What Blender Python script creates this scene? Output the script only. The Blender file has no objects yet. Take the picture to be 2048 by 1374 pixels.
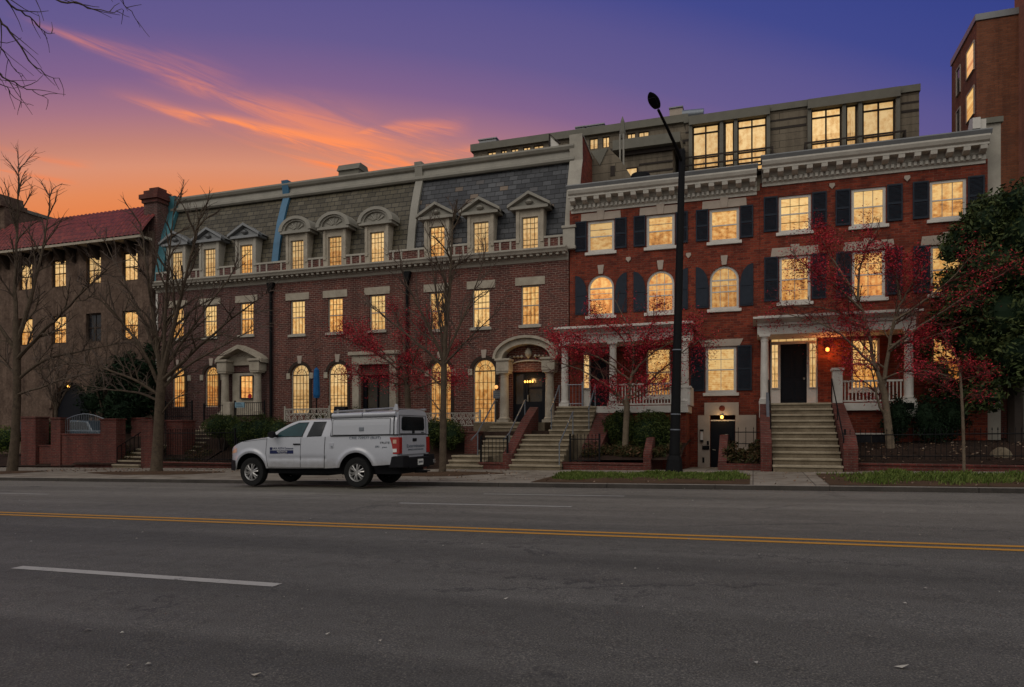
import bpy, bmesh, math, random
from mathutils import Vector, Matrix, noise
from mathutils.geometry import tessellate_polygon
R = math.radians
scene = bpy.context.scene
col = scene.collection

# ------------------------------------------------------------------ camera
PS = R(19.0); SN, CS = math.sin(PS), math.cos(PS); CH = 1.53; FPX = 1400.0
cam_d = bpy.data.cameras.new("camera"); cam = bpy.data.objects.new("camera", cam_d); col.objects.link(cam)
cam.location = (0, 0, CH); cam.rotation_euler = (R(90), 0, PS)
cam_d.sensor_width = 36.0; cam_d.lens = FPX / 2048 * 36.0; cam_d.shift_y = 173.0 / 2048
cam_d.clip_start = 0.1; cam_d.clip_end = 3000
scene.camera = cam
scene.view_settings.view_transform = 'Standard'
try: scene.view_settings.look = 'None'
except Exception: pass
scene.view_settings.exposure = 0.0; scene.view_settings.gamma = 1.0
scene.cycles.max_bounces = 5; scene.cycles.diffuse_bounces = 3; scene.cycles.glossy_bounces = 3
scene.cycles.transparent_max_bounces = 6; scene.cycles.caustics_reflective = False; scene.cycles.caustics_refractive = False
scene.cycles.sample_clamp_indirect = 3.0

def lin(r, g, b):
    f = lambda c: (c/255/12.92) if c/255 <= .04045 else ((c/255+.055)/1.055)**2.4
    return (f(r), f(g), f(b), 1)

# ------------------------------------------------------------------ node helpers
class NT:
    def __init__(s, tree): s.t = tree; s.n = tree.nodes; s.l = tree.links
    def node(s, typ, **kw):
        n = s.n.new(typ)
        for k, v in kw.items(): setattr(n, k, v)
        return n
    def put(s, sock, v):
        if isinstance(v, bpy.types.NodeSocket): s.l.new(v, sock)
        elif v is not None:
            try: sock.default_value = v
            except Exception: sock.default_value = (v, v, v)
    def m(s, op, a, b=None, c=None, clamp=False):
        n = s.node('ShaderNodeMath', operation=op, use_clamp=clamp)
        s.put(n.inputs[0], a)
        if b is not None: s.put(n.inputs[1], b)
        if c is not None: s.put(n.inputs[2], c)
        return n.outputs[0]
    def mix(s, f, a, b, mode='MIX'):
        n = s.node('ShaderNodeMix', data_type='RGBA', blend_type=mode)
        s.put(n.inputs[0], f); s.put(n.inputs[6], a); s.put(n.inputs[7], b)
        return n.outputs[2]
    def ramp(s, f, stops, interp='LINEAR'):
        n = s.node('ShaderNodeValToRGB'); n.color_ramp.interpolation = interp
        e = n.color_ramp.elements
        while len(e) > 1: e.remove(e[-1])
        e[0].position, e[0].color = stops[0]
        for p, c in stops[1:]:
            x = e.new(p); x.color = c
        s.put(n.inputs[0], f); return n.outputs[0]
    def noise(s, vec, scale, detail=4, rough=.55, dist=0):
        n = s.node('ShaderNodeTexNoise'); s.put(n.inputs['Vector'], vec)
        n.inputs['Scale'].default_value = scale; n.inputs['Detail'].default_value = detail
        n.inputs['Roughness'].default_value = rough; n.inputs['Distortion'].default_value = dist
        return n.outputs['Fac']
    def sep(s, v):
        n = s.node('ShaderNodeSeparateXYZ'); s.put(n.inputs[0], v); return n.outputs
    def comb(s, x, y, z):
        n = s.node('ShaderNodeCombineXYZ')
        for i, v in enumerate((x, y, z)): s.put(n.inputs[i], v)
        return n.outputs[0]
    def smooth(s, v, a, b):
        n = s.node('ShaderNodeMapRange', interpolation_type='SMOOTHSTEP')
        s.put(n.inputs[0], v); n.inputs[1].default_value = a; n.inputs[2].default_value = b
        n.inputs[3].default_value = 0; n.inputs[4].default_value = 1
        return n.outputs[0]

# ------------------------------------------------------------------ dusk sky: orange at the horizon, violet and blue above, pale overcast behind the street
world = bpy.data.worlds.new("World"); scene.world = world; world.use_nodes = True
w = NT(world.node_tree); w.n.clear()
d = w.node('ShaderNodeTexCoord').outputs['Generated']
dx, dy, dz = w.sep(d)
fwd = w.m('ADD', w.m('MULTIPLY', dx, -SN), w.m('MULTIPLY', dy, CS))
rgt = w.m('ADD', w.m('MULTIPLY', dx, CS), w.m('MULTIPLY', dy, SN))
az = w.m('MULTIPLY', w.m('ARCTAN2', rgt, fwd), 57.29578)
el = w.m('MULTIPLY', w.m('ARCSINE', dz), 57.29578)
off = w.m('MINIMUM', w.m('ABSOLUTE', w.m('ADD', az, 12.0)), 90.0)
v = w.m('ADD', el, w.m('MULTIPLY', w.m('MULTIPLY', off, off), .0055))
stops = [(-5, (200, 95, 40)), (12, (226, 112, 45)), (15.5, (231, 125, 60)), (18, (227, 138, 90)), (19.8, (217, 145, 116)), (21.2, (196, 132, 117)), (23.2, (166, 116, 132)),
         (25.5, (130, 99, 140)), (28.5, (102, 90, 142)), (31.5, (90, 84, 141)), (34.5, (66, 73, 140)), (39, (54, 66, 136)), (60, (50, 60, 120))]
base = w.ramp(w.m('DIVIDE', w.m('ADD', v, 5), 65.0), [((p + 5) / 65.0, lin(*c)) for p, c in stops])
pos = w.comb(w.m('MULTIPLY', az, .05), w.m('MULTIPLY', el, .26), 0)
warp = w.noise(pos, 1.3, 3, .5)
wisp = w.noise(w.comb(w.m('ADD', w.m('MULTIPLY', az, .07), w.m('MULTIPLY', el, .06)), w.m('ADD', w.m('MULTIPLY', el, .62), w.m('MULTIPLY', az, .1)), 3.1), 1.8, 7, .62, .6)
wisp2 = w.smooth(wisp, .36, .66)
cloud = None
for (p0, p1, wd, st) in [((-28, 22.6), (-2, 19.8), 1.3, 1.0), ((-20, 21.3), (-9, 19.7), .6, .9), ((-35, 25.9), (-21, 24.4), .8, .45), ((-24, 24.6), (-11, 21.8), 1.3, .5),
                         ((-14, 22.2), (-4, 23.3), .45, .6), ((-13, 21.3), (0, 22.0), .4, .6), ((-37, 18.2), (-31, 18.1), .25, .35), ((-37, 16.8), (-32, 16.7), .2, .4)]:
    ux, uy = p1[0]-p0[0], p1[1]-p0[1]; L = math.hypot(ux, uy); ux /= L; uy /= L
    ax = w.m('SUBTRACT', az, p0[0]); ay = w.m('SUBTRACT', el, p0[1])
    s_ = w.m('DIVIDE', w.m('ADD', w.m('MULTIPLY', ax, ux), w.m('MULTIPLY', ay, uy)), L)
    q = w.m('ADD', w.m('MULTIPLY', ax, -uy), w.m('MULTIPLY', ay, ux))
    q = w.m('ADD', q, w.m('ADD', w.m('MULTIPLY', w.m('SUBTRACT', warp, .5), 2.6), w.m('MULTIPLY', w.m('SUBTRACT', wisp, .5), 1.1)))
    q = w.m('DIVIDE', q, w.m('ADD', wd*.35, w.m('MULTIPLY', w.smooth(s_, -.1, .8), wd*.75)))
    g = w.m('POWER', 2.71828, w.m('MULTIPLY', w.m('MULTIPLY', q, q), -1.0))
    win = w.m('MULTIPLY', w.smooth(s_, -.12, .25), w.m('SUBTRACT', 1.0, w.smooth(s_, .78, 1.12)))
    k = w.m('MULTIPLY', w.m('MULTIPLY', g, win), st)
    cloud = k if cloud is None else w.m('MAXIMUM', cloud, k)
cl = w.m('MULTIPLY', cloud, w.m('ADD', .14, w.m('MULTIPLY', wisp2, 1.25)), clamp=True)
ccol = w.ramp(w.m('DIVIDE', w.m('SUBTRACT', el, 16), 14), [(0, lin(252, 128, 66)), (.45, lin(253, 146, 96)), (.8, lin(196, 120, 124)), (1, lin(170, 110, 130))])
front = w.mix(cl, base, ccol)
back = w.mix(w.smooth(dz, -.02, .5), (.40, .385, .36, 1), (.87, .85, .81, 1))
skyc = w.mix(w.smooth(w.m('MULTIPLY', fwd, -1.0), -.30, .30), front, back)
bg = w.node('ShaderNodeBackground'); w.put(bg.inputs[0], skyc); bg.inputs[1].default_value = 1.0
wo = w.node('ShaderNodeOutputWorld'); w.l.new(bg.outputs[0], wo.inputs[0])

sun_d = bpy.data.lights.new("sun", 'SUN'); sun = bpy.data.objects.new("sun", sun_d); col.objects.link(sun)
sun_d.energy = 0.5; sun_d.angle = R(25); sun_d.color = (1.0, .9, .8)
sun.rotation_euler = (R(48), 0, R(-28)); sun.location = (0, 0, 40)      # soft high light from behind the camera

# ------------------------------------------------------------------ projection on to real planes of the street
def F(px, py, Y):
    t = (px-1024)/FPX; D = Y/(CS+t*SN)
    return t*D*CS-D*SN, CH+(860-py)*D/FPX
def PX(px, Y): return F(px, 860, Y)[0]
def PZ(px, py, Y): return F(px, py, Y)[1]
def P(px, py, Y):
    x, z = F(px, py, Y); return Vector((x, Y, z))
GR = .0145
def interp(tab, v):
    if v <= tab[0][0]: return tab[0][1]
    for (a, b), (c, e) in zip(tab, tab[1:]):
        if v <= c: return b+(e-b)*(v-a)/(c-a)
    return tab[-1][1]
KERB = 19.0
def road_z(x, y): return GR*x+interp([(-3, -.08), (3, 0), (10, .07), (16.4, .09), (18.2, .06), (19, -.07)], y)
def walk_z(x, y): return GR*x+.105+(y-KERB)*.0105
def G(px, py):
    t = (px-1024)/FPX; D = 10
    for i in range(40):
        x, y = t*D*CS-D*SN, t*D*SN+D*CS
        D = .5*D+.5*(CH-road_z(x, y))*FPX/(py-860)
    return x, y

# ------------------------------------------------------------------ mesh builder
class MB:
    def __init__(s): s.v = []; s.f = []
    def add(s, vs, fs):
        o = len(s.v); s.v += [tuple(p) for p in vs]; s.f += [tuple(i+o for i in f) for f in fs]; return s
    def box(s, x0, x1, y0, y1, z0, z1):
        return s.add([(x0,y0,z0),(x1,y0,z0),(x1,y1,z0),(x0,y1,z0),(x0,y0,z1),(x1,y0,z1),(x1,y1,z1),(x0,y1,z1)],
                     [(0,3,2,1),(4,5,6,7),(0,1,5,4),(1,2,6,5),(2,3,7,6),(3,0,4,7)])
    def obox(s, c, ax, ay, az_):
        c, ax, ay, az_ = map(Vector, (c, ax, ay, az_))
        vs = [c+i*ax+j*ay+k*az_ for k in (-1, 1) for (i, j) in ((-1,-1),(1,-1),(1,1),(-1,1))]
        return s.add(vs, [(0,3,2,1),(4,5,6,7),(0,1,5,4),(1,2,6,5),(2,3,7,6),(3,0,4,7)])
    def prism(s, pts, fn0, fn1):
        n = len(pts); tri = tessellate_polygon([[Vector((a, b, 0)) for a, b in pts]])
        vs = [fn0(a, b) for a, b in pts]+[fn1(a, b) for a, b in pts]
        fs = [tuple(t) for t in tri]+[tuple(n+i for i in reversed(t)) for t in tri]+[(i, (i+1) % n, n+(i+1) % n, n+i) for i in range(n)]
        return s.add(vs, fs)
    def pxz(s, pts, y0, y1): return s.prism(pts, lambda a, b: (a, y0, b), lambda a, b: (a, y1, b))
    def pyz(s, pts, x0, x1): return s.prism(pts, lambda a, b: (x0, a, b), lambda a, b: (x1, a, b))
    def pxy(s, pts, z0, z1): return s.prism(pts, lambda a, b: (a, b, z0), lambda a, b: (a, b, z1))
    def ring(s, outer, inner, y0, y1, closed=True):
        n = len(outer); vs = []
        for pts in (outer, inner):
            for y in (y0, y1): vs += [(a, y, b) for a, b in pts]
        fs = []
        for i in range(n if closed else n-1):
            j = (i+1) % n
            fs += [(i, j, 2*n+j, 2*n+i), (2*n+i, 2*n+j, 3*n+j, 3*n+i), (n+j, n+i, 3*n+i, 3*n+j), (n+i, n+j, j, i)]
        if not closed: fs += [(0, 2*n, 3*n, n), (n-1, 2*n-1, 4*n-1, 3*n-1)]
        return s.add(vs, fs)
    def wall(s, outer, holes, yf, depth=.2):
        loops = [outer]+holes; allp = [p for l in loops for p in l]
        tri = tessellate_polygon([[Vector((a, b, 0)) for a, b in l] for l in loops])
        s.add([(a, yf, b) for a, b in allp], [tuple(t) for t in tri])
        for h in holes:
            n = len(h)
            s.add([(a, yf, b) for a, b in h]+[(a, yf+depth, b) for a, b in h], [(i, (i+1) % n, n+(i+1) % n, n+i) for i in range(n)])
        return s
    def tube(s, pts, radii, n=6, cap=True):
        pts = [Vector(p) for p in pts]; m = len(pts)
        if not hasattr(radii, '__len__'): radii = [radii]*m
        t = (pts[1]-pts[0]).normalized(); u = t.orthogonal().normalized(); vs = []
        for i, p in enumerate(pts):
            if 0 < i: t = (pts[min(i+1, m-1)]-pts[i-1]).normalized()
            u = (u-t*u.dot(t));
            u = u.normalized() if u.length > 1e-6 else t.orthogonal().normalized()
            b = t.cross(u)
            for k in range(n):
                a = 2*math.pi*k/n; vs.append(p+(u*math.cos(a)+b*math.sin(a))*radii[i])
        fs = [(i*n+k, i*n+(k+1) % n, (i+1)*n+(k+1) % n, (i+1)*n+k) for i in range(m-1) for k in range(n)]
        if cap: fs += [tuple(range(n-1, -1, -1)), tuple((m-1)*n+k for k in range(n))]
        return s.add(vs, fs)
    def lathe(s, cx, cy, prof, n=16):
        return s.tube([(cx, cy, z+i*1e-5) for i, (r, z) in enumerate(prof)], [r for r, z in prof], n)
    def grid(s, fn, nu, nv, wrap=False):
        vs = [fn(i, j) for i in range(nu) for j in range(nv)]
        fs = [(i*nv+j, ((i+1) % nu)*nv+j, ((i+1) % nu)*nv+j+1, i*nv+j+1) for i in range(nu if wrap else nu-1) for j in range(nv-1)]
        return s.add(vs, fs)
    def build(s, name, mat, parent=None, smooth=False, world=True, bevel=0, normals=True):
        me = bpy.data.meshes.new(name); me.from_pydata(s.v, [], s.f); me.update()
        if normals:
            bm = bmesh.new(); bm.from_mesh(me); bmesh.ops.recalc_face_normals(bm, faces=bm.faces); bm.to_mesh(me); bm.free()
        if mat: me.materials.append(mat)
        o = bpy.data.objects.new(name, me); col.objects.link(o)
        if parent:
            o.parent = parent
            if world and parent.parent is None: o.matrix_parent_inverse = Matrix.Translation(-root_pos(parent))
        if smooth:
            me.polygons.foreach_set('use_smooth', [True]*len(me.polygons))
            if smooth != 'all': me.set_sharp_from_angle(angle=R(smooth if smooth is not True else 40))
        if bevel:
            b = o.modifiers.new('bevel', 'BEVEL'); b.width = bevel; b.segments = 2; b.limit_method = 'ANGLE'; b.angle_limit = R(50)
        return o
def root_pos(o):
    while o.parent: o = o.parent
    return Vector(o.location)
def thing(name, label, cat, loc=(0, 0, 0), group=None):
    o = bpy.data.objects.new(name, None); col.objects.link(o); o.location = loc; o.empty_display_size = .3
    o['label'] = label; o['category'] = cat
    if group: o['group'] = group
    return o
def tag(o, label, cat, group=None, kind=None):
    if label: o['label'] = label
    if cat: o['category'] = cat
    if group: o['group'] = group
    if kind: o['kind'] = kind
    return o
def struct(o): o['kind'] = 'structure'; return o
def tree_copy(o, parent=None):
    c = o.copy(); col.objects.link(c)
    if parent: c.parent = parent
    for ch in [x for x in list(bpy.data.objects) if x.parent == o]: tree_copy(ch, c)
    return c

# ------------------------------------------------------------------ materials
def newmat(name, rough=.8, spec=.3):
    m = bpy.data.materials.new(name); m.use_nodes = True; t = NT(m.node_tree)
    b = t.n['Principled BSDF']; b.inputs['Roughness'].default_value = rough; b.inputs['Specular IOR Level'].default_value = spec
    return m, t, b
def bump(t, b, h, strength=.3, dist=.02):
    n = t.node('ShaderNodeBump'); n.inputs['Strength'].default_value = strength; n.inputs['Distance'].default_value = dist
    t.put(n.inputs['Height'], h); t.l.new(n.outputs[0], b.inputs['Normal'])
def obco(t): return t.node('ShaderNodeTexCoord').outputs['Object']
def M_plain(name, c, rough=.7, var=.25, scale=3, spec=.2, metal=0, bumps=0, c2=None, fine=40):
    m, t, b = newmat(name, rough, spec); o = obco(t)
    n = t.m('ADD', t.m('MULTIPLY', t.noise(o, scale, 6, .65), .7), t.m('MULTIPLY', t.noise(o, fine, 3), .3))
    c2 = c2 or tuple(x*(1-var) for x in c)
    t.put(b.inputs['Base Color'], t.ramp(n, [(.3, (*c2[:3], 1)), (.7, (*c[:3], 1))]))
    b.inputs['Metallic'].default_value = metal
    t.put(b.inputs['Roughness'], t.m('ADD', rough-.08, t.m('MULTIPLY', n, .16)))
    if bumps: bump(t, b, t.noise(o, fine, 5), bumps, .01)
    return m
def M_brick(name, c1, c2, mortar, bw=.24, bh=.085, ms=.012, bumpv=.5, stain=(.05, .04, .035), stain_amt=.35, warp=.0, rough=.85, spec=.25):
    m, t, b = newmat(name, rough, spec); o = obco(t); x, y, z = t.sep(o)
    u = t.m('ADD', x, y)
    if warp:
        u = t.m('ADD', u, t.m('MULTIPLY', t.m('SUBTRACT', t.noise(o, 2.2, 3), .5), warp))
        z = t.m('ADD', z, t.m('MULTIPLY', t.m('SUBTRACT', t.noise(t.comb(t.m('ADD', x, 40), y, z), 2.2, 3), .5), warp))
    br = t.node('ShaderNodeTexBrick'); t.put(br.inputs['Vector'], t.comb(u, z, 0))
    br.inputs['Scale'].default_value = 1; br.inputs['Brick Width'].default_value = bw; br.inputs['Row Height'].default_value = bh
    br.inputs['Mortar Size'].default_value = ms; br.inputs['Mortar Smooth'].default_value = .3; br.inputs['Bias'].default_value = -.1
    br.inputs['Color1'].default_value = (*c1, 1); br.inputs['Color2'].default_value = (*c2, 1)
    n = t.noise(o, 1.1, 6, .65); n2 = t.noise(o, 9, 4, .6)
    mc = t.mix(t.smooth(n2, .42, .68), (*[q*.45 for q in mortar], 1), (*mortar, 1)); t.put(br.inputs['Mortar'], mc)
    cc = t.mix(t.m('MULTIPLY', t.smooth(n, .45, .75), stain_amt), br.outputs['Color'], (*stain, 1))
    cc = t.mix(t.m('MULTIPLY', t.smooth(n2, .3, .7), .35), cc, t.mix(1, cc, (.6, .6, .6, 1), 'MULTIPLY'))
    stk = t.smooth(t.noise(t.comb(t.m('MULTIPLY', t.m('ADD', x, y), 2.6), 3.3, t.m('MULTIPLY', z, .22)), 1.0, 5, .65), .42, .66)
    cc = t.mix(t.m('MULTIPLY', stk, .45), cc, t.mix(1, cc, (.42, .40, .40, 1), 'MULTIPLY'))
    t.put(b.inputs['Base Color'], cc)
    bump(t, b, t.m('ADD', t.m('MULTIPLY', br.outputs['Fac'], -1), t.m('MULTIPLY', n2, .4)), bumpv, .02)
    return m
def M_slate(name, c1, c2, c3, bw=.36, bh=.2, odd=None):
    m, t, b = newmat(name, .6, .35); o = obco(t); x, y, z = t.sep(o)
    br = t.node('ShaderNodeTexBrick'); t.put(br.inputs['Vector'], t.comb(t.m('ADD', x, t.m('MULTIPLY', y, .01)), z, 0))
    br.inputs['Scale'].default_value = 1; br.inputs['Brick Width'].default_value = bw; br.inputs['Row Height'].default_value = bh
    br.inputs['Mortar Size'].default_value = .014; br.inputs['Mortar Smooth'].default_value = .1; br.inputs['Bias'].default_value = 0
    br.inputs['Color1'].default_value = (0, 0, 0, 1); br.inputs['Color2'].default_value = (1, 1, 1, 1); br.inputs['Mortar'].default_value = (0, 0, 0, 1)
    n = t.noise(o, .9, 5, .7)
    st = [(0, (*c1, 1)), (.5, (*c2, 1)), (.93, (*c3, 1))]
    if odd: st += [(.96, (*odd, 1))]
    cc = t.ramp(br.outputs['Color'], st)
    cc = t.mix(t.smooth(n, .35, .75), t.mix(1, cc, (.62, .62, .64, 1), 'MULTIPLY'), cc)
    cc = t.mix(br.outputs['Fac'], cc, (.008, .008, .008, 1))
    t.put(b.inputs['Base Color'], cc)
    saw = t.m('FRACT', t.m('DIVIDE', z, bh))
    bump(t, b, t.m('ADD', t.m('SUBTRACT', t.m('MULTIPLY', saw, -.8), br.outputs['Fac']), t.m('MULTIPLY', t.noise(o, 14, 4), .5)), .8, .03)
    return m
def M_pane(name, lo, hi, strength=1.0, kind='curtain'):
    m, t, b = newmat(name, .12, .5); g = t.node('ShaderNodeTexCoord').outputs['Generated']; x, y, z = t.sep(g)
    rnd = t.node('ShaderNodeObjectInfo').outputs['Random']; o = obco(t)
    if kind == 'curtain':
        wv = t.m('SINE', t.m('ADD', t.m('MULTIPLY', x, t.m('ADD', 14, t.m('MULTIPLY', rnd, 22))), t.m('MULTIPLY', t.noise(t.comb(x, t.m('MULTIPLY', z, .25), rnd), 5, 2), 9)))
        a = t.m('ADD', .42, t.m('MULTIPLY', wv, .10))
    else:
        a = t.m('ADD', .62, t.m('MULTIPLY', t.m('SINE', t.m('MULTIPLY', z, 160)), .14))
    a = t.m('ADD', a, t.m('MULTIPLY', t.m('SUBTRACT', t.noise(t.comb(x, t.m('MULTIPLY', z, 1.6), t.m('MULTIPLY', rnd, 37)), 5.5, 6, .68), .5), 2.1))
    shade = t.m('MULTIPLY', t.m('GREATER_THAN', z, t.m('ADD', .44, t.m('MULTIPLY', rnd, .12))), .26)     # a roller blind drawn part way down
    a = t.m('ADD', a, shade, clamp=True)
    c = t.ramp(a, [(0, (*[q*.35 for q in lo], 1)), (.35, (*lo, 1)), (.9, (*hi, 1))])
    b.inputs['Base Color'].default_value = (.02, .02, .02, 1)
    t.put(b.inputs['Emission Color'], c)
    t.put(b.inputs['Emission Strength'], t.m('MULTIPLY', strength, t.m('ADD', .68, t.m('MULTIPLY', t.m('FRACT', t.m('MULTIPLY', rnd, 7.3)), .42))))
    return m
def M_leaf(name, cols, rough=.7, spec=.1, trans=.25):
    m, t, b = newmat(name, rough, spec)
    rn = t.node('ShaderNodeNewGeometry').outputs['Random Per Island']
    n = t.noise(obco(t), .9, 4, .6)
    f = t.m('ADD', t.m('MULTIPLY', rn, .75), t.m('MULTIPLY', t.m('SUBTRACT', n, .35), .7), clamp=True)
    t.put(b.inputs['Base Color'], t.ramp(f, [(i/(len(cols)-1), (*c, 1)) for i, c in enumerate(cols)]))
    b.inputs['Subsurface Weight'].default_value = 0
    return m
def M_emit(name, c, s):
    m, t, b = newmat(name); b.inputs['Base Color'].default_value = (*c, 1); b.inputs['Emission Color'].default_value = (*c, 1); b.inputs['Emission Strength'].default_value = s
    return m
def M_glass(name, c, rough=.06):
    m, t, b = newmat(name, rough, .25); o = obco(t)
    t.put(b.inputs['Base Color'], t.ramp(t.noise(o, 2.5, 3), [(.35, (*[q*.5 for q in c], 1)), (.7, (*c, 1))]))
    return m

MAT = {}
MAT['brickM'] = M_brick('purple_brick', (.155, .046, .034), (.078, .028, .024), (.40, .285, .23), .27, .098, .012, .6, warp=.16)
MAT['brickM1'] = M_brick('brown_brick', (.125, .047, .040), (.072, .034, .031), (.30, .225, .195), .25, .09, .012, .5, warp=.10)
MAT['brickR'] = M_brick('red_brick', (.245, .042, .019), (.105, .017, .010), (.26, .12, .08), .26, .095, .009, .5, warp=.05, stain=(.06, .012, .008), stain_amt=.55)
MAT['brickW'] = M_brick('garden_brick', (.14, .032, .024), (.085, .022, .018), (.19, .12, .095), .22, .08, .010, .5)
MAT['brickT'] = M_brick('tower_brick', (.225, .078, .038), (.16, .054, .027), (.22, .12, .08), .3, .1, .010, .3)
m, t, b = newmat('brown_stucco', .95, .1); o_ = obco(t); x_, y_, z_ = t.sep(o_)
n_ = t.noise(o_, 1.3, 7, .7); n2_ = t.noise(o_, 6.0, 5, .7); st_ = t.noise(t.comb(t.m('MULTIPLY', x_, 2.2), y_, t.m('MULTIPLY', z_, .25)), 1.2, 5, .65)
f_ = t.m('ADD', t.m('MULTIPLY', n_, .4), t.m('ADD', t.m('MULTIPLY', n2_, .35), t.m('MULTIPLY', st_, .25)))
t.put(b.inputs['Base Color'], t.ramp(f_, [(.37, (.042, .027, .021, 1)), (.5, (.108, .073, .055, 1)), (.62, (.18, .125, .095, 1))])); bump(t, b, n2_, .8, .03)  # stucco blotches and streaks, with mottled twig shadows painted into the contrast
MAT['stucco'] = m
MAT['cream'] = M_plain('weathered_cream_paint', (.40, .37, .31), .75, .3, 2.0, .3, bumps=.15, c2=(.26, .235, .2))
MAT['creamR'] = M_plain('cornice_paint', (.54, .51, .45), .7, .3, 2.0, .25, bumps=.1, c2=(.38, .355, .31))
MAT['stone'] = M_plain('carved_limestone', (.45, .40, .32), .85, .4, 2.5, .2, bumps=.5, c2=(.24, .205, .16), fine=30)
MAT['pinkstone'] = M_plain('pale_stone', (.42, .35, .29), .85, .25, 2.5, .2, bumps=.3)
MAT['white'] = M_plain('porch_white_paint', (.62, .59, .54), .6, .2, 2, .35, bumps=.1, c2=(.44, .41, .37))
MAT['frame'] = M_plain('window_frame_paint', (.36, .33, .29), .6, .2, 4)
MAT['darkframe'] = M_plain('dark_window_frame', (.045, .032, .025), .7, .3, 4, .1)
MAT['leadbar'] = M_plain('muntin_dark', (.12, .085, .05), .6, .2, 4)
MAT['shutter'] = M_plain('slate_blue_shutter', (.030, .037, .050), .7, .3, 5, .08)
MAT['slateA'] = M_slate('olive_slate', (.066, .053, .029), (.098, .080, .046), (.125, .105, .068), .42, .25)
MAT['slateB'] = M_slate('blue_slate', (.032, .034, .04), (.052, .054, .06), (.085, .088, .095), .42, .24, odd=(.17, .125, .09))
MAT['bluemetal'] = M_plain('blue_flashing', (.045, .155, .27), .5, .35, 2, .4)
MAT['tealmetal'] = M_plain('teal_flashing', (.06, .20, .24), .6, .45, 1.5, .3)
MAT['zinc'] = M_plain('cream_zinc', (.30, .28, .235), .6, .35, 1.6, .4, bumps=.2)
MAT['zincgrey'] = M_plain('grey_gutter', (.22, .225, .23), .45, .3, 2, .5, metal=.3)
MAT['iron'] = M_plain('black_iron', (.009, .009, .010), .65, .3, 8, .1)
MAT['steelrail'] = M_plain('grey_steel_rail', (.2, .22, .25), .4, .3, 6, .5, metal=.5)
MAT['step'] = M_plain('weathered_step', (.235, .19, .13), .88, .5, 2.2, .15, bumps=.4, c2=(.085, .064, .042), fine=22)
MAT['tread'] = M_plain('pale_tread', (.36, .305, .22), .85, .4, 2.2, .2, bumps=.3, c2=(.17, .135, .09), fine=22)  # treads get a paler colour than the risers
MAT['concrete'] = M_plain('pavement', (.19, .165, .135), .9, .35, 1.3, .2, bumps=.3, c2=(.115, .098, .08), fine=30)
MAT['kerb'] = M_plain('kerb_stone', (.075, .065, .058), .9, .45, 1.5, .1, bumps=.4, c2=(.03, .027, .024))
MAT['blackdoor'] = M_plain('black_door', (.008, .009, .013), .5, .3, 4, .1)
MAT['beige'] = M_brick('beige_panel', (.20, .165, .12), (.18, .148, .108), (.10, .082, .06), 3.0, .42, .014, .3, stain_amt=.2)
MAT['beigetrim'] = M_plain('greenish_coping', (.175, .165, .135), .7, .3, 2)
MAT['darkbrown'] = M_plain('dark_brown_metal', (.035, .025, .02), .6, .3, 4)
MAT['soil'] = M_plain('garden_soil', (.042, .025, .018), .95, .5, 2.5, .1, bumps=.8, c2=(.014, .009, .007), fine=26)
MAT['treepit'] = M_plain('tree_pit_mulch', (.10, .06, .035), .95, .5, 2.5, .1, bumps=.8, c2=(.045, .028, .018), fine=26)
MAT['bark'] = M_plain('grey_brown_bark', (.108, .08, .056), .9, .5, 6, .1, bumps=.9, c2=(.042, .031, .023), fine=24)
MAT['barkpale'] = M_plain('pale_smooth_bark', (.17, .13, .09), .85, .45, 5, .15, bumps=.5, c2=(.08, .06, .042), fine=20)
MAT['twig'] = M_plain('twig_bark', (.115, .085, .068), .9, .4, 3, .15)
MAT['redtwig'] = M_plain('reddish_twig', (.10, .035, .03), .9, .4, 3, .15)
MAT['redleaf'] = M_leaf('crimson_leaf', [(.08, .008, .014), (.26, .016, .032), (.46, .028, .045), (.64, .065, .06)])
MAT['greenleaf'] = M_leaf('evergreen_leaf', [(.008, .013, .006), (.028, .044, .016), (.06, .082, .026), (.12, .13, .045)], .6, .15)
MAT['hedgeleaf'] = M_leaf('hedge_leaf', [(.010, .016, .005), (.028, .042, .011), (.052, .068, .017), (.082, .094, .028)])
MAT['coniferleaf'] = M_leaf('conifer_leaf', [(.004, .010, .005), (.01, .022, .010), (.02, .036, .016)])
MAT['grass'] = M_leaf('grass_blade', [(.03, .045, .008), (.065, .095, .018), (.10, .135, .028), (.15, .15, .05)])
MAT['ivyleaf'] = M_leaf('bed_leaf', [(.01, .014, .006), (.03, .035, .012), (.07, .045, .02), (.11, .05, .03)])
MAT['deadleaf'] = M_leaf('dead_leaf', [(.09, .05, .03), (.16, .10, .06), (.26, .2, .15), (.12, .04, .03)])
MAT['litter'] = M_leaf('pale_scrap', [(.2, .18, .15), (.4, .38, .34), (.3, .26, .2)])
WARM_LO, WARM_HI = (.66, .26, .045), (1.0, .61, .21)
MAT['pane'] = M_pane('lit_curtained_pane', WARM_LO, WARM_HI, .88)
MAT['paneB'] = M_pane('lit_blind_pane', (.70, .31, .065), (1.0, .65, .25), .86, 'blind')
MAT['paneO'] = M_pane('lit_amber_pane', (.75, .26, .05), (1.0, .56, .17), .9)
MAT['paneC'] = M_pane('lit_pale_pane', (.76, .41, .13), (1.0, .67, .29), .86)
MAT['panedark'] = M_glass('dark_glass', (.03, .03, .035))
MAT['lamp'] = M_emit('lamp_glow', (1.0, .50, .10), 2.6)
MAT['lampred'] = M_emit('porch_lamp_glow', (1.0, .25, .05), 2.6)
MAT['lampsoft'] = M_emit('soft_lamp', (1.0, .45, .14), 1.1)
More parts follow.
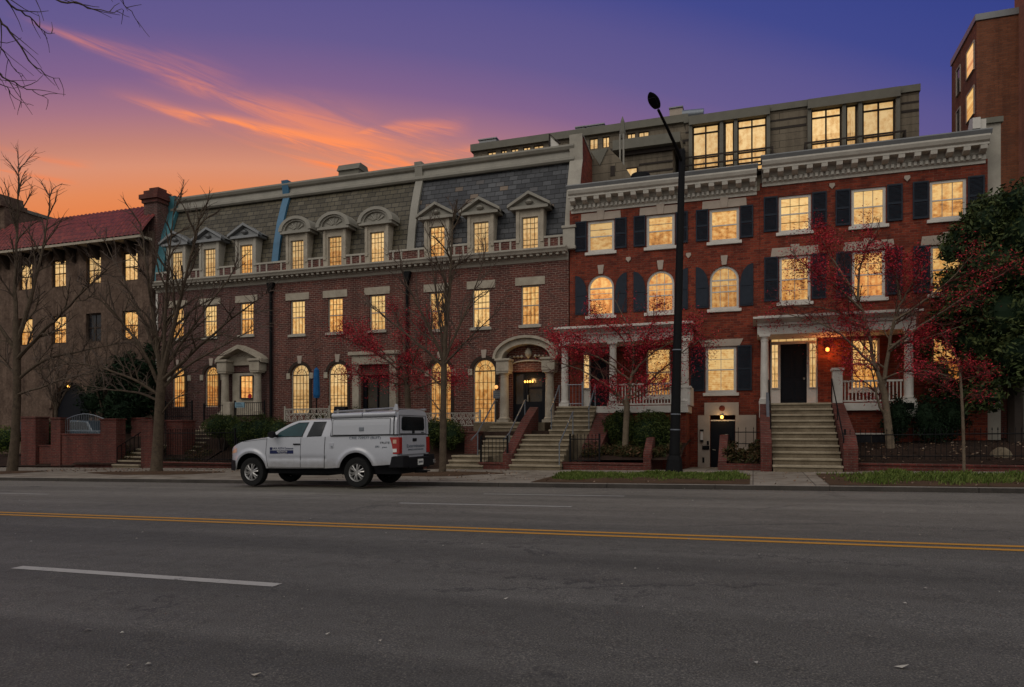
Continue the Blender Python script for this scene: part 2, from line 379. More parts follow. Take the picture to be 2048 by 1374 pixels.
# ================================================================== ground, road, kerbs, pavement
def sheet(name, xs, ys, fz, mat, kind='structure', thick=0):
    mb = MB(); mb.grid(lambda i, j: (xs[i], ys[j], fz(xs[i], ys[j])), len(xs), len(ys))
    o = mb.build(name, mat, smooth=True); o['kind'] = kind; return o
def fr(a, b, n): return [a+(b-a)*i/n for i in range(n+1)]
m, t, b = newmat('asphalt', .82, .3); o_ = obco(t); x_, y_, z_ = t.sep(o_)
fine = t.noise(o_, 70, 3, .7); mid = t.noise(o_, 4.5, 5, .65); big = t.noise(t.comb(t.m('MULTIPLY', x_, .12), t.m('MULTIPLY', y_, .55), 0), 1.0, 5, .6)
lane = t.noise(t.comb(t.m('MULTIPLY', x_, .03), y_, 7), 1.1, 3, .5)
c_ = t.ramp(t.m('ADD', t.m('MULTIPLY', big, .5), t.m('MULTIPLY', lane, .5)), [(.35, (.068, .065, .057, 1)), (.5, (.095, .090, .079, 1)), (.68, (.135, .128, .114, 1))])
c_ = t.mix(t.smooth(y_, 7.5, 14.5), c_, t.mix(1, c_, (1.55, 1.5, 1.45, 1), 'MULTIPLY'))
for yc_, w_ in ((3.4, .55), (5.1, .5), (7.4, .6), (11.3, .6), (13.0, .5)):
    bn_ = t.m('POWER', 2.71828, t.m('MULTIPLY', t.m('POWER', t.m('DIVIDE', t.m('SUBTRACT', t.m('ADD', y_, t.m('MULTIPLY', mid, .3)), yc_), w_), 2.0), -1.0))
    c_ = t.mix(t.m('MULTIPLY', t.m('MULTIPLY', bn_, t.smooth(big, .3, .7)), .38), c_, t.mix(1, c_, (.62, .6, .58, 1), 'MULTIPLY'))
c_ = t.mix(t.m('MULTIPLY', t.smooth(mid, .4, .75), .35), c_, t.mix(1, c_, (.6, .58, .56, 1), 'MULTIPLY'))
c_ = t.mix(.75, c_, t.mix(1, c_, t.ramp(fine, [(.32, (.15, .15, .15, 1)), (.46, (.85, .85, .85, 1)), (.56, (1.05, 1.05, 1.03, 1)), (.66, (2.6, 2.5, 2.3, 1))]), 'MULTIPLY'))
vo = t.node('ShaderNodeTexVoronoi', feature='DISTANCE_TO_EDGE'); t.put(vo.inputs['Vector'], t.comb(t.m('ADD', t.m('MULTIPLY', x_, .16), t.m('MULTIPLY', mid, .25)), t.m('ADD', t.m('MULTIPLY', y_, .42), t.m('MULTIPLY', mid, .5)), 0)); vo.inputs['Scale'].default_value = 1
crk = t.m('MULTIPLY', t.m('SUBTRACT', 1, t.smooth(vo.outputs['Distance'], .0, .012)), t.smooth(big, .44, .56))
c_ = t.mix(t.m('MULTIPLY', crk, .6), c_, (.02, .02, .02, 1))
t.put(b.inputs['Base Color'], c_); bump(t, b, t.m('ADD', fine, t.m('MULTIPLY', mid, .3)), .6, .015)
t.put(b.inputs['Roughness'], t.m('ADD', .62, t.m('MULTIPLY', mid, .3)))
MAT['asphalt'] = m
def M_paint(name, c, wear):
    m, t, b = newmat(name, .7, .3); o = obco(t)
    n = t.m('ADD', t.m('MULTIPLY', t.noise(o, 3, 5, .7), .5), t.m('MULTIPLY', t.noise(o, 60, 3, .7), .5))
    t.put(b.inputs['Base Color'], t.mix(t.smooth(n, wear-.06, wear+.06), (.075, .07, .062, 1), t.mix(t.noise(o, 20, 3), (*[q*.75 for q in c], 1), (*c, 1))))
    bump(t, b, t.noise(o, 70, 3), .4, .01); return m
MAT['yellowpaint'] = M_paint('worn_yellow_paint', (.52, .25, .035), .36)
MAT['whitepaint'] = M_paint('worn_white_paint', (.42, .40, .36), .40)
MAT['oldpaint'] = M_paint('faded_white_paint', (.40, .385, .355), .41)

XS = fr(-170, 130, 100)
struct(sheet('ground', fr(-600, 600, 30), fr(-300, 900, 30), lambda x, y: GR*max(-200, min(200, x))-.55, MAT['soil']))
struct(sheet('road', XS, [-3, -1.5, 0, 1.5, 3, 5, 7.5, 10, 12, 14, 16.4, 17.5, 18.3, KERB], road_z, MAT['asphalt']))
def strip(name, pts_l, pts_r, mat, dz=.005):
    n = len(pts_l); mb = MB(); mb.add([(x, y, road_z(x, y)+dz) for x, y in pts_l]+[(x, y, road_z(x, y)+dz) for x, y in pts_r], [(i, i+1, n+i+1, n+i) for i in range(n-1)])
    return struct(mb.build(name, mat))
for yc in (9.74, 10.03):
    xs = fr(-160, 125, 140); strip('yellow_centre_line', [(x, yc-.065) for x in xs], [(x, yc+.065) for x in xs], MAT['yellowpaint'])
def dash(px0, py0, px1, py1, wd, mat):
    (xa, ya), (xb, yb) = G(px0, py0), G(px1, py1); y = (ya+yb)/2; xs = fr(xa, xb, 8)
    strip('white_lane_line', [(x, y-wd/2) for x in xs], [(x, y+wd/2) for x in xs], mat)
dash(38, 1134, 552, 1172, .15, MAT['whitepaint']); dash(795, 1007, 1145, 1013, .13, MAT['oldpaint']); dash(965, 988.5, 1250, 992, .11, MAT['oldpaint']); dash(-120, 985, 104, 988, .10, MAT['oldpaint'])
MAT['kerbtop'] = M_plain('pale_kerb_top', (.30, .27, .23), .85, .4, 1.5, .2, bumps=.3, c2=(.17, .15, .125))
# kerb of separate stones, gutter face towards the road
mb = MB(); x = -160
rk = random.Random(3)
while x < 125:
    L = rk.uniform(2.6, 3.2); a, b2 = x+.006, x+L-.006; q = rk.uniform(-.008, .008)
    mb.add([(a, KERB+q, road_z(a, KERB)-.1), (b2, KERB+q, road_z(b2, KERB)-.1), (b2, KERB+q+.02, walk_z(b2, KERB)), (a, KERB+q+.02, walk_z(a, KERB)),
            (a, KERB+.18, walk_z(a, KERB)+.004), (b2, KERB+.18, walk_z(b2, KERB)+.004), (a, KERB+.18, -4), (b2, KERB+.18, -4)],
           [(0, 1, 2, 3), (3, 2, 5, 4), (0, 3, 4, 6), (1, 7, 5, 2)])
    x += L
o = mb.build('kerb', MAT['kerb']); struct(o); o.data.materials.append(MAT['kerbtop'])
for p_ in o.data.polygons: p_.material_index = 1 if abs(p_.normal.z) > .6 else 0  # upward faces take the paler kerb colour, upright faces the darker
YW = 24.7                                                   # back edge of the pavement, front of the gardens
m, t, b = newmat('pavement_slabs', .88, .25); o_ = obco(t); x_, y_, z_ = t.sep(o_)
br = t.node('ShaderNodeTexBrick', offset=0); t.put(br.inputs['Vector'], t.comb(x_, y_, 0)); br.inputs['Scale'].default_value = 1; br.inputs['Brick Width'].default_value = 1.5; br.inputs['Row Height'].default_value = 1.45; br.inputs['Mortar Size'].default_value = .012
br.inputs['Color1'].default_value = (.20, .172, .138, 1); br.inputs['Color2'].default_value = (.255, .222, .18, 1); br.inputs['Mortar'].default_value = (.05, .043, .035, 1)
n_ = t.noise(o_, 1.4, 6, .65); t.put(b.inputs['Base Color'], t.mix(t.smooth(n_, .4, .72), br.outputs['Color'], t.mix(1, br.outputs['Color'], (.55, .5, .45, 1), 'MULTIPLY')))
bump(t, b, t.m('ADD', t.noise(o_, 40, 4), t.m('MULTIPLY', br.outputs['Fac'], -1)), .4, .01); MAT['slabs'] = m
struct(sheet('pavement', XS, [KERB+.18, 21, 23, YW+.3], walk_z, MAT['slabs']))
struct(sheet('near_pavement', XS, [-12, -6, -3.2], lambda x, y: GR*x+.07, MAT['slabs']))
struct(sheet('near_kerb', XS, [-3.2, -3.02, -3.0], lambda x, y: GR*x+(.075 if y < -3.01 else -.08), MAT['kerb']))

def blob(name, cx, cy, rx, ry, mat, seed=0, h=.04, n=36):
    rr = random.Random(seed); ph = [rr.uniform(0, 6.28) for i in range(4)]; mb = MB()
    def rad(a): return 1+.10*math.sin(2*a+ph[0])+.08*math.sin(3*a+ph[1])+.06*math.sin(5*a+ph[2])
    def fn(i, j):
        a = 2*math.pi*i/n; q = j/4*rad(a); xx, yy = cx+rx*q*math.cos(a), max(KERB+.2, cy+ry*q*math.sin(a))
        return (xx, yy, walk_z(xx, yy)+.008+h*(1-(j/4)**2))
    mb.grid(fn, n, 5, wrap=True); return struct(mb.build(name, mat, smooth=True, normals=True))
TREES = {'A': (30, 945, 22.0), 'B': (312, 940, 22.5), 'C': (885, 943, 23.0)}
def base(px, Y): return PX(px, Y), Y
for i, (k, (px, py, Y)) in enumerate(TREES.items()):
    cx = PX(px, Y); blob('tree_pit', cx+(.5 if k == 'B' else 0), Y-.6, {'A': 1.7, 'B': 2.9, 'C': 2.3}[k], 1.15, MAT['treepit'], i)
# grass verges by the kerb
def verge_soil(name, x0, x1, y0, y1):
    ys = fr(y0, y1, 4); return struct(sheet(name, fr(x0, x1, 20), ys, lambda x, y: walk_z(x, y)+.012+.05*math.sin(math.pi*(y-y0)/(y1-y0))*math.sin(math.pi*(x-x0)/(x1-x0))**.5, MAT['treepit']))
V1 = (PX(1085, 20.5), PX(1500, 20.5), KERB+.25, 22.75); V2 = (PX(1650, 20.5), 24.0, KERB+.25, 23.5)
verge_soil('verge_soil', *V1); verge_soil('verge_soil', *V2)
def grass(name, x0, x1, y0, y1, n, seed, h0, h1, label, zf=None, mat='grass', ymid=0):
    rr = random.Random(seed); mb = MB(); zf = zf or walk_z
    for i in range(n):
        xx = rr.uniform(x0, x1); yy = rr.uniform(y0, y1)
        dn = .9*noise.noise((xx*.9, yy*1.5, seed))+.6*noise.noise((xx*2.7, yy*3.5, seed+9))+.35-1.5*abs((yy-y0)/(y1-y0)-.5-ymid)**2*2-1.2*max(0, abs((xx-x0)/(x1-x0)-.5)-.42)*10
        if dn < rr.uniform(-.35, .55): continue
        z = zf(xx, yy)+.03; hh = rr.uniform(h0, h1)*(.6+.7*max(0, dn)); a = rr.uniform(0, 6.28); wd = rr.uniform(.008, .018)
        lx, ly = math.cos(a)*hh*rr.uniform(.2, .8), math.sin(a)*hh*rr.uniform(.2, .8); ux, uy = -math.sin(a)*wd, math.cos(a)*wd
        mb.add([(xx-ux, yy-uy, z-.03), (xx+ux, yy+uy, z-.03), (xx+lx*.4+ux*.7, yy+ly*.4+uy*.7, z+hh*.65), (xx+lx, yy+ly, z+hh*.95)], [(0, 1, 2), (0, 2, 3)])
    o = mb.build(name, MAT[mat], normals=False); tag(o, label, 'grass', kind='stuff'); return o
grass('verge_grass', V1[0], V1[1], V1[2]+.5, V1[3], 26000, 1, .05, .16, 'low green grass on the kerb verge around the lamp post', ymid=.1)
grass('verge_grass', V2[0], V2[1]-4, V2[2]+.2, V2[3], 34000, 2, .06, .21, 'taller bright green grass on the kerb verge at the right')

# scattered dead leaves and pale scraps on the road and pavement
rr = random.Random(8); mb = MB()
for i in range(260):
    xx, yy = rr.uniform(-22, 8), rr.uniform(2.5, 18.8)
    z = road_z(xx, yy)+.012; s = rr.uniform(.005, .016)*(1.5 if rr.random() < .1 else 1); a = rr.uniform(0, 6.28)
    c_, s_ = math.cos(a)*s, math.sin(a)*s
    mb.add([(xx+c_*1.6, yy+s_*1.6, z), (xx-s_, yy+c_, z+.004), (xx-c_*1.4, yy-s_*1.4, z), (xx+s_*.8, yy-c_*.8, z+.01)], [(0, 1, 2, 3)])
for (px, py, s) in [(655, 1271, .018), (1803, 1337, .035), (512, 1353, .03), (1012, 1200, .018), (1340, 1146, .016)]:
    xx, yy = G(px, py); z = road_z(xx, yy)+.01
    mb.add([(xx-s*1.3, yy, z), (xx, yy-s*.5, z), (xx+s*1.3, yy+s*.2, z+.02), (xx+s*.2, yy+s*.7, z)], [(0, 1, 2, 3)])
tag(mb.build('road_litter', MAT['litter'], normals=False), 'pale scraps and bits of leaf scattered over the asphalt', 'litter', kind='stuff')
def leaves_on(name, x0, x1, y0, y1, zf, n, seed, label, mat='deadleaf', size=.05):
    rr = random.Random(seed); mb = MB()
    for i in range(n):
        xx, yy = rr.uniform(x0, x1), rr.uniform(y0, y1); z = zf(xx, yy)+.02; s = size*rr.uniform(.5, 1.3); a = rr.uniform(0, 6.28)
        c_, s_ = math.cos(a)*s, math.sin(a)*s; k = rr.uniform(-.02, .03)
        mb.add([(xx+c_, yy+s_, z), (xx-s_*.7, yy+c_*.7, z+k), (xx-c_, yy-s_, z+.02), (xx+s_*.7, yy-c_*.7, z+.03)], [(0, 1, 2, 3)])
    return tag(mb.build(name, MAT[mat], normals=False), label, 'fallen leaves', kind='stuff')

# ================================================================== shared house pieces
def path(cx, z0, z1, wd, kind='rect', n=12):
    h = wd/2
    if kind == 'rect': return [(cx-h, z0), (cx+h, z0), (cx+h, z1), (cx-h, z1)]
    if kind == 'arch': return [(cx-h, z0), (cx+h, z0)]+[(cx+h*math.cos(math.pi*i/n), z1-h+h*math.sin(math.pi*i/n)) for i in range(n+1)]
def window(root, cx, z0, z1, wd, yf, kind='rect', cols=2, rows=(2, 2), pane='pane', frame='frame', bar='leadbar', fw=.06, sill=None, lintel=None, shut=None, key=False, name='window', rec=.11, midrail=True, arch=None):
    mb = MB(); pts = path(cx, z0, z1, wd, kind); yp = yf+rec+.03
    mb.add([(a, yp, b) for a, b in pts], [tuple(range(len(pts)))])
    wobj = mb.build(name, MAT[pane], root)
    f = MB(); f.ring(pts, path(cx, z0+fw, z1-fw, wd-2*fw, kind), yf+rec-.05, yf+rec+.06)
    zs = z1-wd/2 if kind == 'arch' else z1
    zm = (z0+zs)/2 if kind != 'arch' else (z0+(z1-wd/2)*1.0)/2+.12
    if midrail: f.box(cx-wd/2+fw, cx+wd/2-fw, yf+rec-.03, yf+rec+.02, zm-.025, zm+.025)
    f.build('frame', MAT[frame], wobj)
    g = MB(); y0, y1 = yf+rec, yf+rec+.025
    iw = wd-2*fw
    for k in range(1, cols):
        xx = cx-iw/2+iw*k/cols; top = z1-fw if kind == 'rect' else z1-wd/2+math.sqrt(max(.0, (iw/2)**2-(xx-cx)**2))
        if kind == 'arch' and rows[0] == 0: top = z1-wd/2
        g.box(xx-.011, xx+.011, y0, y1, z0+fw, top)
    for (lo, hi, r) in ((z0+fw, zm-.025, rows[1]), (zm+.025, zs-(fw if kind == 'rect' else 0), rows[0] or 2)):
        for k in range(1, r): g.box(cx-iw/2, cx+iw/2, y0+.002, y1+.002, lo+(hi-lo)*k/r-.011, lo+(hi-lo)*k/r+.011)
    if kind == 'arch':
        zc = z1-wd/2; g.box(cx-iw/2, cx+iw/2, y0-.01, y1+.004, zc-.03, zc+.03)
        if rows[0] == 0:
            for a in (30, 60, 90, 120, 150): g.tube([(cx+.12*math.cos(R(a)), y0+.01, zc+.12*math.sin(R(a))), (cx+(iw/2)*math.cos(R(a)), y0+.01, zc+(iw/2)*math.sin(R(a)))], .011, 4)
            g.ring([(cx+.30*math.cos(R(i*15)), zc+.30*math.sin(R(i*15))) for i in range(13)], [(cx+.275*math.cos(R(i*15)), zc+.275*math.sin(R(i*15))) for i in range(13)], y0, y1, closed=False)
    if g.v: g.build('muntin', MAT[bar], wobj)
    if sill: MB().box(cx-wd/2-.1, cx+wd/2+.1, yf-.09, yf+rec-.055, z0-.13, z0-.002).build('sill', MAT[sill], wobj, bevel=.012)
    if lintel:
        lm, lh, fl = lintel; e = .27
        lb = MB(); lb.pxz([(cx-wd/2-e+fl, z1+.01), (cx+wd/2+e-fl, z1+.01), (cx+wd/2+e, z1+lh), (cx-wd/2-e, z1+lh)], yf-.035, yf+.02)
        if key: lb.pxz([(cx-.12, z1+.005), (cx+.12, z1+.005), (cx+.17, z1+lh+.1), (cx-.17, z1+lh+.1)], yf-.06, yf+.015)
        lb.build('lintel', MAT[lm], wobj, bevel=.01)
    if kind == 'arch' and key: MB().pxz([(cx-.09, z1+.03), (cx+.09, z1+.03), (cx+.14, z1+.42), (cx-.14, z1+.42)], yf-.05, yf+.02).build('keystone', MAT['pinkstone'], wobj, bevel=.01)
    if kind == 'arch' and arch: MB().ring([(a, b) for a, b in path(cx, z0, z1+.16, wd+.32, 'arch')][1:], path(cx, z0, z1, wd, 'arch')[1:], yf-.03, yf+.02, closed=False).build('arch_trim', MAT[arch], wobj)
    if shut:
        sw, sides = shut
        for sd in sides:
            xa = cx+sd*(wd/2+.035); xb = xa+sd*sw; x0, x1 = min(xa, xb), max(xa, xb)
            s = MB(); zt = z1+.02; zb = z0+.08; zmid = zb+(zt-zb)*.48
            if kind == 'arch':
                zc = z1-wd/2; n = 8
                arc = [(xb-sd*(sw)*(math.sin(math.pi/2*i/n)), zc-.05+(z1-zc+.1)*math.cos(math.pi/2*i/n)) for i in range(n+1)]
                arc = [(xa+sd*sw*(1-i/n), zc-.25+(zt-zc+.25)*math.sqrt(max(0, 1-(i/n)**2))) for i in range(n+1)]
                poly = [(xb, zb)]+arc+[(xa, zb)]
                s.pxz(poly, yf-.045, yf-.004)
                s.box(x0+.05, x1-.05, yf-.058, yf-.04, zb+.06, zmid-.03); s.box(x0+.05, x1-.05, yf-.058, yf-.04, zmid+.03, zc-.3)
            else:
                s.ring([(x0, zb), (x1, zb), (x1, zt), (x0, zt)], [(x0+.05, zb+.07), (x1-.05, zb+.07), (x1-.05, zt-.06), (x0+.05, zt-.06)], yf-.055, yf-.004)
                s.box(x0+.05, x1-.05, yf-.053, yf-.006, zmid-.04, zmid+.04)
                for (lo, hi) in ((zb+.07, zmid-.04), (zmid+.04, zt-.06)):
                    k = lo+.01
                    while k < hi-.03:
                        s.add([(x0+.05, yf-.05, k), (x1-.05, yf-.05, k), (x1-.05, yf-.015, k+.04), (x0+.05, yf-.015, k+.04)], [(0, 1, 2, 3)]); k += .045
            s.build('shutter', MAT['shutter'], wobj)
    return wobj
def column(root, cx, cy, z0, z1, r, mat, name='column'):
    h = z1-z0
    mb = MB(); mb.lathe(cx, cy, [(r*1.05, z0+.12), (r*1.25, z0+.14), (r*1.28, z0+.19), (r*1.08, z0+.23), (r*1.0, z0+.27), (r*1.0, z0+h*.35), (r*.86, z1-.25), (r*.95, z1-.24), (r*.95, z1-.21), (r*.88, z1-.2), (r*.9, z1-.16), (r*1.15, z1-.1), (r*1.2, z1-.08)], 20)
    c = mb.build(name, MAT[mat], root, smooth=True)
    MB().box(cx-r*1.35, cx+r*1.35, cy-r*1.35, cy+r*1.35, z0, z0+.13).build('base', MAT[mat], c, bevel=.01)
    MB().box(cx-r*1.3, cx+r*1.3, cy-r*1.3, cy+r*1.3, z1-.085, z1).build('capital', MAT[mat], c, bevel=.01)
    return c
def rail_panel(root, x0, x1, y, z0, z1, mat, gap=.12, r=.018, name='railing'):
    mb = MB(); mb.box(x0, x1, y-.035, y+.035, z1-.07, z1); mb.box(x0, x1, y-.03, y+.03, z0+.05, z0+.11)
    n = max(2, int((x1-x0)/gap))
    for i in range(n): mb.box(x0+(i+.5)*(x1-x0)/n-r, x0+(i+.5)*(x1-x0)/n+r, y-r, y+r, z0+.11, z1-.07)
    return mb.build(name, MAT[mat], root)
def steps(root, x0, x1, y0, z0, n, tread, riser, mat='step', name='flight', below=.6):
    pts = [(y0, z0-below)]
    for i in range(n): pts += [(y0+i*tread, z0+i*riser), (y0+i*tread, z0+(i+1)*riser)]
    pts = [(y0, z0-below)]+[p for p in pts[1:]]
    pts += [(y0+n*tread, z0+n*riser), (y0+n*tread, z0-below)]
    fl = MB().pyz(pts, x0, x1).build(name, MAT[mat], root)
    for i in range(n):
        y, z = y0+i*tread, z0+(i+1)*riser
        MB().box(x0-.02, x1+.02, y-.045, y+tread-.01, z-.06, z+.012).build('tread', MAT['tread' if mat == 'step' else mat], fl, bevel=.012)
    return fl
def handrail(root, pts, posts, mat='iron', r=.022, drop=.9, name='handrail'):
    mb = MB(); mb.tube(pts, r, 7)
    for p in posts: mb.tube([p, (p[0], p[1], p[2]-drop)], r*.85, 6)
    return mb.build(name, MAT[mat], root, smooth=True)
def wall_lamp(name, label, p, sz, mat='lamp', energy=0, colr=(1, .6, .25)):
    r = thing(name, label, 'lamp', p)
    MB().lathe(p[0], p[1], [(sz*.3, p[2]+sz*1.4), (sz*.95, p[2]+sz*1.1), (sz*1.0, p[2]+sz*.95)], 10).build('hood', MAT['iron'], r, smooth=True)
    MB().lathe(p[0], p[1], [(sz*.25, p[2]-sz), (sz*.8, p[2]-sz*.5), (sz*.85, p[2]+sz*.4), (sz*.5, p[2]+sz*.9)], 12).build('bulb', MAT[mat], r, smooth=True)
    MB().box(p[0]-sz*.25, p[0]+sz*.25, p[1], p[1]+sz*2.2, p[2]+sz*.95, p[2]+sz*1.35).build('bracket', MAT['iron'], r)
    if energy:
        ld = bpy.data.lights.new('lamp_light', 'POINT'); lo = bpy.data.objects.new('lamp_light', ld); col.objects.link(lo)
        ld.energy = energy; ld.color = colr; ld.shadow_soft_size = .08; lo.location = (0, -sz*2.2, -.02); lo.parent = r
    return r
def text_mesh(body, size, extrude=.002, sx=1.0):
    cu = bpy.data.curves.new('lettering', 'FONT'); cu.body = body; cu.size = size; cu.extrude = extrude; cu.align_x = 'CENTER'; cu.align_y = 'CENTER'
    o = bpy.data.objects.new('lettering', cu); col.objects.link(o); dg = bpy.context.evaluated_depsgraph_get()
    me = bpy.data.meshes.new_from_object(o.evaluated_get(dg)); bpy.data.objects.remove(o); bpy.data.curves.remove(cu)
    for v_ in me.vertices: v_.co.x *= sx
    return me
def lettering(body, size, loc, rot, mat, parent, sx=1.0, name='lettering'):
    me = text_mesh(body, size, .002, sx); o = bpy.data.objects.new(name, me); col.objects.link(o); me.materials.append(mat)
    mw = Matrix.Translation(loc) @ rot.to_4x4(); me.transform(mw)
    o.parent = parent
    return o

# ================================================================== the three mansard houses
YF = 30.0
def mansard(x0, x1, dzr, brick, slate, dormer, label, rib, wlist, portal, trimmat, fl):
    w_ = x1-x0; root = thing('row_house', label, 'row house', ((x0+x1)/2, YF+4, GR*x0), 'attached town houses')
    cs = [x0+1.45, x0+3.66, x0+6.03]
    z2a, z2b = 6.25+dzr, 8.03+dzr*.6; zc = 9.05; zd0, zd1 = 9.6+dzr*.4, 11.1+dzr*.3
    holes = [path(c, z2a, z2b, .86) for c in cs]
    for c in cs[:2]: holes.append(path(c+(.15 if fl != 1 else .1), fl_z0[fl], 4.8+dzr*.5, 1.1 if fl != 1 else .9, 'arch'))
    pc = x0+5.98; pz = portal['floor']
    holes.append([(pc-.8, pz), (pc+.8, pz), (pc+.8, portal['top']), (pc-.8, portal['top'])])
    wl = MB(); wl.wall([(x0, -1.2), (x1, -1.2), (x1, zc), (x0, zc)], holes, YF, .24)
    wl.add([(x0, YF, -1.2), (x0, YF+12, -1.2), (x0, YF+12, 13.5), (x0, YF+1.4, 13.5), (x0, YF, zc)], [(0, 1, 2, 3, 4)])
    wl.add([(x1, YF, -1.2), (x1, YF+12, -1.2), (x1, YF+12, 13.5), (x1, YF+1.4, 13.5), (x1, YF, zc)], [(0, 1, 2, 3, 4)])
    wl.add([(x0, YF+12, -1.2), (x1, YF+12, -1.2), (x1, YF+12, 13.5), (x0, YF+12, 13.5)], [(0, 1, 2, 3)])
    wl.build('wall', MAT[brick], root)
    for i, c in enumerate(cs):
        window(root, c, z2a, z2b, .86, YF, cols=4, rows=(3, 1) if i != 2 else (3, 2), pane='pane' if (i+fl) % 2 else 'paneB', sill=trimmat, lintel=('stone', .37, .0), fw=.055, rec=.13)
    for i, c in enumerate(cs[:2]):
        window(root, c+(.15 if fl != 1 else .1), fl_z0[fl], 4.8+dzr*.5, 1.1 if fl != 1 else .9, YF, 'arch', cols=5, rows=(0, 6), pane='paneC' if fl == 2 else ('paneO' if fl == 1 else 'pane'), arch='darkframe', key=True, name='arched_window', fw=.05, midrail=False, rec=.14)
        MB().box(c-.78+.15, c-.55+.13, YF-.06, YF+.02, 4.05+dzr*.5, 4.35+dzr*.5).build('impost_block', MAT['stone'], root, bevel=.02); MB().box(c+.57+.17, c+.8+.15, YF-.06, YF+.02, 4.05+dzr*.5, 4.35+dzr*.5).build('impost_block', MAT['stone'], root, bevel=.02)
    # cornice with small blocks under it, then a low pierced brick parapet
    co = MB(); co.pyz([(YF-.02, zc), (YF-.05, zc+.12), (YF-.12, zc+.17), (YF-.12, zc+.26), (YF-.42, zc+.30), (YF-.46, zc+.38), (YF-.52, zc+.45), (YF-.52, zc+.52), (YF+.25, zc+.56), (YF+.25, zc)], x0+.002, x1-.002)
    k = x0+.12
    while k < x1-.1: co.box(k, k+.13, YF-.36, YF-.13, zc+.20, zc+.292); k += .30
    cor = co.build('cornice', MAT[trimmat], root)
    seg = [x0]+sum([[c-.45, c+.45] for c in cs], [])+[x1]
    for i in range(0, 8, 2):
        par = MB().box(seg[i]+.003, seg[i+1]-.003, YF-.03, YF+.17, zc+.54, zc+1.02).build('parapet', MAT[brick], root)
        MB().box(seg[i]+.001, seg[i+1]-.001, YF-.07, YF+.21, zc+1.02, zc+1.12).build('coping', MAT[trimmat], par, bevel=.012)
        L = seg[i+1]-seg[i]
        for q in ((.5,) if L < 1.2 else (.34, .68)): MB().box(seg[i]+L*q-.045, seg[i]+L*q+.045, YF-.055, YF-.028, zc+.56, zc+1.018).build('pilaster_strip', MAT[trimmat], par)
    # curved slate slope
    prof = [(YF+.22, zc+.55), (YF+.26, zc+1.2), (YF+.42, zc+2.2), (YF+.68, zc+3.3), (YF+.98, zc+4.2), (YF+1.2, zc+4.75)]
    sl = MB(); sl.grid(lambda i, j: ((x0, x1)[i], *prof[j]), 2, len(prof)); rf = sl.build('mansard_roof', MAT[slate], root, smooth=60)
    tp = MB(); tp.pyz([(YF+1.05, zc+4.72), (YF+.98, zc+4.80), (YF+.98, zc+4.92), (YF+1.08, zc+4.98), (YF+1.12, zc+5.22), (YF+1.0, zc+5.28), (YF+.93, zc+5.40), (YF+.93, zc+5.48), (YF+12, zc+5.52), (YF+12, zc+4.7)], x0+.002, x1-.002)
    tp.build('roof_moulding', MAT['zinc'], rf)
    # dormers
    for i, c in enumerate(cs):
        dm = MB(); dt = zd1+.33
        dm.wall([(c-.66, zc+.56), (c+.66, zc+.56), (c+.66, dt), (c-.66, dt)], [path(c, zd0, zd1, .77)], YF-.04, .2)
        for sx in (-.66, .66): dm.add([(c+sx, YF-.04, zc+.56), (c+sx, YF+1.2, zc+.56), (c+sx, YF+1.2, dt), (c+sx, YF-.04, dt)], [(0, 1, 2, 3)])
        for sx in (-1, 1): dm.box(c+sx*.57-.075, c+sx*.57+.075, YF-.085, YF-.042, zd0+.35, dt-.01)
        do = dm.build('dormer', MAT['stone' if fl != 1 else 'cream'], root)
        window(do, c, zd0, zd1, .77, YF-.04, cols=4, rows=(3, 3), pane='paneC' if (i+fl) % 3 else 'pane', frame='cream', fw=.035, midrail=False, rec=.12)
        pd = MB(); hw = 1.0; pt = dt+.72
        pd.box(c-hw+.1, c+hw-.1, YF-.22, YF+.9, dt-.002, dt+.13)
        if dormer == 'tri':
            pd.pxz([(c-hw+.16, dt+.131), (c+hw-.16, dt+.131), (c, pt-.16)], YF-.10, YF+1.0)
            for sx in (-1, 1):
                pd.prism([(0, 0), (0, .13), (-.12, .16), (-.26, .19), (-.26, .06)], lambda a, b2, s=sx: (c+s*hw, YF+a-.04, dt+.02+b2), lambda a, b2, s=sx: (c, YF+a-.04, pt-.14+b2))
                pd.add([(c+sx*hw, YF-.05, dt+.14), (c, YF-.05, pt), (c, YF+1.1, pt), (c+sx*hw, YF+1.1, dt+.14)], [(0, 1, 2, 3)])
            pd.lathe(c, YF-.11, [(.02, dt+.16), (.14, dt+.22), (.2, dt+.3), (.1, dt+.4), (.02, dt+.45)], 8)
        else:
            n = 14; R0 = hw-.03; hh = .72
            arc = lambda k: [(c-(R0*k)*math.cos(math.pi*i/n), dt+.13+hh*k*math.sin(math.pi*i/n)) for i in range(n+1)]
            pd.ring(arc(1.0), arc(.80), YF-.26, YF+1.1, closed=False); pd.ring(arc(.8), arc(.68), YF-.18, YF+.1, closed=False)
            pd.pxz(arc(.70), YF-.08, YF-.02)
            for a in (35, 62, 90, 118, 145): pd.tube([(c+.12*math.cos(R(a)), YF-.09, dt+.16+.1*math.sin(R(a))), (c+.52*math.cos(R(a)), YF-.09, dt+.14+.42*math.sin(R(a)))], [.03, .05], 5)
        pd.build('pediment', MAT['zinc' if fl != 1 else 'zincgrey'], do)
    # party-wall rib on the right edge
    if rib:
        rb = MB(); rp = [(a-.14, b2) for a, b2 in prof]; rw = .22
        rb.prism(rp+[(YF+1.9, zc+5.7), (YF+1.9, zc+.6)] if False else [(a-.14, b2) for a, b2 in prof]+[(YF+.9, zc+5.62), (YF+1.6, zc+5.62), (YF+1.6, zc+.6)], lambda a, b2: (x1-rw, a, b2), lambda a, b2: (x1+rw-.05, a, b2))
        rb.build('party_wall_rib', MAT[rib], root)
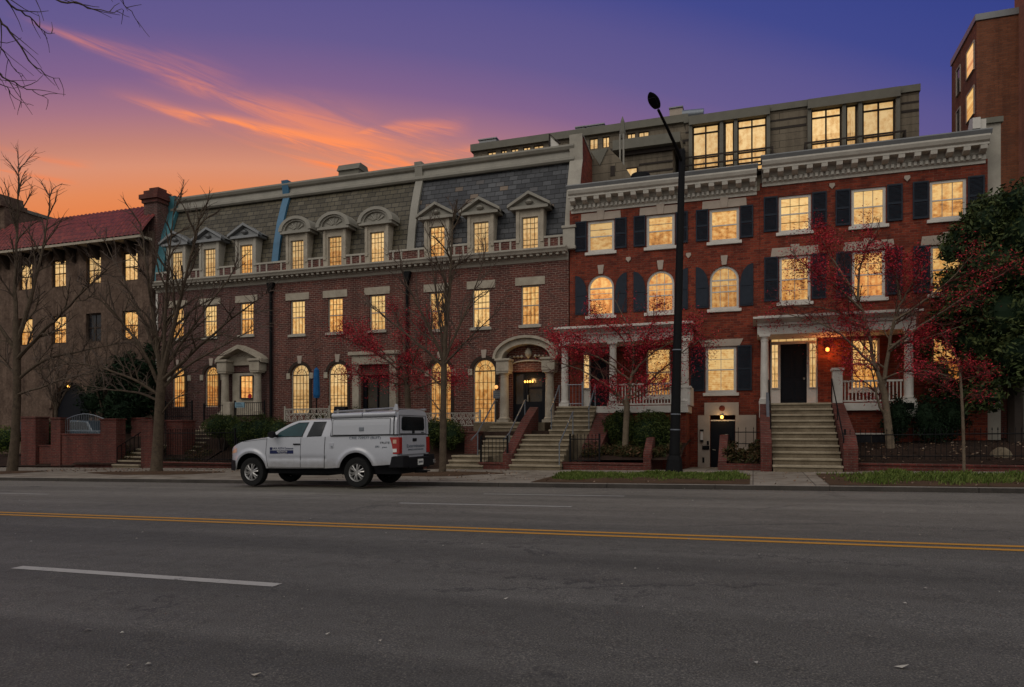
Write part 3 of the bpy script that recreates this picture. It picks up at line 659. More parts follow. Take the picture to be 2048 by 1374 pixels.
    # down pipe
    if fl > 1 or True:
        xx = x1-.08 if fl != 3 else x0+.2
        if fl != 3:
            pm = MB(); pm.tube([(xx, YF-.11, zc-.12), (xx, YF-.11, .6)], .075, 8); pm.add([], [])
            pm.pxz([(xx-.08, zc-.5), (xx+.08, zc-.5), (xx+.2, zc+.02), (xx-.2, zc+.02)], YF-.22, YF-.012)
            pm.build('downpipe', MAT['iron'], root, smooth=True)
    return root, cs, pc
fl_z0 = {1: 2.75, 2: 2.35, 3: 1.86}
X0, X1, X2, X3, X4, X5 = -31.0, -23.28, -15.5, -7.69, .26, 8.15
h1, cs1, pc1 = mansard(X0, X1, .24, 'brickM1', 'slateA', 'tri', 'brown brick house with triangular dormers and a blue flashing strip on its mansard roof', 'bluemetal', None, dict(floor=2.3, top=4.55), 'cream', 1)
h2, cs2, pc2 = mansard(X1, X2, .12, 'brickM', 'slateA', 'arch', 'middle brick house with three round arched dormers on its mansard roof', 'zinc', None, dict(floor=1.9, top=4.2), 'cream', 2)
h3, cs3, pc3 = mansard(X2, X3, 0, 'brickM', 'slateB', 'tri', 'brick house with dark blue slates beside the bright red brick houses', None, None, dict(floor=1.86, top=4.15), 'cream', 3)

# left end of the terrace: teal clad gable edge and white painted corner quoins
zc = 9.05
prof = [(YF+.22, zc+.55), (YF+.26, zc+1.2), (YF+.42, zc+2.2), (YF+.68, zc+3.3), (YF+.98, zc+4.2), (YF+1.2, zc+4.75)]
MB().prism([(a-.2, b2) for a, b2 in prof]+[(YF+.9, zc+5.6), (YF+1.6, zc+5.6), (YF+1.6, zc+.6)], lambda a, b2: (X0-.15, a, b2), lambda a, b2: (X0+.42, a, b2)).build('party_wall_rib', MAT['tealmetal'], h1)
MB().box(X0+.02, X0+.14, YF-.05, YF+.02, 3.6, 9.0).build('corner_strip', MAT['white'], h1)
# raised fire wall between the mansard and red houses
ch = MB(); ch.prism([(a-.12, b2) for a, b2 in prof[1:]]+[(YF+1.0, 14.9), (YF+1.35, 14.9), (YF+3.5, 14.5), (YF+3.5, 10.2)], lambda a, b2: (-7.86, a, b2), lambda a, b2: (-7.34, a, b2))
ch.build('fire_wall', MAT['brickR'], h3)
MB().prism([(a-.17, b2) for a, b2 in prof[1:]]+[(YF+.95, 14.95), (YF+1.4, 14.95), (YF+3.55, 14.55), (YF+3.55, 14.5), (YF+1.37, 14.905), (YF+.995, 14.905)]+[(a-.125, b2) for a, b2 in reversed(prof[1:])], lambda a, b2: (-7.90, a, b2), lambda a, b2: (-7.30, a, b2)).build('fire_wall_facing', MAT['cream'], h3)
MB().box(-7.92, -7.38, YF-.14, YF+.5, zc+.56, zc+1.35).box(-7.97, -7.33, YF-.19, YF+.5, zc+1.35, zc+1.47).box(-7.96, -7.34, YF-.2, YF+.4, zc+.42, zc+.559).build('corner_pedestal', MAT['cream'], h3, bevel=.015)

# portals ------------------------------------------------------------------
def seg_arch(c, zs, hw, rise, k=1.0, n=18):
    return [(c-hw*k*math.cos(math.pi*i/n), zs+rise*k*math.sin(math.pi*i/n)) for i in range(n+1)]
def portal3(root, c, zf):
    for sx in (-1.06, 1.06): column(root, c+sx, YF-.32, zf, 4.15, .21, 'stone')
    for sx in (-1.06, 1.06): en = MB(); en.box(c+sx-.30, c+sx+.30, YF-.62, YF-.002, 4.152, 4.62); en.box(c+sx-.36, c+sx+.36, YF-.68, YF-.004, 4.62, 4.72); en.build('entablature_block', MAT['stone'], root, bevel=.015)
    ar = MB(); ar.ring(seg_arch(c, 4.721, 1.40, .88), seg_arch(c, 4.721, 1.12, .62), YF-.52, YF-.003, closed=False)
    ar.ring(seg_arch(c, 4.721, 1.52, 1.0), seg_arch(c, 4.721, 1.40, .88), YF-.66, YF-.005, closed=False)
    ar.build('arch_hood', MAT['stone'], root)
    ct = MB(); ct.lathe(c, YF-.1, [(.03, 4.75), (.14, 4.86), (.17, 5.0), (.12, 5.12), (.04, 5.22)], 10)
    for sx in (-1, 1):
        for k in range(4): ct.lathe(c+sx*(.32+.18*k), YF-.08, [(.02, 4.76-.02*k+.03*k), (.09, 4.82), (.02, 4.92-.02*k)], 7)
    ct.ring(seg_arch(c, 4.4, .95, .28), seg_arch(c, 4.4, .88, .22), YF-.09, YF-.003, closed=False)
    ct.build('carved_cartouche', MAT['stone'], root, smooth=True)
    # black door with glazed upper halves and side lights
    dr = MB(); z1 = 4.15
    dr.ring(path(c, zf, z1, 1.6), path(c, zf+.02, z1-.08, 1.42), YF+.14, YF+.26)
    dr.box(c-.71, c-.3, YF+.16, YF+.22, zf+.02, zf+.85); dr.box(c-.3, c-.22, YF+.13, YF+.24, zf+.02, z1-.08)
    dr.ring(path(c+.24, zf+.02, z1-.08, .92), path(c+.24, zf+.95, z1-.25, .66), YF+.15, YF+.21)
    dr.box(c-.09, c+.57, YF+.17, YF+.2, zf+.95+(z1-zf-1.2)*.55, zf+1.02+(z1-zf-1.2)*.55)
    do = dr.build('door', MAT['blackdoor'], root)
    MB().box(c-.10, c-.07, YF+.08, YF+.14, zf+.95, zf+1.25).build('handle', MAT['zinc'], do)
    gl = MB(); gl.add([(c-.71, YF+.235, zf+.85), (c+.71, YF+.235, zf+.85), (c+.71, YF+.235, z1-.05), (c-.71, YF+.235, z1-.05)], [(0, 1, 2, 3)]); gl.build('door_glass', MAT['doorglass'], do)
MAT['doorglass'] = M_plain('dim_hall_glass', (.05, .035, .018), .15, .7, 3, .5)
portal3(h3, pc3, 1.86)
ch_ = thing('hall_chandelier', 'small lit chandelier glowing behind the glazed black door under the carved arch', 'chandelier', (pc3-.05, YF+.1, 3.7))
mbc = MB()
for k in range(4): mbc.lathe(pc3-.23+.12*k, YF+.12, [(.01, 3.66), (.045, 3.69), (.03, 3.75), (.005, 3.78)], 8)
mbc.build('bulb', MAT['lamp'], ch_, smooth=True); MB().tube([(pc3-.34, YF+.12, 3.64), (pc3+.24, YF+.12, 3.64)], .015, 6).tube([(pc3-.05, YF+.12, 3.64), (pc3-.05, YF+.12, 4.05)], .01, 5).build('rod', MAT['darkbrown'], ch_)
ld = bpy.data.lights.new('lamp_light', 'POINT'); lo = bpy.data.objects.new('lamp_light', ld); col.objects.link(lo); ld.energy = 10; ld.color = (1, .55, .18); ld.shadow_soft_size = .1; lo.location = (0, -.5, .1); lo.parent = ch_
# portal of the first house: broken gable over two columns
def portal1(root, c, zf):
    for sx in (-1.02, 1.02): column(root, c+sx, YF-.34, zf, 4.55, .2, 'stone')
    for sx in (-1.02, 1.02): en = MB(); en.box(c+sx-.3, c+sx+.3, YF-.62, YF-.002, 4.552, 5.05); en.box(c+sx-.37, c+sx+.37, YF-.69, YF-.004, 5.05, 5.17); en.build('entablature_block', MAT['stone'], root, bevel=.015)
    g = MB()
    for sx in (-1, 1):
        pts = [(c+sx*(1.45-1.45*i/8), 5.172+.74*(i/8)**.72) for i in range(9)]
        lo_ = [(a, b2-.2) for a, b2 in pts]
        g.ring(pts, lo_, YF-.62, YF-.006, closed=False)
    g.pxz([(c-1.2, 4.9), (c+1.2, 4.9), (c+1.0, 5.3), (c+.4, 5.7), (c-.4, 5.7), (c-1.0, 5.3)], YF-.12, YF-.003)
    g.build('gable_hood', MAT['stone'], root)
    MB().box(c-.78, c+.78, YF-.08, YF+.2, zf+.01, zf+2.2).build('door_panel', MAT['stone'], root)
    dw = window(root, c+.2, 3.15, 4.36, .84, YF-.085, cols=3, rows=(2, 2), pane='paneO', frame='shutter', fw=.05, rec=-.06, midrail=False, name='door_window')
    MB().tube([(c+.42, YF-.2, 3.28), (c+.42, YF-.18, 3.28)], .12, 16).build('wreath', MAT['redleaf'], dw)
portal1(h1, pc1, 2.3)
def portal2(root, c, zf):
    MB().box(c-1.35, c+1.35, YF-.4, YF-.003, 5.15, 5.32).box(c-1.2, c+1.2, YF-.3, YF-.004, 4.7, 5.149).build('entablature', MAT['stone'], root, bevel=.02)
    for sx in (-1.02, 1.02): MB().box(c+sx-.18, c+sx+.18, YF-.24, YF-.005, zf, 4.699).build('pilaster', MAT['stone'], root, bevel=.015)
    d_ = MB().ring(path(c, zf, 4.2, 1.6), path(c, zf+.3, 4.05, 1.2), YF+.12, YF+.22).box(c-.03, c+.03, YF+.13, YF+.2, zf+.3, 4.05).build('door', MAT['blackdoor'], root)
    MB().add([(c-.7, YF+.2, zf+.1), (c+.7, YF+.2, zf+.1), (c+.7, YF+.2, 4.1), (c-.7, YF+.2, 4.1)], [(0, 1, 2, 3)]).build('door_glass', MAT['doorglass'], d_)
portal2(h2, pc2, 1.9)

# chimney vent on the mansard roof, brick chimney at the left end, stucco gable block behind the fire wall
v_ = thing('roof_vent', 'small square grey vent box on the mansard ridge', 'vent', (PX(703, 33), 33, 14.5))
vx = PX(703, 33); MB().box(vx-.62, vx+.62, 32.7, 33.6, 14.3, 15.5).build('vent_box', MAT['beigetrim'], v_)
MB().pyz([(32.6, 15.5), (33.7, 15.5), (33.5, 15.85), (32.8, 15.85)], vx-.68, vx+.68).build('vent_cap', MAT['beigetrim'], v_)
cx = -31.62; c_ = thing('chimney', 'brown brick chimney with flared cap between the stucco house and the mansard roof', 'chimney', (cx, YF+.7, 9.5))
MB().box(cx-.48, cx+.48, YF+.2, YF+1.2, 9.6, 14.15).build('stack', MAT['brickM1'], c_)
MB().box(cx-.56, cx+.56, YF+.12, YF+1.28, 14.15, 14.35).box(cx-.66, cx+.66, YF+.02, YF+1.38, 14.35, 14.6).box(cx-.5, cx+.5, YF+.2, YF+1.2, 14.6, 14.85).box(cx-.3, cx+.35, YF+.4, YF+1.0, 14.85, 15.05).build('cap', MAT['brickW'], c_)
rw = thing('rooftop_annex', 'tan stucco rooftop annex with a pitched skylight behind the fire wall', 'annex', (-5.6, 35, 10))
ay = 33.2
MB().pxz([(PX(1178, ay), 9.5), (PX(1262, ay), 9.5), (PX(1262, ay), PZ(1262, 352, ay)), (PX(1240, ay), PZ(1240, 318, ay)), (PX(1217, ay), PZ(1217, 296, ay)), (PX(1200, ay), PZ(1200, 328, ay)), (PX(1180, ay), PZ(1180, 300, ay))], ay, 38).build('wall', MAT['beige'], rw)
MB().prism([(PX(1182, ay), PZ(1182, 303, ay)), (PX(1200, ay), PZ(1200, 331, ay)), (PX(1216, ay), PZ(1216, 297, ay)), (PX(1203, ay), PZ(1203, 299, ay))], lambda a, b2: (a, ay-.06, b2), lambda a, b2: (a, ay-.002, b2)).build('skylight', MAT['beigetrim'], rw)
MB().box(PX(1221, ay), PX(1230, ay), ay-.03, ay-.004, PZ(1225, 352, ay), PZ(1225, 332, ay)).build('narrow_window', MAT['darkbrown'], rw)
a_ = thing('roof_antenna', 'tall thin white mast behind the tan rooftop annex', 'antenna', (PX(1240, 36), 36, 12))
MB().tube([(PX(1240, 36), 36, 11), (PX(1240, 36), 36, PZ(1240, 268, 36))], .05, 6).tube([(PX(1247, 36), 36, 11), (PX(1247, 36), 36, PZ(1247, 268, 36))], .05, 6).build('mast', MAT['zinc'], a_)
MB().lathe(PX(1245, 36.2), 36.2, [(.12, PZ(1240, 275, 36)), (.16, PZ(1240, 262, 36)), (.1, PZ(1240, 240, 36)), (.01, PZ(1240, 230, 36))], 8).build('finial', MAT['beigetrim'], a_)
MAT['brickT2'] = M_brick('pale_tower_brick', (.36, .14, .085), (.29, .11, .065), (.30, .18, .13), .3, .1, .010, .3)
MAT['rust'] = M_plain('rust_orange_canvas', (.16, .045, .018), .8, .4, 2)
# ================================================================== the two bright red houses
def red_cornice(root, x0, x1, zb, zt, caps=True):
    h = zt-zb; yo = YF
    co = MB()
    co.pyz([(yo-.002, zb), (yo-.05, zb), (yo-.05, zb+.10), (yo-.10, zb+.14), (yo-.10, zb+.30), (yo-.14, zb+.34), (yo-.14, zb+.52), (yo-.52, zb+.54), (yo-.52, zb+.62), (yo-.60, zb+.68), (yo-.66, zb+.80), (yo-.66, zb+.86), (yo+.2, zb+.90), (yo+.2, zb)], x0, x1)
    k = x0+.06
    while k < x1-.1: co.box(k, k+.10, yo-.19, yo-.101, zb+.15, zb+.30); k += .19
    o = co.build('cornice', MAT['creamR'], root)
    n = int(round((x1-x0-.3)/.52))
    for i in range(n+1):
        xx = x0+.16+(x1-x0-.32)*i/n
        MB().pyz([(yo-.142, zb+.30), (yo-.32, zb+.32), (yo-.48, zb+.40), (yo-.51, zb+.536), (yo-.142, zb+.536)], xx-.11, xx+.11).build('bracket', MAT['creamR'], o)
    MB().pyz([(yo-.64, zb+.865), (yo-.70, zb+1.0), (yo-.70, zb+1.04), (yo-.1, zb+1.10), (yo-.1, zb+.905)], x0-.05, x1+.05).build('gutter', MAT['zincgrey'], o)
    MB().pyz([(yo-.08, zb+1.0), (yo-.06, zb+1.16), (yo+11.9, zb+1.2), (yo+11.9, zb+1.0)], x0, x1).build('roof', MAT['zincgrey'], o)
def red_walls(root, x0, x1, holes, top):
    wl = MB(); wl.wall([(x0, -1.2), (x1, -1.2), (x1, top), (x0, top)], holes, YF, .22)
    for xx in (x0, x1): wl.add([(xx, YF, -1.2), (xx, YF+12, -1.2), (xx, YF+12, top), (xx, YF, top)], [(0, 1, 2, 3)])
    wl.add([(x0, YF+12, -1.2), (x1, YF+12, -1.2), (x1, YF+12, top), (x0, YF+12, top)], [(0, 1, 2, 3)])
    return wl.build('wall', MAT['brickR'], root)
rA = thing('row_house', 'red brick house with three round headed windows and arched shutters on its middle floor', 'row house', ((X3+X4)/2, YF+4, 0), 'attached town houses')
cA = [-6.25, -3.70, -1.12]; a0, a1 = X3+.05, X4
doorA = (-6.31, 2.55, 5.0); baseA = (-1.18, -.05, 2.15)
holes = [path(c, 9.27, 10.64, 1.18) for c in cA]+[path(c, 6.5, 8.27, 1.15, 'arch') for c in cA]+[path(-1.25, 3.06, 4.96, 1.22), path(-3.78, 2.95, 5.0, 1.05), path(doorA[0], 2.55, 5.05, 1.5), path(-1.18, -.1, 2.16, .98)]
red_walls(rA, a0, a1, holes, 11.2)
red_cornice(rA, X3+.12, X4-.12, 11.04, 12)
for i, c in enumerate(cA):
    window(rA, c, 9.27, 10.64, 1.18, YF, cols=1, rows=(2 if i != 2 else 1, 1), pane='paneB' if i == 0 else 'pane', frame='white', bar='frame', fw=.11, sill='white', lintel=('pinkstone', .34, -.02), key=True, shut=(.5, (-1, 1)))
    window(rA, c, 6.5, 8.27, 1.15, YF, 'arch', cols=3 if i else 1, rows=(2, 1), pane='paneO' if i < 2 else 'pane', frame='white', bar='white', fw=.09, sill='white', key=True, shut=(.52, (-1, 1)), name='arched_window')
window(rA, -1.25, 3.06, 4.96, 1.22, YF, cols=2, rows=(2, 1), pane='paneB', frame='white', bar='white', fw=.11, sill='white', lintel=('pinkstone', .30, .14), shut=(.56, (-1, 1)))
window(rA, -3.78, 2.95, 5.0, 1.05, YF, cols=1, rows=(1, 1), pane='pane', frame='white', fw=.08, sill='white')
def tie(root, x, z):
    MB().pxz([(x-.11, z), (x, z-.13), (x+.11, z), (x+.09, z+.1), (x-.09, z+.1)], YF-.06, YF+.01).build('tie_plate', MAT['pinkstone'], root, bevel=.01)
tie(rA, PX(1377, YF), PZ(1377, 511, YF)); tie(rA, PX(1257, YF), PZ(1257, 519, YF))
# porch of the arched house
def porch(root, x0, x1, yf, zr0, zr1, zfl, cols, mat='white'):
    zt = zr1
    r = MB(); r.pyz([(YF-.005, zr0), (yf+.12, zr0), (yf+.12, zr0+.30), (yf+.04, zr0+.33), (yf+.04, zr0+.42), (yf-.06, zr0+.46), (yf-.2, zr0+.52), (yf-.24, zr0+.60), (yf-.24, zr0+.66), (YF-.005, zr0+.76)], x0, x1)
    o = r.build('porch_roof', MAT[mat], root)
    MB().box(x0-.16, x1+.16, yf-.30, YF-.006, zr0+.56, zr0+.635).build('roof_edge', MAT[mat], o)
    f_ = MB().box(x0+.08, x1-.06, yf+.0, YF-.004, zfl-.28, zfl).build('porch_floor', MAT[mat], root, bevel=.015)
    for cx in cols:
        column(root, cx, yf+.24, zfl+.001, zr0, .155, mat, 'porch_column')
    return o, f_
porch(rA, -7.62, -2.35, 28.2, 5.12, 5.75, 2.50, (-7.45, -5.42, -2.55))
MB().box(-7.45, -2.5, 28.4, YF-.01, -.6, 2.215).build('porch_base', MAT['brickR'], rA)
rail_panel(rA, -5.22, -2.8, 28.44, 2.5, 3.42, 'white', .12, .02)
MB().box(-2.82, -2.34, 28.32, 28.7, 2.502, 3.18).box(-2.86, -2.3, 28.28, 28.74, 3.18, 3.27).build('rail_pier', MAT['white'], rA, bevel=.015)
MB().box(-2.38, -2.33, 28.72, YF-.01, 2.51, 3.25).build('side_cheek', MAT['white'], rA)
def black_door(root, cx, z0, z1, wd, lights=True, amber='paneO'):
    y = YF+.16
    d = MB(); d.box(cx-wd/2, cx+wd/2, y, y+.06, z0, z1)
    for (lo, hi) in ((.08, .38), (.45, .92)):
        for sx in (-1, 1): d.box(cx+sx*wd*.23-wd*.17, cx+sx*wd*.23+wd*.17, y-.015, y+.002, z0+(z1-z0)*lo, z0+(z1-z0)*hi)
    do = d.build('door', MAT['blackdoor'], root, bevel=.008)
    MB().lathe(cx+wd*.4, y-.05, [(.02, z0+.98), (.04, z0+1.0), (.04, z0+1.05), (.02, z0+1.07)], 8).build('handle', MAT['zinc'], do, smooth=True)
    return do
dA = black_door(rA, -6.22, 2.55, 4.95, .98)
fA = MB().ring(path(-6.31, 2.5, 5.05, 1.5), [(-6.73, 2.55), (-5.73, 2.55), (-5.73, 4.96), (-6.73, 4.96)], YF+.08, YF+.24).build('door_frame', MAT['white'], rA)
window(rA, -6.88, 3.34, 4.83, .28, YF, cols=1, rows=(3, 3), pane='paneC', frame='white', bar='white', fw=.03, rec=.02, midrail=False, name='side_light')
# basement entrance with grey painted surround
sA = MB().box(-2.16, -1.68, YF-.07, YF-.003, -.3, 2.14).box(-.68, .12, YF-.07, YF-.003, -.3, 2.14).box(-1.9, -.55, YF-.075, YF-.0025, 2.142, 2.66)
sA.build('basement_surround', MAT['white_d'] if 'white_d' in MAT else MAT['pinkstone'], rA)
bd = MB().box(-1.66, -.70, YF+.10, YF+.16, -.1, 1.9); bd.box(-1.55, -.81, YF+.085, YF+.102, .1, .8); bd.box(-1.55, -.81, YF+.085, YF+.102, 1.0, 1.75)
bdo = bd.build('basement_door', MAT['blackdoor'], rA); MB().tube([(-1.58, YF+.05, .72), (-1.46, YF+.05, .70)], .02, 6).build('handle', MAT['zinc'], bdo); MB().box(-1.1, -.98, YF+.07, YF+.084, 1.3, 1.36).build('letter_plate', MAT['zinc'], bdo)
MB().box(-1.66, -.70, YF+.09, YF+.2, 1.9, 1.95).build('door_head', MAT['white'], rA)
MB().tube([(-1.2, YF-.085, 2.42), (-1.2, YF-.06, 2.42)], .12, 14).build('round_plaque', MAT['brickR'], rA)
sc_ = thing('wall_lantern', 'small unlit lantern with white glass on the grey basement door jamb', 'lantern', (PX(1404, YF), YF-.07, 1.25))
lx = PX(1404, YF); MB().box(lx-.05, lx+.05, YF-.18, YF-.09, 1.12, 1.48).build('glass', MAT['white'], sc_); MB().box(lx-.07, lx+.07, YF-.2, YF-.071, 1.48, 1.55).box(lx-.06, lx+.06, YF-.19, YF-.071, 1.05, 1.12).build('cap', MAT['iron'], sc_)
it = thing('intercom', 'black intercom and key boxes beside the basement door', 'intercom', (PX(1410, YF), YF-.07, .9))
ix = PX(1411, YF); MB().box(ix-.12, ix+.16, YF-.11, YF-.071, .72, .88).box(ix+.06, ix+.14, YF-.11, YF-.071, .92, 1.08).box(ix-.12, ix-.04, YF-.11, YF-.071, .18, .40).build('box', MAT['iron'], it)
wall_lamp('basement_lamp', 'lit bulb hanging over the basement door of the arched window house', (PX(1445, YF)-.02, YF-.10, 2.06), .075, energy=5)

rB = thing('row_house', 'red brick house with square headed windows and a columned porch at the right end', 'row house', ((X4+X5)/2, YF+4, 0), 'attached town houses')
cB = [1.57, 4.21, 6.88]; b0, b1 = X4+.005, X5
holes = [path(c, 9.42, 10.88, 1.2) for c in cB]+[path(c, 6.62, 8.46, 1.16) for c in cB]+[path(4.1, 3.1, 5.07, 1.0), path(6.85, 3.1, 5.07, 1.0), path(1.53, 2.5, 5.22, 1.78)]
red_walls(rB, b0, b1, holes, 11.5)
red_cornice(rB, X4+.08, X5-.08, 11.33, 12.3)
for i, c in enumerate(cB):
    window(rB, c, 9.42, 10.88, 1.2, YF, cols=3, rows=(2, 2) if i == 0 else (1, 1), pane='paneB' if i < 2 else 'pane', frame='white', bar='leadbar' if i == 0 else 'frame', fw=.10, sill='white', shut=(.53, (-1, 1)))
    window(rB, c, 6.62, 8.46, 1.16, YF, cols=2, rows=(2, 2), pane='paneO' if i == 1 else 'pane', frame='white', bar='frame', fw=.10, sill='white', lintel=('pinkstone', .36, -.05), key=True, shut=(.53, (-1, 1)))
window(rB, 4.1, 3.1, 5.07, 1.0, YF, cols=2, rows=(2, 2), pane='pane', frame='white', fw=.08, sill='white')
window(rB, 6.85, 3.1, 5.07, 1.0, YF, cols=2, rows=(2, 2), pane='paneO', frame='white', fw=.08, sill='white')
tie(rB, PX(1664, YF), PZ(1664, 372, YF)); tie(rB, PX(1814, YF), PZ(1814, 357, YF))
porch(rB, .16, 5.5, 28.2, 5.16, 5.8, 2.52, (.42, 5.29))
MB().box(.3, 5.4, 28.4, YF-.01, -.6, 2.235).build('porch_base', MAT['brickR'], rB)
rail_panel(rB, 3.15, 5.1, 28.44, 2.52, 3.36, 'white', .12, .02)
MB().box(2.78, 3.12, 28.26, 28.62, 2.522, 3.72).box(2.73, 3.17, 28.21, 28.67, 3.72, 3.82).build('rail_pier', MAT['white'], rB, bevel=.015)
MB().box(.22, .66, 28.2, 28.64, 2.0, 2.522).build('column_pedestal', MAT['white'], rB, bevel=.015); MB().box(5.05, 5.53, 28.2, 28.64, 2.0, 2.523).build('column_pedestal', MAT['white'], rB, bevel=.015)
dB = black_door(rB, 1.53, 2.55, 4.96, .98)
fB = MB().ring(path(1.53, 2.5, 5.22, 1.76), path(1.53, 2.55, 5.18, 1.70), YF+.06, YF+.2); fB.box(.97, 1.04, YF+.07, YF+.23, 2.55, 5.05); fB.box(2.02, 2.09, YF+.07, YF+.23, 2.55, 5.05); fB.box(.68, 2.38, YF+.065, YF+.22, 4.97, 5.05); fB.box(.69, .97, YF+.08, YF+.2, 2.55, 3.2); fB.box(2.09, 2.37, YF+.08, YF+.2, 2.55, 3.2)
fB.build('door_frame', MAT['white'], rB)
for cx in (.83, 2.23): window(rB, cx, 3.2, 4.97, .27, YF, cols=2, rows=(3, 3), pane='paneC', frame='white', bar='leadbar', fw=.025, rec=.04, midrail=False, name='side_light')
window(rB, 1.53, 5.05, 5.18, 1.68, YF, cols=6, rows=(1, 1), pane='paneC', frame='white', bar='leadbar', fw=.015, rec=.04, midrail=False, name='fan_light')
window(rB, PX(1742, 28.4), .95, 1.42, 1.5, 28.4, cols=2, rows=(1, 1), pane='panedark', frame='white', fw=.05, rec=-.06, midrail=False, name='basement_window')
wall_lamp('porch_lamp', 'glowing orange porch lamp on the red wall right of the front door', (PX(1655, YF-.2), YF-.2, PZ(1655, 699, YF-.2)), .085, 'lampred', 22, (1, .30, .08))
# cream capped end wall at the right of the terrace
ew = thing('end_wall', 'tall narrow grey rendered end wall with a stone cap at the right of the red houses', 'wall', (8.6, YF+.6, 0))
MB().box(X5+.01, 8.66, YF+.35, YF+6, -1, 12.9).build('render', MAT['cream'], ew)
MB().box(X5-.35, 8.72, YF+.25, YF+6, 12.9, 13.1).build('cap', MAT['beigetrim'], ew)
MB().box(X5-.28, X5+.005, YF+.4, YF+6, 11.5, 12.9).build('brick_return', MAT['brickT'], ew)
MB().pyz([(YF-.3, 12.55), (YF-.3, 12.95), (YF+.1, 13.05), (YF+.4, 12.6)], X5-.55, X5-.3).box(X5-.34, X5-.1, YF-.2, YF+.3, 12.5, 12.9).build('white_finial', MAT['white'], ew)

# ================================================================== brown stucco house at the left
hs = thing('stucco_house', 'brown stucco house with a red tiled mansard and timber brackets under its eave', 'house', (-37, YF+4, -.5))
s0, s1 = -43.6, X0-.3; cS = [-41.0, -38.3, -35.6, -32.9]
holes = [path(c, 9.87, 11.47, 1.12) for c in cS]+[path(c, 6.57, 8.2, 1.15) for c in cS]+[path(-37.3, .6, 4.3, 3.0, 'arch')]
wl = MB(); wl.wall([(s0, -2), (s1, -2), (s1, 12.5), (s0, 12.5)], holes, YF, .25)
for xx in (s0, s1): wl.add([(xx, YF, -2), (xx, YF+12, -2), (xx, YF+12, 12.5), (xx, YF, 12.5)], [(0, 1, 2, 3)])
wl.add([(s0, YF+12, -2), (s1, YF+12, -2), (s1, YF+12, 14), (s0, YF+12, 14)], [(0, 1, 2, 3)]); wl.build('wall', MAT['stucco'], hs)
for i, c in enumerate(cS):
    window(hs, c, 9.87, 11.47, 1.12, YF, cols=3, rows=(2, 1), pane='paneC', frame='darkframe', bar='darkframe', fw=.07, rec=.16)
    window(hs, c, 6.57, 8.2, 1.15, YF, cols=2, rows=(1, 1), pane='pane' if i != 2 else 'panedark', frame='darkframe', bar='darkframe', fw=.07, rec=.16)
m, t, b = newmat('red_roof_tile', .55, .4); o_ = obco(t); x_, y_, z_ = t.sep(o_)
wv = t.m('SINE', t.m('MULTIPLY', x_, 6.2832/.30)); n_ = t.noise(o_, 3, 5, .65); rowz = t.m('FRACT', t.m('DIVIDE', z_, .30))
t.put(b.inputs['Base Color'], t.mix(t.m('MULTIPLY', t.m('LESS_THAN', rowz, .12), .6), t.ramp(n_, [(.3, (.07, .010, .010, 1)), (.55, (.17, .022, .018, 1)), (.75, (.24, .045, .03, 1))]), (.02, .005, .005, 1)))
bump(t, b, t.m('ADD', t.m('MULTIPLY', wv, .5), t.m('MULTIPLY', rowz, -.6)), 1.0, .06); MAT['redtile'] = m
tr = MB(); nx = 260
pr = [(YF-.78, 12.1), (YF-.55, 12.5), (YF-.1, 13.1), (YF+.5, 13.75), (YF+.95, 14.25)]
tr.grid(lambda i, j: (s0-.3+(s1-s0+.3)*i/nx, pr[j][0]-.05*abs(math.sin(math.pi*(s1-s0)*i/nx/.3)), pr[j][1]+.05*abs(math.sin(math.pi*(s1-s0)*i/nx/.3))), nx+1, len(pr))
tr.build('tile_roof', MAT['redtile'], hs, smooth=80)
MB().box(s0-.3, s1, YF-.8, YF+.02, 11.96, 12.09).build('eave', MAT['stone'], hs)
MB().box(s0, s1, YF+.9, YF+12, 13.9, 14.2).build('flat_roof', MAT['darkbrown'], hs)
k = s0+.3
while k < s1-.2:
    MB().pyz([(YF-.005, 11.2), (YF-.1, 11.2), (YF-.68, 11.86), (YF-.68, 11.955), (YF-.005, 11.955)], k-.09, k+.09).build('eave_bracket', MAT['darkframe'], hs); k += .9
MB().add([(-38.9, YF+.24, .3), (-35.7, YF+.24, .3), (-35.7, YF+.24, 4.3), (-38.9, YF+.24, 4.3)], [(0, 1, 2, 3)]).box(-37.8, -36.8, YF+.18, YF+.235, .3, 2.6).build('entry_door', MAT['blackdoor'], hs)
MB().ring(path(-37.3, .2, 4.55, 3.5, 'arch')[1:], path(-37.3, .2, 4.3, 3.0, 'arch')[1:], YF-.1, YF+.01, closed=False).build('entry_arch', MAT['stucco'], hs)
wall_lamp('entry_lamp', 'tiny yellow lamp glowing in the arched entry of the brown stucco house', (-37.33, YF-.15, 4.05), .08, energy=5)
# taller pale house beyond it
hf = thing('corner_house', 'tall grey stone house with a stepped parapet at the far left edge', 'house', (-48, YF+5, -.6))
MB().box(-56, s0-.02, YF+.6, YF+15, -2, 15.3).build('wall', MAT['stucco'], hf); MB().box(-56.1, s0+.05, YF+.35, YF+2, 15.3, 15.6).box(-56, s0-.3, YF+.5, YF+2, 15.6, 16.1).build('parapet', MAT['stucco'], hf)
MB().box(s0-.4, s0+.06, YF+2, YF+15, 15.3, 15.5).build('side_coping', MAT['beigetrim'], hf)
for zz in (3.0, 6.6, 9.9): window(hf, -46.5, zz, zz+1.7, 1.1, YF+.58, cols=2, rows=(2, 2), pane='panedark', frame='stone', fw=.08, rec=-.05)

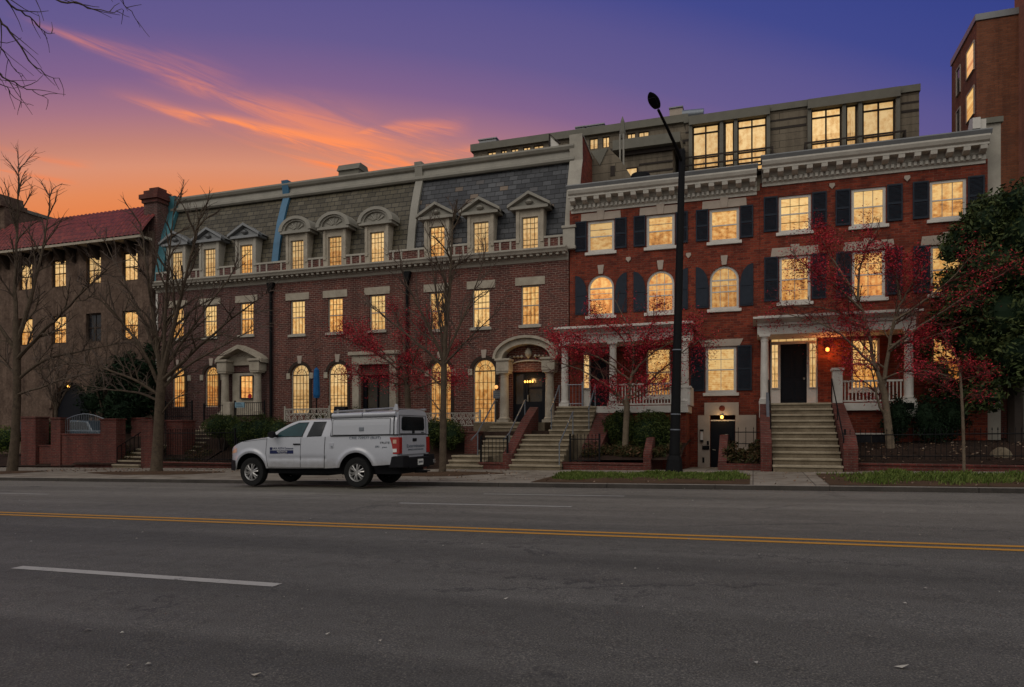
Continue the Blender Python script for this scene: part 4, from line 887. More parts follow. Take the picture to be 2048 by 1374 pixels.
# ================================================================== modern apartment block behind the terrace
YR = 45.0
ap = thing('apartment_block', 'modern tan apartment block with tall grid windows rising behind the red houses', 'apartment block', (0, YR+6, 0))
wins = [(-3.57, -1.99), (-1.66, -1.10), (-.90, .77), (3.25, 4.89), (5.13, 5.71), (6.0, 7.68)]
holes = [path((a+b_)/2, 17.2, 20.5, b_-a) for a, b_ in wins]
wl = MB(); wl.wall([(-4.0, 8), (8.9, 8), (8.9, 21.0), (-4.0, 21.0)], holes, YR, .3)
for xx in (-4.0, 8.9): wl.add([(xx, YR, 8), (xx, YR+12, 8), (xx, YR+12, 21), (xx, YR, 21)], [(0, 1, 2, 3)])
wl.build('wall', MAT['beige'], ap)
MB().box(-4.1, 8.95, YR-.12, YR+12, 20.72, 21.1).build('roof_coping', MAT['beigetrim'], ap)
for (a, b_) in ((-3.75, .95), (3.05, 7.9)): MB().box(a, b_, YR-.38, YR-.002, 20.45, 21.0).build('bay_head', MAT['beigetrim'], ap)
for xx in (-3.68, -1.83, -1.0, .87, 3.15, 5.01, 5.86, 7.8): MB().box(xx-.1, xx+.1, YR-.25, YR-.003, 16.4, 20.45).build('bay_mullion', MAT['beigetrim'], ap)
for (a, b_) in ((-4.0, -3.8), (1.0, 3.0), (8.0, 8.88)):
    MB().box(a, b_, YR-.02, YR+.02, 20.1, 20.2).box(a, b_, YR-.025, YR+.02, 19.6, 19.72).build('dark_band', MAT['darkbrown'], ap)
for (a, b_) in wins:
    c = (a+b_)/2; wd = b_-a; y = YR+.16
    wo_ = MB().add([(a, y+.03, 17.2), (b_, y+.03, 17.2), (b_, y+.03, 20.5), (a, y+.03, 20.5)], [(0, 1, 2, 3)]).build('window', MAT['paneC'], ap)
    g = MB().ring(path(c, 17.2, 20.5, wd), path(c, 17.28, 20.42, wd-.16), YR+.04, y+.08)
    if wd > 1: g.box(c-.045, c+.045, YR+.08, y+.05, 17.28, 20.42)
    for zz in (17.85, 18.5): g.box(a+.08, b_-.08, YR+.085, y+.055, zz-.04, zz+.04)
    if wd > 1: g.box(a+.08, b_-.08, YR+.085, y+.055, 19.98, 20.06)
    g.build('frame', MAT['darkframe'], wo_)
for (a, b_) in ((-4.1, 1.1), (2.9, 8.1)):
    g = MB()
    for zz in (18.35, 17.85, 17.4): g.box(a, b_, YR-.62, YR-.56, zz-.045, zz+.045)
    for xx in (a, b_): g.box(xx-.04, xx+.04, YR-.63, YR-.02, 17.2, 18.4)
    g.box(a, b_, YR-.7, YR-.01, 17.0, 17.12); g.build('balcony_rail', MAT['darkbrown'], ap)
# set back left wing
YL = 47.0; xl0, xl1 = PX(947, YL), -4.0
zt_ = 22.1; z_mid = 21.0
wl = MB(); lw = []
for (p0, p1, q0, q1) in [(975, 992, 306, 317), (1002, 1014, 303, 315), (1022, 1037, 301, 312), (1046, 1061, 296, 309), (1067, 1087, 293, 305), (1179, 1196, 278, 298), (1205, 1219, 274, 295), (1254, 1271, 268, 288), (1277, 1298, 265, 284)]:
    lw.append((PX(p0, YL), PX(p1, YL), 21.0 if p0 < 1100 else 20.7, 21.5 if p0 < 1100 else 21.45))
holes = [path((a+b_)/2, c0, c1, b_-a) for a, b_, c0, c1 in lw]
wl.wall([(xl0, 8), (xl1, 8), (xl1, zt_), (xl0, zt_)], holes, YL, .25); wl.add([(xl0, YL, 8), (xl0, YL+10, 8), (xl0, YL+10, zt_), (xl0, YL, zt_)], [(0, 1, 2, 3)])
wl.build('wing_wall', MAT['beige'], ap)
MB().box(xl0-.15, xl1, YL-.25, YL+10, 21.62, 22.12).build('wing_coping', MAT['beigetrim'], ap)
MB().box(xl0, xl1, YL-.1, YL-.002, 20.3, 20.5).box(xl0, xl1, YL-.15, YL-.003, 19.6, 19.75).build('dark_band', MAT['darkbrown'], ap)
for a, b_, c0, c1 in lw:
    wo_ = MB().add([(a, YL+.15, c0), (b_, YL+.15, c0), (b_, YL+.15, c1), (a, YL+.15, c1)], [(0, 1, 2, 3)]).build('window', MAT['paneC'], ap)
    MB().ring(path((a+b_)/2, c0, c1, b_-a), path((a+b_)/2, c0+.05, c1-.05, b_-a-.1), YL+.05, YL+.17).box((a+b_)/2-.025, (a+b_)/2+.025, YL+.08, YL+.16, c0+.05, c1-.05).build('frame', MAT['darkframe'], wo_)
# stepped stair block in front of the wing
bx0, bx1 = PX(1248, 43), PX(1345, 43)
MB().box(bx0, bx1, 43, 46.9, 8, 18.6).build('stair_block', MAT['beige'], ap); MB().box(bx0-.3, bx1+.3, 42.8, 42.99, 18.35, 18.598).build('dark_band', MAT['darkbrown'], ap)
MB().box(bx0-.6, bx1+.5, 42.4, 46.9, 18.602, 19.2).build('balcony_slab', MAT['beigetrim'], ap)
MB().box(bx1-2.0, bx1+.05, 42.95, 43.001, 17.7, 17.8).box(bx1-2.0, bx1+.05, 42.95, 43.002, 17.2, 17.3).build('dark_band', MAT['darkbrown'], ap)
wx = PX(1261, 43); window(ap, wx, 14.6, 17.6, .9, 43, cols=1, rows=(2, 2), pane='paneC', frame='darkframe', bar='darkframe', rec=-.06)
for (p, wd, hh, lab) in [(1352, .9, .75, 'pale pink rooftop plant box on the apartment block'), (975, 1.4, .5, 'low grey lift housing at the left end of the apartment roof'), (1160, .7, .45, 'small grey plant unit in the middle of the apartment roof'), (1190, 1.3, .55, 'wide grey plant unit with a flat lid on the apartment roof')]:
    Y_ = 50; xx = PX(p, Y_); zr = 21.5; u_ = thing('roof_unit', lab, 'plant unit', (xx, Y_, zr), 'plant on the apartment roof')
    zt2 = PZ(p, {1352: 216, 975: 279, 1160: 255, 1190: 251}[p], Y_)
    MB().box(xx-wd/2, xx+wd/2, Y_, Y_+1.5, 20.5, zt2).build('casing', MAT['pinkstone' if p == 1352 else 'zincgrey'], u_, bevel=.03); MB().box(xx-wd*.54, xx+wd*.54, Y_-.08, Y_+1.6, zt2, zt2+.08).build('lid', MAT['zincgrey'], u_)
Y_ = 49; xx = PX(1368, Y_); u_ = thing('roof_tank', 'rounded dark metal cooling unit on the apartment roof beside the pink box', 'plant unit', (xx, Y_, 21)); zt2 = PZ(1368, 221, Y_)
MB().tube([(xx-.1, Y_, zt2-.35), (xx+1.3, Y_, zt2-.4)], [.36, .33], 12).tube([(xx, Y_, 20.5), (xx, Y_, zt2-.3)], .1, 6).tube([(xx+1.2, Y_, 20.5), (xx+1.2, Y_, zt2-.3)], .1, 6).build('tank', MAT['steelrail'], u_, smooth=True)
ac = thing('roof_fan', 'round black fan unit on the roof behind the grey cornice', 'fan unit', (PX(1281, 32), 32, 12)); fx = PX(1281, 32)
MB().lathe(fx, 32, [(.4, 11.9), (.44, 12.0), (.44, PZ(1281, 352, 32)), (.40, PZ(1281, 349, 32)), (.05, PZ(1281, 350, 32))], 18).build('drum', MAT['iron'], ac, smooth=True)
fl_ = thing('roof_screen', 'dark metal framed triangular screen on the mansard ridge', 'screen', (PX(1103, 33), 33, 14.5)); qx = PX(1099, 33)
MB().tube([(qx, 33, 14.3), (qx, 33, PZ(1099, 268, 33)), (PX(1120, 33), 33, PZ(1120, 287, 33))], .05, 6).build('frame', MAT['darkbrown'], fl_); MB().add([(qx, 33.02, 14.3), (qx, 33.02, PZ(1099, 272, 33)), (PX(1117, 33), 33.02, PZ(1117, 288, 33)), (PX(1117, 33), 33.02, 14.3)], [(0, 1, 2, 3)]).build('panel', MAT['white'], fl_)

# ================================================================== tall brick tower block at the right
YT = 36.0; xt0 = PX(1953, YT); xt1 = PX(2037, YT); zt_ = PZ(1995, 28, YT)
tb = thing('brick_tower', 'tall brick apartment tower at the right edge of the picture', 'apartment tower', (xt0+3, YT+5, 0))
zz0 = PZ(1953, 42, YT)
wl = MB(); wl.box(xt0, xt1, YT, YT+4.1, -2, zz0); wl.build('wall', MAT['brickT'], tb)
MB().box(xt0-.06, xt1, YT-.06, YT+4.1, zz0, zz0+.28).build('coping', MAT['zincgrey'], tb)
MB().box(xt1+.001, xt1+14, YT-1.2, YT+.5, -2, zz0+9).build('front_wing', MAT['brickT2'], tb)
for (ya, yb) in ((YT+.3, YT+1.4), (YT+2.5, YT+3.1)):
    for zt2 in (18.9, 16.9, 14.9, 12.9):
        yb2 = yb; m_ = MB().add([(xt0-.012, ya, zt2-1.25), (xt0-.012, yb2, zt2-1.25), (xt0-.012, yb2, zt2), (xt0-.012, ya, zt2)], [(0, 1, 2, 3)]).build('window', MAT['pane' if ya < YT+1 else 'panedark'], tb)
        MB().box(xt0-.05, xt0-.002, ya-.05, ya, zt2-1.255, zt2+.05).box(xt0-.05, xt0-.002, yb2, yb2+.05, zt2-1.255, zt2+.05).box(xt0-.05, xt0-.003, ya, yb2, zt2, zt2+.06).box(xt0-.08, xt0-.003, ya-.05, yb2+.05, zt2-1.258, zt2-1.25).build('frame', MAT['pinkstone'], m_)
# low rust coloured garage front at the far right
gx = PX(1985, 31); ga = thing('garage', 'low dark garage with a rust orange canopy at the right edge', 'garage', (gx+4, 33, .4))
MB().box(PX(1985, 33), PX(1985, 33)+14, 33, 35.9, -1, 4.6).build('wall', MAT['brickW'], ga)
MB().pyz([(30.6, 3.4), (30.6, 3.7), (33, 4.6), (33, 4.3)], PX(1988, 31), PX(1988, 31)+12).build('canopy', MAT['rust'] if 'rust' in MAT else MAT['brickT'], ga)
for xx in (PX(1980, 30.6), PX(2040, 30.6)): MB().box(xx-.12, xx+.12, 30.5, 30.8, -.3, 3.5).build('post', MAT['beigetrim'], ga)
# ================================================================== front gardens
def gz(x): return GR*x+.17
def bed(name, x0, x1, prof, mat='soil'):
    ys = [p[0] for p in prof]
    o = MB(); xs = fr(x0, x1, 6); dz = dict(prof)
    o.grid(lambda i, j: (xs[i], ys[j], gz(xs[i])+prof[j][1]), len(xs), len(ys))
    return struct(o.build(name, MAT[mat], smooth=60))
bed('garden_bed', -70, -31.1, [(YW+.35, .05), (26.0, .45), (YF+.01, .55)])
bed('garden_bed', -31.1, X1-.02, [(YW+.3, .15), (26.6, .9), (27.6, 1.6), (YF+.01, 1.65)])
bed('garden_bed', X1, X2, [(YW+.3, .15), (26.6, .8), (27.4, 1.65), (YF+.01, 1.66)])
bed('garden_bed', X2, X3-.1, [(YW+.6, -.05), (27.0, .6), (27.4, 1.45), (YF+.01, 1.46)])
bed('garden_bed', -6.1, -2.4, [(YW+.25, .35), (26.5, .75), (YF+.01, 1.0)])
bed('garden_path', -2.4, .25, [(YW+.1, .0), (YF+.3, -.16)], 'slabs')
bed('garden_bed', 3.1, 40, [(YW+.3, .22), (26.5, .62), (28.4, .85), (33, .9)])
leaves_on('fallen_leaves', 3.3, 15, YW+.4, 28.2, lambda x, y: gz(x)+interp([(YW+.3, .22), (26.5, .62), (28.4, .85)], y), 520, 5, 'pale fallen leaves scattered on the dark soil of the right garden')
leaves_on('fallen_leaves', -30, -17, 22.0, 24.4, walk_z, 420, 6, 'brown fallen leaves on the pavement by the left tree pits', size=.04)
leaves_on('fallen_leaves', -13, 7, 19.3, 24.2, walk_z, 420, 7, 'thin scatter of dead leaves on the verge and pavement by the lamp post', size=.035)

# stone terrace floor in front of the third house, with its walls
def brick_wall(name, label, x0, x1, y0, y1, z0, z1, mat='brickW', cap=True, group=None, capm=None):
    r = thing(name, label, 'wall', ((x0+x1)/2, y0, z0), group)
    MB().box(x0, x1, y0, y1, z0-.5, z1).build('brickwork', MAT[mat], r)
    if cap: MB().box(x0-.04, x1+.04, y0-.04, y1+.04, z1, z1+.07).build('coping', MAT[capm or mat], r, bevel=.012)
    return r
def fence(name, label, x0, x1, y, z0, z1, mat='iron', gap=.13, sl=0, arch=0, spear=True, group=None, posts=True, cat='fence', r_=.011):
    r = thing(name, label, cat, ((x0+x1)/2, y, z0), group); L = x1-x0; n = max(2, int(L/gap))
    zt = lambda x: z1+sl*(x-x0)+arch*math.sin(math.pi*(x-x0)/L); zb = lambda x: z0+sl*(x-x0)
    b_ = MB()
    for i in range(n+1):
        xx = x0+L*i/n; b_.tube([(xx, y, zb(xx)), (xx, y, zt(xx)+(.0 if spear else -.02))], r_, 5)
        if spear: b_.tube([(xx, y, zt(xx)), (xx, y, zt(xx)+.03), (xx, y, zt(xx)+.11)], [.006, .022, .002], 4)
    b_.build('bars', MAT[mat], r)
    q = MB()
    for off in ((-.10 if spear else -.01), ):
        pts = [(x0+L*i/12, y, zt(x0+L*i/12)+off) for i in range(13)]; q.tube(pts, .019, 5)
    q.tube([(x0, y, zb(x0)+.12), (x1, y, zb(x1)+.12)], .017, 5); q.build('rail', MAT[mat], r)
    if posts:
        for xx in (x0, x1): MB().box(xx-.03, xx+.03, y-.03, y+.03, zb(xx)-.1, zt(xx)+.1).build('post', MAT[mat], r)
    return r
# --- stucco house front: brick piers, panel wall with arched grille, steps
yb = 25.2
def X_(p, Y=yb): return PX(p, Y)
brick_wall('brick_pier', 'leftmost free standing brick pier by the pavement', X_(42), X_(71), yb, yb+.7, gz(X_(55))-.1, PZ(55, 836, yb))
brick_wall('low_brick_wall', 'low dark brick wall between the two left piers', X_(72), X_(103), yb+.15, yb+.4, gz(X_(90)), PZ(90, 893, yb))
pw = brick_wall('brick_panel_wall', 'wide brick garden wall with an arched iron grille set in its top', X_(105), X_(234), yb, yb+.4, gz(X_(170))-.1, PZ(170, 870, yb))
MB().box(X_(104), X_(123), yb-.06, yb+.46, gz(X_(110))-.6, PZ(113, 838, yb)).box(X_(203), X_(234.5), yb-.06, yb+.46, gz(X_(220))-.6, PZ(218, 840, yb)).build('pier', MAT['brickW'], pw)
MB().box(X_(105)-.06, X_(123)+.04, yb-.1, yb+.5, PZ(113, 838, yb), PZ(113, 838, yb)+.07).box(X_(203)-.05, X_(234.5)+.05, yb-.1, yb+.5, PZ(218, 840, yb), PZ(218, 840, yb)+.07).build('pier_cap', MAT['brickW'], pw, bevel=.012)
fence('iron_grille', 'pale arched iron grille standing on the brick panel wall', X_(124), X_(202), yb+.2, PZ(160, 869, yb)+.05, PZ(160, 838, yb), mat='steelrail', gap=.11, arch=.26, spear=False, posts=False, cat='grille')
st = thing('front_steps', 'stone steps between brick piers leading to the brown stucco house', 'steps', (X_(255), yb, gz(X_(255))))
steps(st, X_(236), X_(288), yb-.3, gz(X_(255))-.02, 6, .34, .175)
handrail(st, [(X_(238), yb-.1, gz(X_(238))+.95), (X_(238), yb+1.8, gz(X_(238))+1.95)], [(X_(238), yb-.1+.24*k, gz(X_(238))+.95+.126*k) for k in range(9)], r=.02)
brick_wall('brick_pier', 'brick pier at the right of the stucco house steps, behind the forked bare tree', X_(289), X_(312), yb-.2, yb+.45, gz(X_(300))-.1, PZ(300, 842, yb))
brick_wall('brick_wall', 'brick wall at the head of the stucco house steps', X_(262, 27.4), X_(290, 27.4), 27.4, 27.75, .3, PZ(275, 838, 27.4))
brick_wall('brick_pier', 'brick pier with flat cap at the foot of the first house steps', X_(333, 25.9), X_(365, 25.9), 25.9, 26.7, .1, PZ(350, 843, 25.9))
# --- first mansard house: steps up between railings, iron fence on brick kerb
st = thing('front_steps', 'worn stone steps climbing to the first mansard house between iron railings', 'steps', (-24.5, 26, 0))
sx0, sx1 = X_(350, 26.5), X_(398, 26.5)
steps(st, sx0, sx1, 25.4, gz(sx0)+.02, 10, .30, .19)
MB().box(sx1-.02, sx1+.4, 28.1, 28.6, .8, PZ(400, 805, 28.3)).build('newel', MAT['stone'], st, bevel=.02)
fence('iron_railing', 'black iron terrace railing left of the first house steps', X_(331, 28.3), X_(384, 28.3), 28.3, 2.1, PZ(350, 805, 28.3), spear=False, cat='railing')
fence('iron_railing', 'black iron terrace railing right of the first house steps', X_(408, 28.3), X_(452, 28.3), 28.3, 2.1, PZ(430, 810, 28.3), spear=False, cat='railing', gap=.11)
fence('iron_railing', 'curved black railing with a blue notice by the first house door', X_(470, 28.3), X_(529, 28.3), 28.3, 1.75, PZ(500, 805, 28.3), spear=False, cat='railing', gap=.11)
nb = thing('notice_board', 'pale blue notice board tied to the railing by the first house door', 'notice', (X_(479, 28.2), 28.2, 2.4))
MAT['paleblue'] = M_plain('pale_blue_board', (.20, .34, .42), .6, .25, 4)
MB().box(X_(470, 28.2), X_(488, 28.2), 28.2, 28.24, PZ(480, 815, 28.2), PZ(480, 804.5, 28.2)).build('board', MAT['paleblue'], nb)
MAT['inkgrey'] = M_plain('printed_grey_ink', (.10, .12, .15), .7, .2, 4); mb = MB()
for k in range(3): mb.box(X_(471.5, 28.2), X_(486-k*2, 28.2), 28.194, 28.199, PZ(480, 813.2-k*3, 28.2), PZ(480, 812.2-k*3, 28.2))
mb.build('printed_lines', MAT['inkgrey'], nb)
kw = brick_wall('brick_kerb', 'low dark brick kerb under the long iron fence left of the pickup', X_(318), X_(470), yb-.1, yb+.15, gz(X_(390))-.2, PZ(390, 927, yb))
fence('iron_fence', 'long black spear topped iron fence on the brick kerb left of the pickup', X_(322), X_(470), yb, PZ(390, 924, yb), PZ(390, 862, yb), gap=.135, sl=.006)
fence('iron_fence', 'dark iron fence running behind the pickup truck', X_(474), X_(850), yb, gz(-16)+.2, gz(-16)+1.15, gap=.14, sl=GR)
brick_wall('brick_kerb', 'low brick kerb behind the pickup truck', X_(474), X_(850), yb-.1, yb+.15, gz(-16)-.2, gz(-16)+.24)
# --- white ornamental iron panels on the terraces
def lace(name, label, x0, x1, y, z0, z1, seed):
    r = thing(name, label, 'railing', ((x0+x1)/2, y, z0), 'white cast iron terrace railings'); mb = MB(); rr = random.Random(seed); L = x1-x0; H = z1-z0
    fmb = MB(); fmb.box(x0, x1, y-.03, y+.03, z1-.05, z1); fmb.box(x0, x1, y-.03, y+.03, z0, z0+.05)
    for xx in (x0, x1): fmb.box(xx-.035, xx+.035, y-.035, y+.035, z0-.1, z1+.12)
    fmb.build('frame', MAT['cream'], r)
    n = int(L/.32)
    for i in range(n):
        cx = x0+L*(i+.5)/n
        mb.tube([(cx-.13, y, z0+.05), (cx-.1, y, z0+H*.3), (cx, y, z0+H*.52), (cx+.1, y, z0+H*.75), (cx+.12, y, z1-.05)], .014, 4)
        mb.tube([(cx+.13, y, z0+.05), (cx+.1, y, z0+H*.3), (cx, y, z0+H*.52), (cx-.1, y, z0+H*.75), (cx-.12, y, z1-.05)], .014, 4)
        for (ox, oz, q) in ((0, .22, .075), (0, .8, .07), (-.13, .55, .06), (.13, .55, .06)):
            pts = [(cx+ox+q*math.cos(a)*(1-a/14), y, z0+H*oz+q*math.sin(a)*(1-a/14)) for a in [k*.7 for k in range(12)]]
            mb.tube(pts, .012, 4)
        for k in range(5):
            a = rr.uniform(0, 6.28); px_, pz_ = cx+rr.uniform(-.14, .14), z0+.08+rr.random()*(H-.16); mb.add([(px_, y-.01, pz_), (px_+.05*math.cos(a), y-.02, pz_+.05*math.sin(a)), (px_+.07*math.cos(a+.5), y, pz_+.07*math.sin(a+.5)), (px_+.04*math.cos(a+1), y+.01, pz_+.04*math.sin(a+1))], [(0, 1, 2, 3)])
    mb.build('scrollwork', MAT['creamR'], r)
lace('lace_railing', 'white lace iron railing seen above the pickup cab', X_(570, 28.4), X_(659, 28.4), 28.4, PZ(610, 841, 28.4)-.05, PZ(610, 817, 28.4), 1)
lace('lace_railing', 'white lace iron railing behind the truck tail and bare tree', X_(848, 28.4), X_(960, 28.4), 28.4, PZ(910, 852, 28.4), PZ(910, 825, 28.4), 2)
lace('lace_railing', 'white lace iron railing above the camper shell, by the red leaved tree', X_(700, 28.4), X_(845, 28.4), 28.4, PZ(780, 848, 28.4), PZ(780, 826, 28.4), 3)
# closed blue parasol and barbecue under a cover on the second terrace
um = thing('closed_parasol', 'closed bright blue parasol standing on the terrace between two arched windows', 'parasol', (X_(633, 29), 29, 1.7)); ux = X_(633, 29)
MB().tube([(ux, 29, 1.8), (ux, 29, PZ(633, 733, 29))], .03, 8).lathe(ux, 29, [(.28, 1.66), (.28, 1.74), (.05, 1.8)], 12).build('pole', MAT['iron'], um, smooth=True)
MAT['bluefabric'] = M_plain('blue_canvas', (.015, .12, .32), .8, .45, 4, bumps=.4)
MB().tube([(ux, 29, PZ(633, 796, 29)), (ux+.01, 29, PZ(633, 790, 29)), (ux, 29, PZ(633, 765, 29)), (ux, 29, PZ(633, 740, 29)), (ux, 29, PZ(633, 735, 29))], [.13, .17, .155, .13, .03], 9).build('folded_canvas', MAT['bluefabric'], um)
bq = thing('barbecue', 'black covered barbecue on the terrace beside the closed parasol', 'barbecue', (X_(682, 29), 29, 1.7)); qx = X_(682, 29)
MB().tube([(qx-.3, 29, 2.5), (qx+.3, 29, 2.5)], [.17, .17], 12).build('lid', MAT['iron'], bq, smooth=True); MB().box(qx-.3, qx+.3, 28.88, 29.12, 2.3, 2.46).box(qx-.36, qx-.3, 28.9, 28.96, 1.66, 2.3).box(qx+.3, qx+.36, 28.9, 28.96, 1.66, 2.3).build('body', MAT['iron'], bq)
# --- third house: lower steps, landing, upper steps
st = thing('front_steps', 'wide stone steps from the pavement to the arched portal house', 'steps', (-12, 25, 0))
s3a, s3b = X_(893, 25), X_(967, 25)
steps(st, s3a, s3b, 24.9, gz(s3a)+.0, 3, .32, .17)
lz = gz(s3a)+.51
MB().box(s3a-.1, X_(1015, 26.4), 25.86, 26.6, lz-.8, lz).build('landing', MAT['step'], st)
u0, u1 = X_(968, 27), X_(1033, 27)
steps(st, u0, u1, 26.4, lz-.002, 7, .27, .192)
MB().box(s3a-.2, X3-.6, 28.28, YF-.008, .2, 1.855).build('terrace_floor', MAT['step'], st)
for (xx, ofs) in ((u0+.0, 0), (u1-.06, 0)):
    handrail(st, [(xx, 25.6, lz+.62), (xx, 26.3, lz+.9), (xx, 28.3, lz+2.28), (xx, 28.6, lz+2.28)], [(xx, 26.3, lz+.9), (xx, 28.3, lz+2.25)], 'steelrail', .03)
brick_wall('brick_pier', 'short brick pier left of the arched portal steps', X_(929, 26.8), X_(954, 26.8), 26.8, 27.4, .3, PZ(940, 866, 26.8))
fence('iron_gate', 'low iron gate and bars between the two stone stairways', X_(962, 25.0), X_(1015, 25.0), 25.0, gz(-10)+.12, PZ(990, 876, 25.0), gap=.14, spear=False, cat='gate')
brick_wall('brick_kerb', 'brick kerb under the low iron gate', X_(960, 25.0), X_(1029, 25.0), 24.95, 25.25, gz(-10)-.2, gz(-10)+.2)
sg = thing('address_sign', 'three line grey name sign fixed to the brick left of the stone column', 'sign', (X_(996, YF), YF-.05, 3.0))
sgx0, sgx1 = X_(987, YF), X_(1005, YF)
MB().box(sgx0, sgx1, YF-.05, YF-.003, PZ(996, 797, YF), PZ(996, 781, YF)).build('board', MAT['mauvegrey'] if 'mauvegrey' in MAT else MAT['zincgrey'], sg)
mb = MB()
for k in range(4): mb.box(sgx0+.05, sgx1-.06-.04*(k % 2), YF-.056, YF-.051, PZ(996, 795.5-k*3.7, YF), PZ(996, 794-k*3.7, YF))
mb.build('printed_lines', MAT['inkgrey'], sg)
wall_lamp('wall_lamp', 'square amber wall lamp above the grey name sign', (X_(993, YF-.1), YF-.12, PZ(993, 774, YF-.1)), .09, 'lampsoft')
# --- stairs of the arched window house
st = thing('front_steps', 'long two flight stone stair with thin handrails up to the arched window house porch', 'steps', (-7, 26, 0))
zb_ = walk_z(-7.5, YW)
steps(st, -8.55, -6.62, 24.55, zb_, 7, .30, .185)
zl = zb_+7*.185
MB().box(-8.2, -6.1, 26.65, 27.1, zl-1.2, zl-.001).build('landing', MAT['step'], st)
steps(st, -7.72, -6.08, 27.0, zl-.003, 6, .23, (2.5-zl)/6)
MB().pyz([(24.9, -.4), (24.9, zb_+.55), (27.1, zl+.55), (28.3, 2.5), (28.3, -.4)], -8.95, -8.57).build('cheek_wall', MAT['brickW'], st)
MB().pyz([(25.6, -.4), (25.6, .9), (27.0, 1.5), (28.38, 2.3), (28.38, -.4)], -6.05, -5.35).build('cheek_wall', MAT['brickW'], st)
handrail(st, [(-6.66, 24.6, zb_+.95), (-6.66, 26.7, zl+.9)], [(-6.66, 24.62, zb_+.95), (-6.66, 26.65, zl+.9)], 'steelrail', .028, .95)
handrail(st, [(-7.66, 27.0, zl+.95), (-7.66, 28.3, 3.4), (-7.66, 28.6, 3.4)], [(-7.66, 27.1, zl+1.0), (-7.66, 28.35, 3.4)], 'steelrail', .026, .95)
handrail(st, [(-6.12, 27.0, zl+.95), (-6.12, 28.3, 3.4)], [(-6.12, 27.1, zl+1.0), (-6.12, 28.25, 3.38)], 'steelrail', .026, .95)
fence('porch_gate', 'small grey iron gate railing at the head of the arched house stair', X_(1126, 28.35), X_(1165, 28.35), 28.35, 2.5, PZ(1150, 769, 28.35), mat='steelrail', gap=.12, spear=False, cat='gate')
# --- garden of the arched house: brick edging, dark cheek and iron fence
brick_wall('brick_edging', 'low red brick edging along the pavement in front of the clipped bushes', X_(1131), X_(1292), YW+.15, YW+.4, gz(-4)-.2, PZ(1210, 929, YW+.2), 'brickW')
e_ = thing('sloped_wing_wall', 'sloped red brick wing wall at the right end of the bush garden', 'wall', (-2.6, 26, .2))
MB().pyz([(YW+.1, -.4), (YW+.1, gz(-2)+.55), (YW+.9, gz(-2)+1.1), (28.3, gz(-2)+1.3), (28.3, -.4)], X_(1296, 26), X_(1310, 26)).build('brickwork', MAT['brickW'], e_)
fence('iron_fence', 'low black iron fence at the foot of the bush garden by the stair', X_(1140, 24.9), X_(1150, 24.9)+.9, 24.92, gz(-5)+.2, gz(-5)+1.2, gap=.13)
# --- planter by the basement door and the right stair
e_ = thing('brick_planter', 'small brick planter with railing between the basement door and the right stair', 'planter', (-.3, 26, .1))
p0, p1 = X_(1436, 25.2), X_(1524, 25.2)
MB().box(p0, p1, 25.0, 25.25, -.3, .38).build('front_wall', MAT['brickW'], e_)
MB().pyz([(25.251, -.3), (25.251, .45), (26.6, 1.35), (28.2, 1.35), (28.2, -.3)], p0, p0+.28).build('side_wall', MAT['brickW'], e_)
MB().box(p0+.28, p1, 25.251, 28.2, -.3, .34).build('soil', MAT['soil'], e_)
fence('iron_fence', 'short black railing with spear tops behind the brick planter', p0+.35, p1, 27.6, .9, 1.55, gap=.22)
# --- stair of the right hand house
st = thing('front_steps', 'broad weathered stone stair rising to the columned porch at the right', 'steps', (1.6, 26, .2))
zb_ = walk_z(1.5, YW); r0, r1 = .62, 2.68
steps(st, r0, r1, 24.3, zb_-.02, 11, .354, (2.52-zb_+.02)/11)
for (xa, xb, lab) in ((r0-.38, r0-.04, 0), (r1+.04, r1+.46, 1)):
    MB().pyz([(24.45, -.3), (24.45, zb_+.9 if lab == 0 else zb_+.75), (24.9, zb_+1.15), (28.2, 2.52), (28.38, 2.52), (28.38, -.3)], xa, xb).build('cheek_wall', MAT['brickW'], st)
MB().pyz([(25.6, 1.2), (25.7, 1.28), (28.15, 2.95), (28.15, 2.5)], r0-.16, r0-.06).build('side_stringer', MAT['steelrail'], st)
handrail(st, [(r0-.05, 25.5, 2.0), (r0-.05, 28.25, 3.42), (r0-.05, 28.5, 3.42)], [(r0-.05, 25.55, 2.0), (r0-.05, 28.3, 3.42)], 'iron', .026, .95)
handrail(st, [(r1+.06, 24.6, zb_+1.05), (r1+.06, 28.25, 3.42)], [(r1+.06, 24.65, zb_+1.05), (r1+.06, 26.4, zb_+2.2), (r1+.06, 28.2, 3.4)], 'iron', .022, .95)
# --- right garden: brick kerb, thin fence, boulder, shrubs
brick_wall('brick_kerb', 'long low brick kerb in front of the dark right garden', X_(1688, 25), 22, YW+.2, YW+.42, gz(6)-.3, PZ(1850, 932, YW+.2), 'brickW')
fence('iron_fence', 'thin dark iron fence along the brick kerb of the right garden', X_(1690, 25), 16, YW+.32, gz(6)+.3, gz(6)+1.2, gap=.15, sl=GR, r_=.008)
bo = MB(); rr = random.Random(4)
bx, by, bz = X_(2002, 25.9), 25.9, PZ(2002, 925, 25.9)
def bf(i, j):
    a = 2*math.pi*i/18; q = math.pi*j/9; n_ = 1+.25*noise.noise((math.cos(a)*2, math.sin(a)*2, q*1.3+5))
    return (bx+.30*n_*math.sin(q)*math.cos(a)*(1 if j > 2 else .9), by+.28*n_*math.sin(q)*math.sin(a), bz+.2-.27*math.cos(math.pi-q)*-1*n_)
bo.grid(bf, 18, 10, wrap=True); tag(bo.build('boulder', MAT['step'], smooth=30), 'pale rounded boulder lying on the dark soil behind the thin fence', 'boulder')
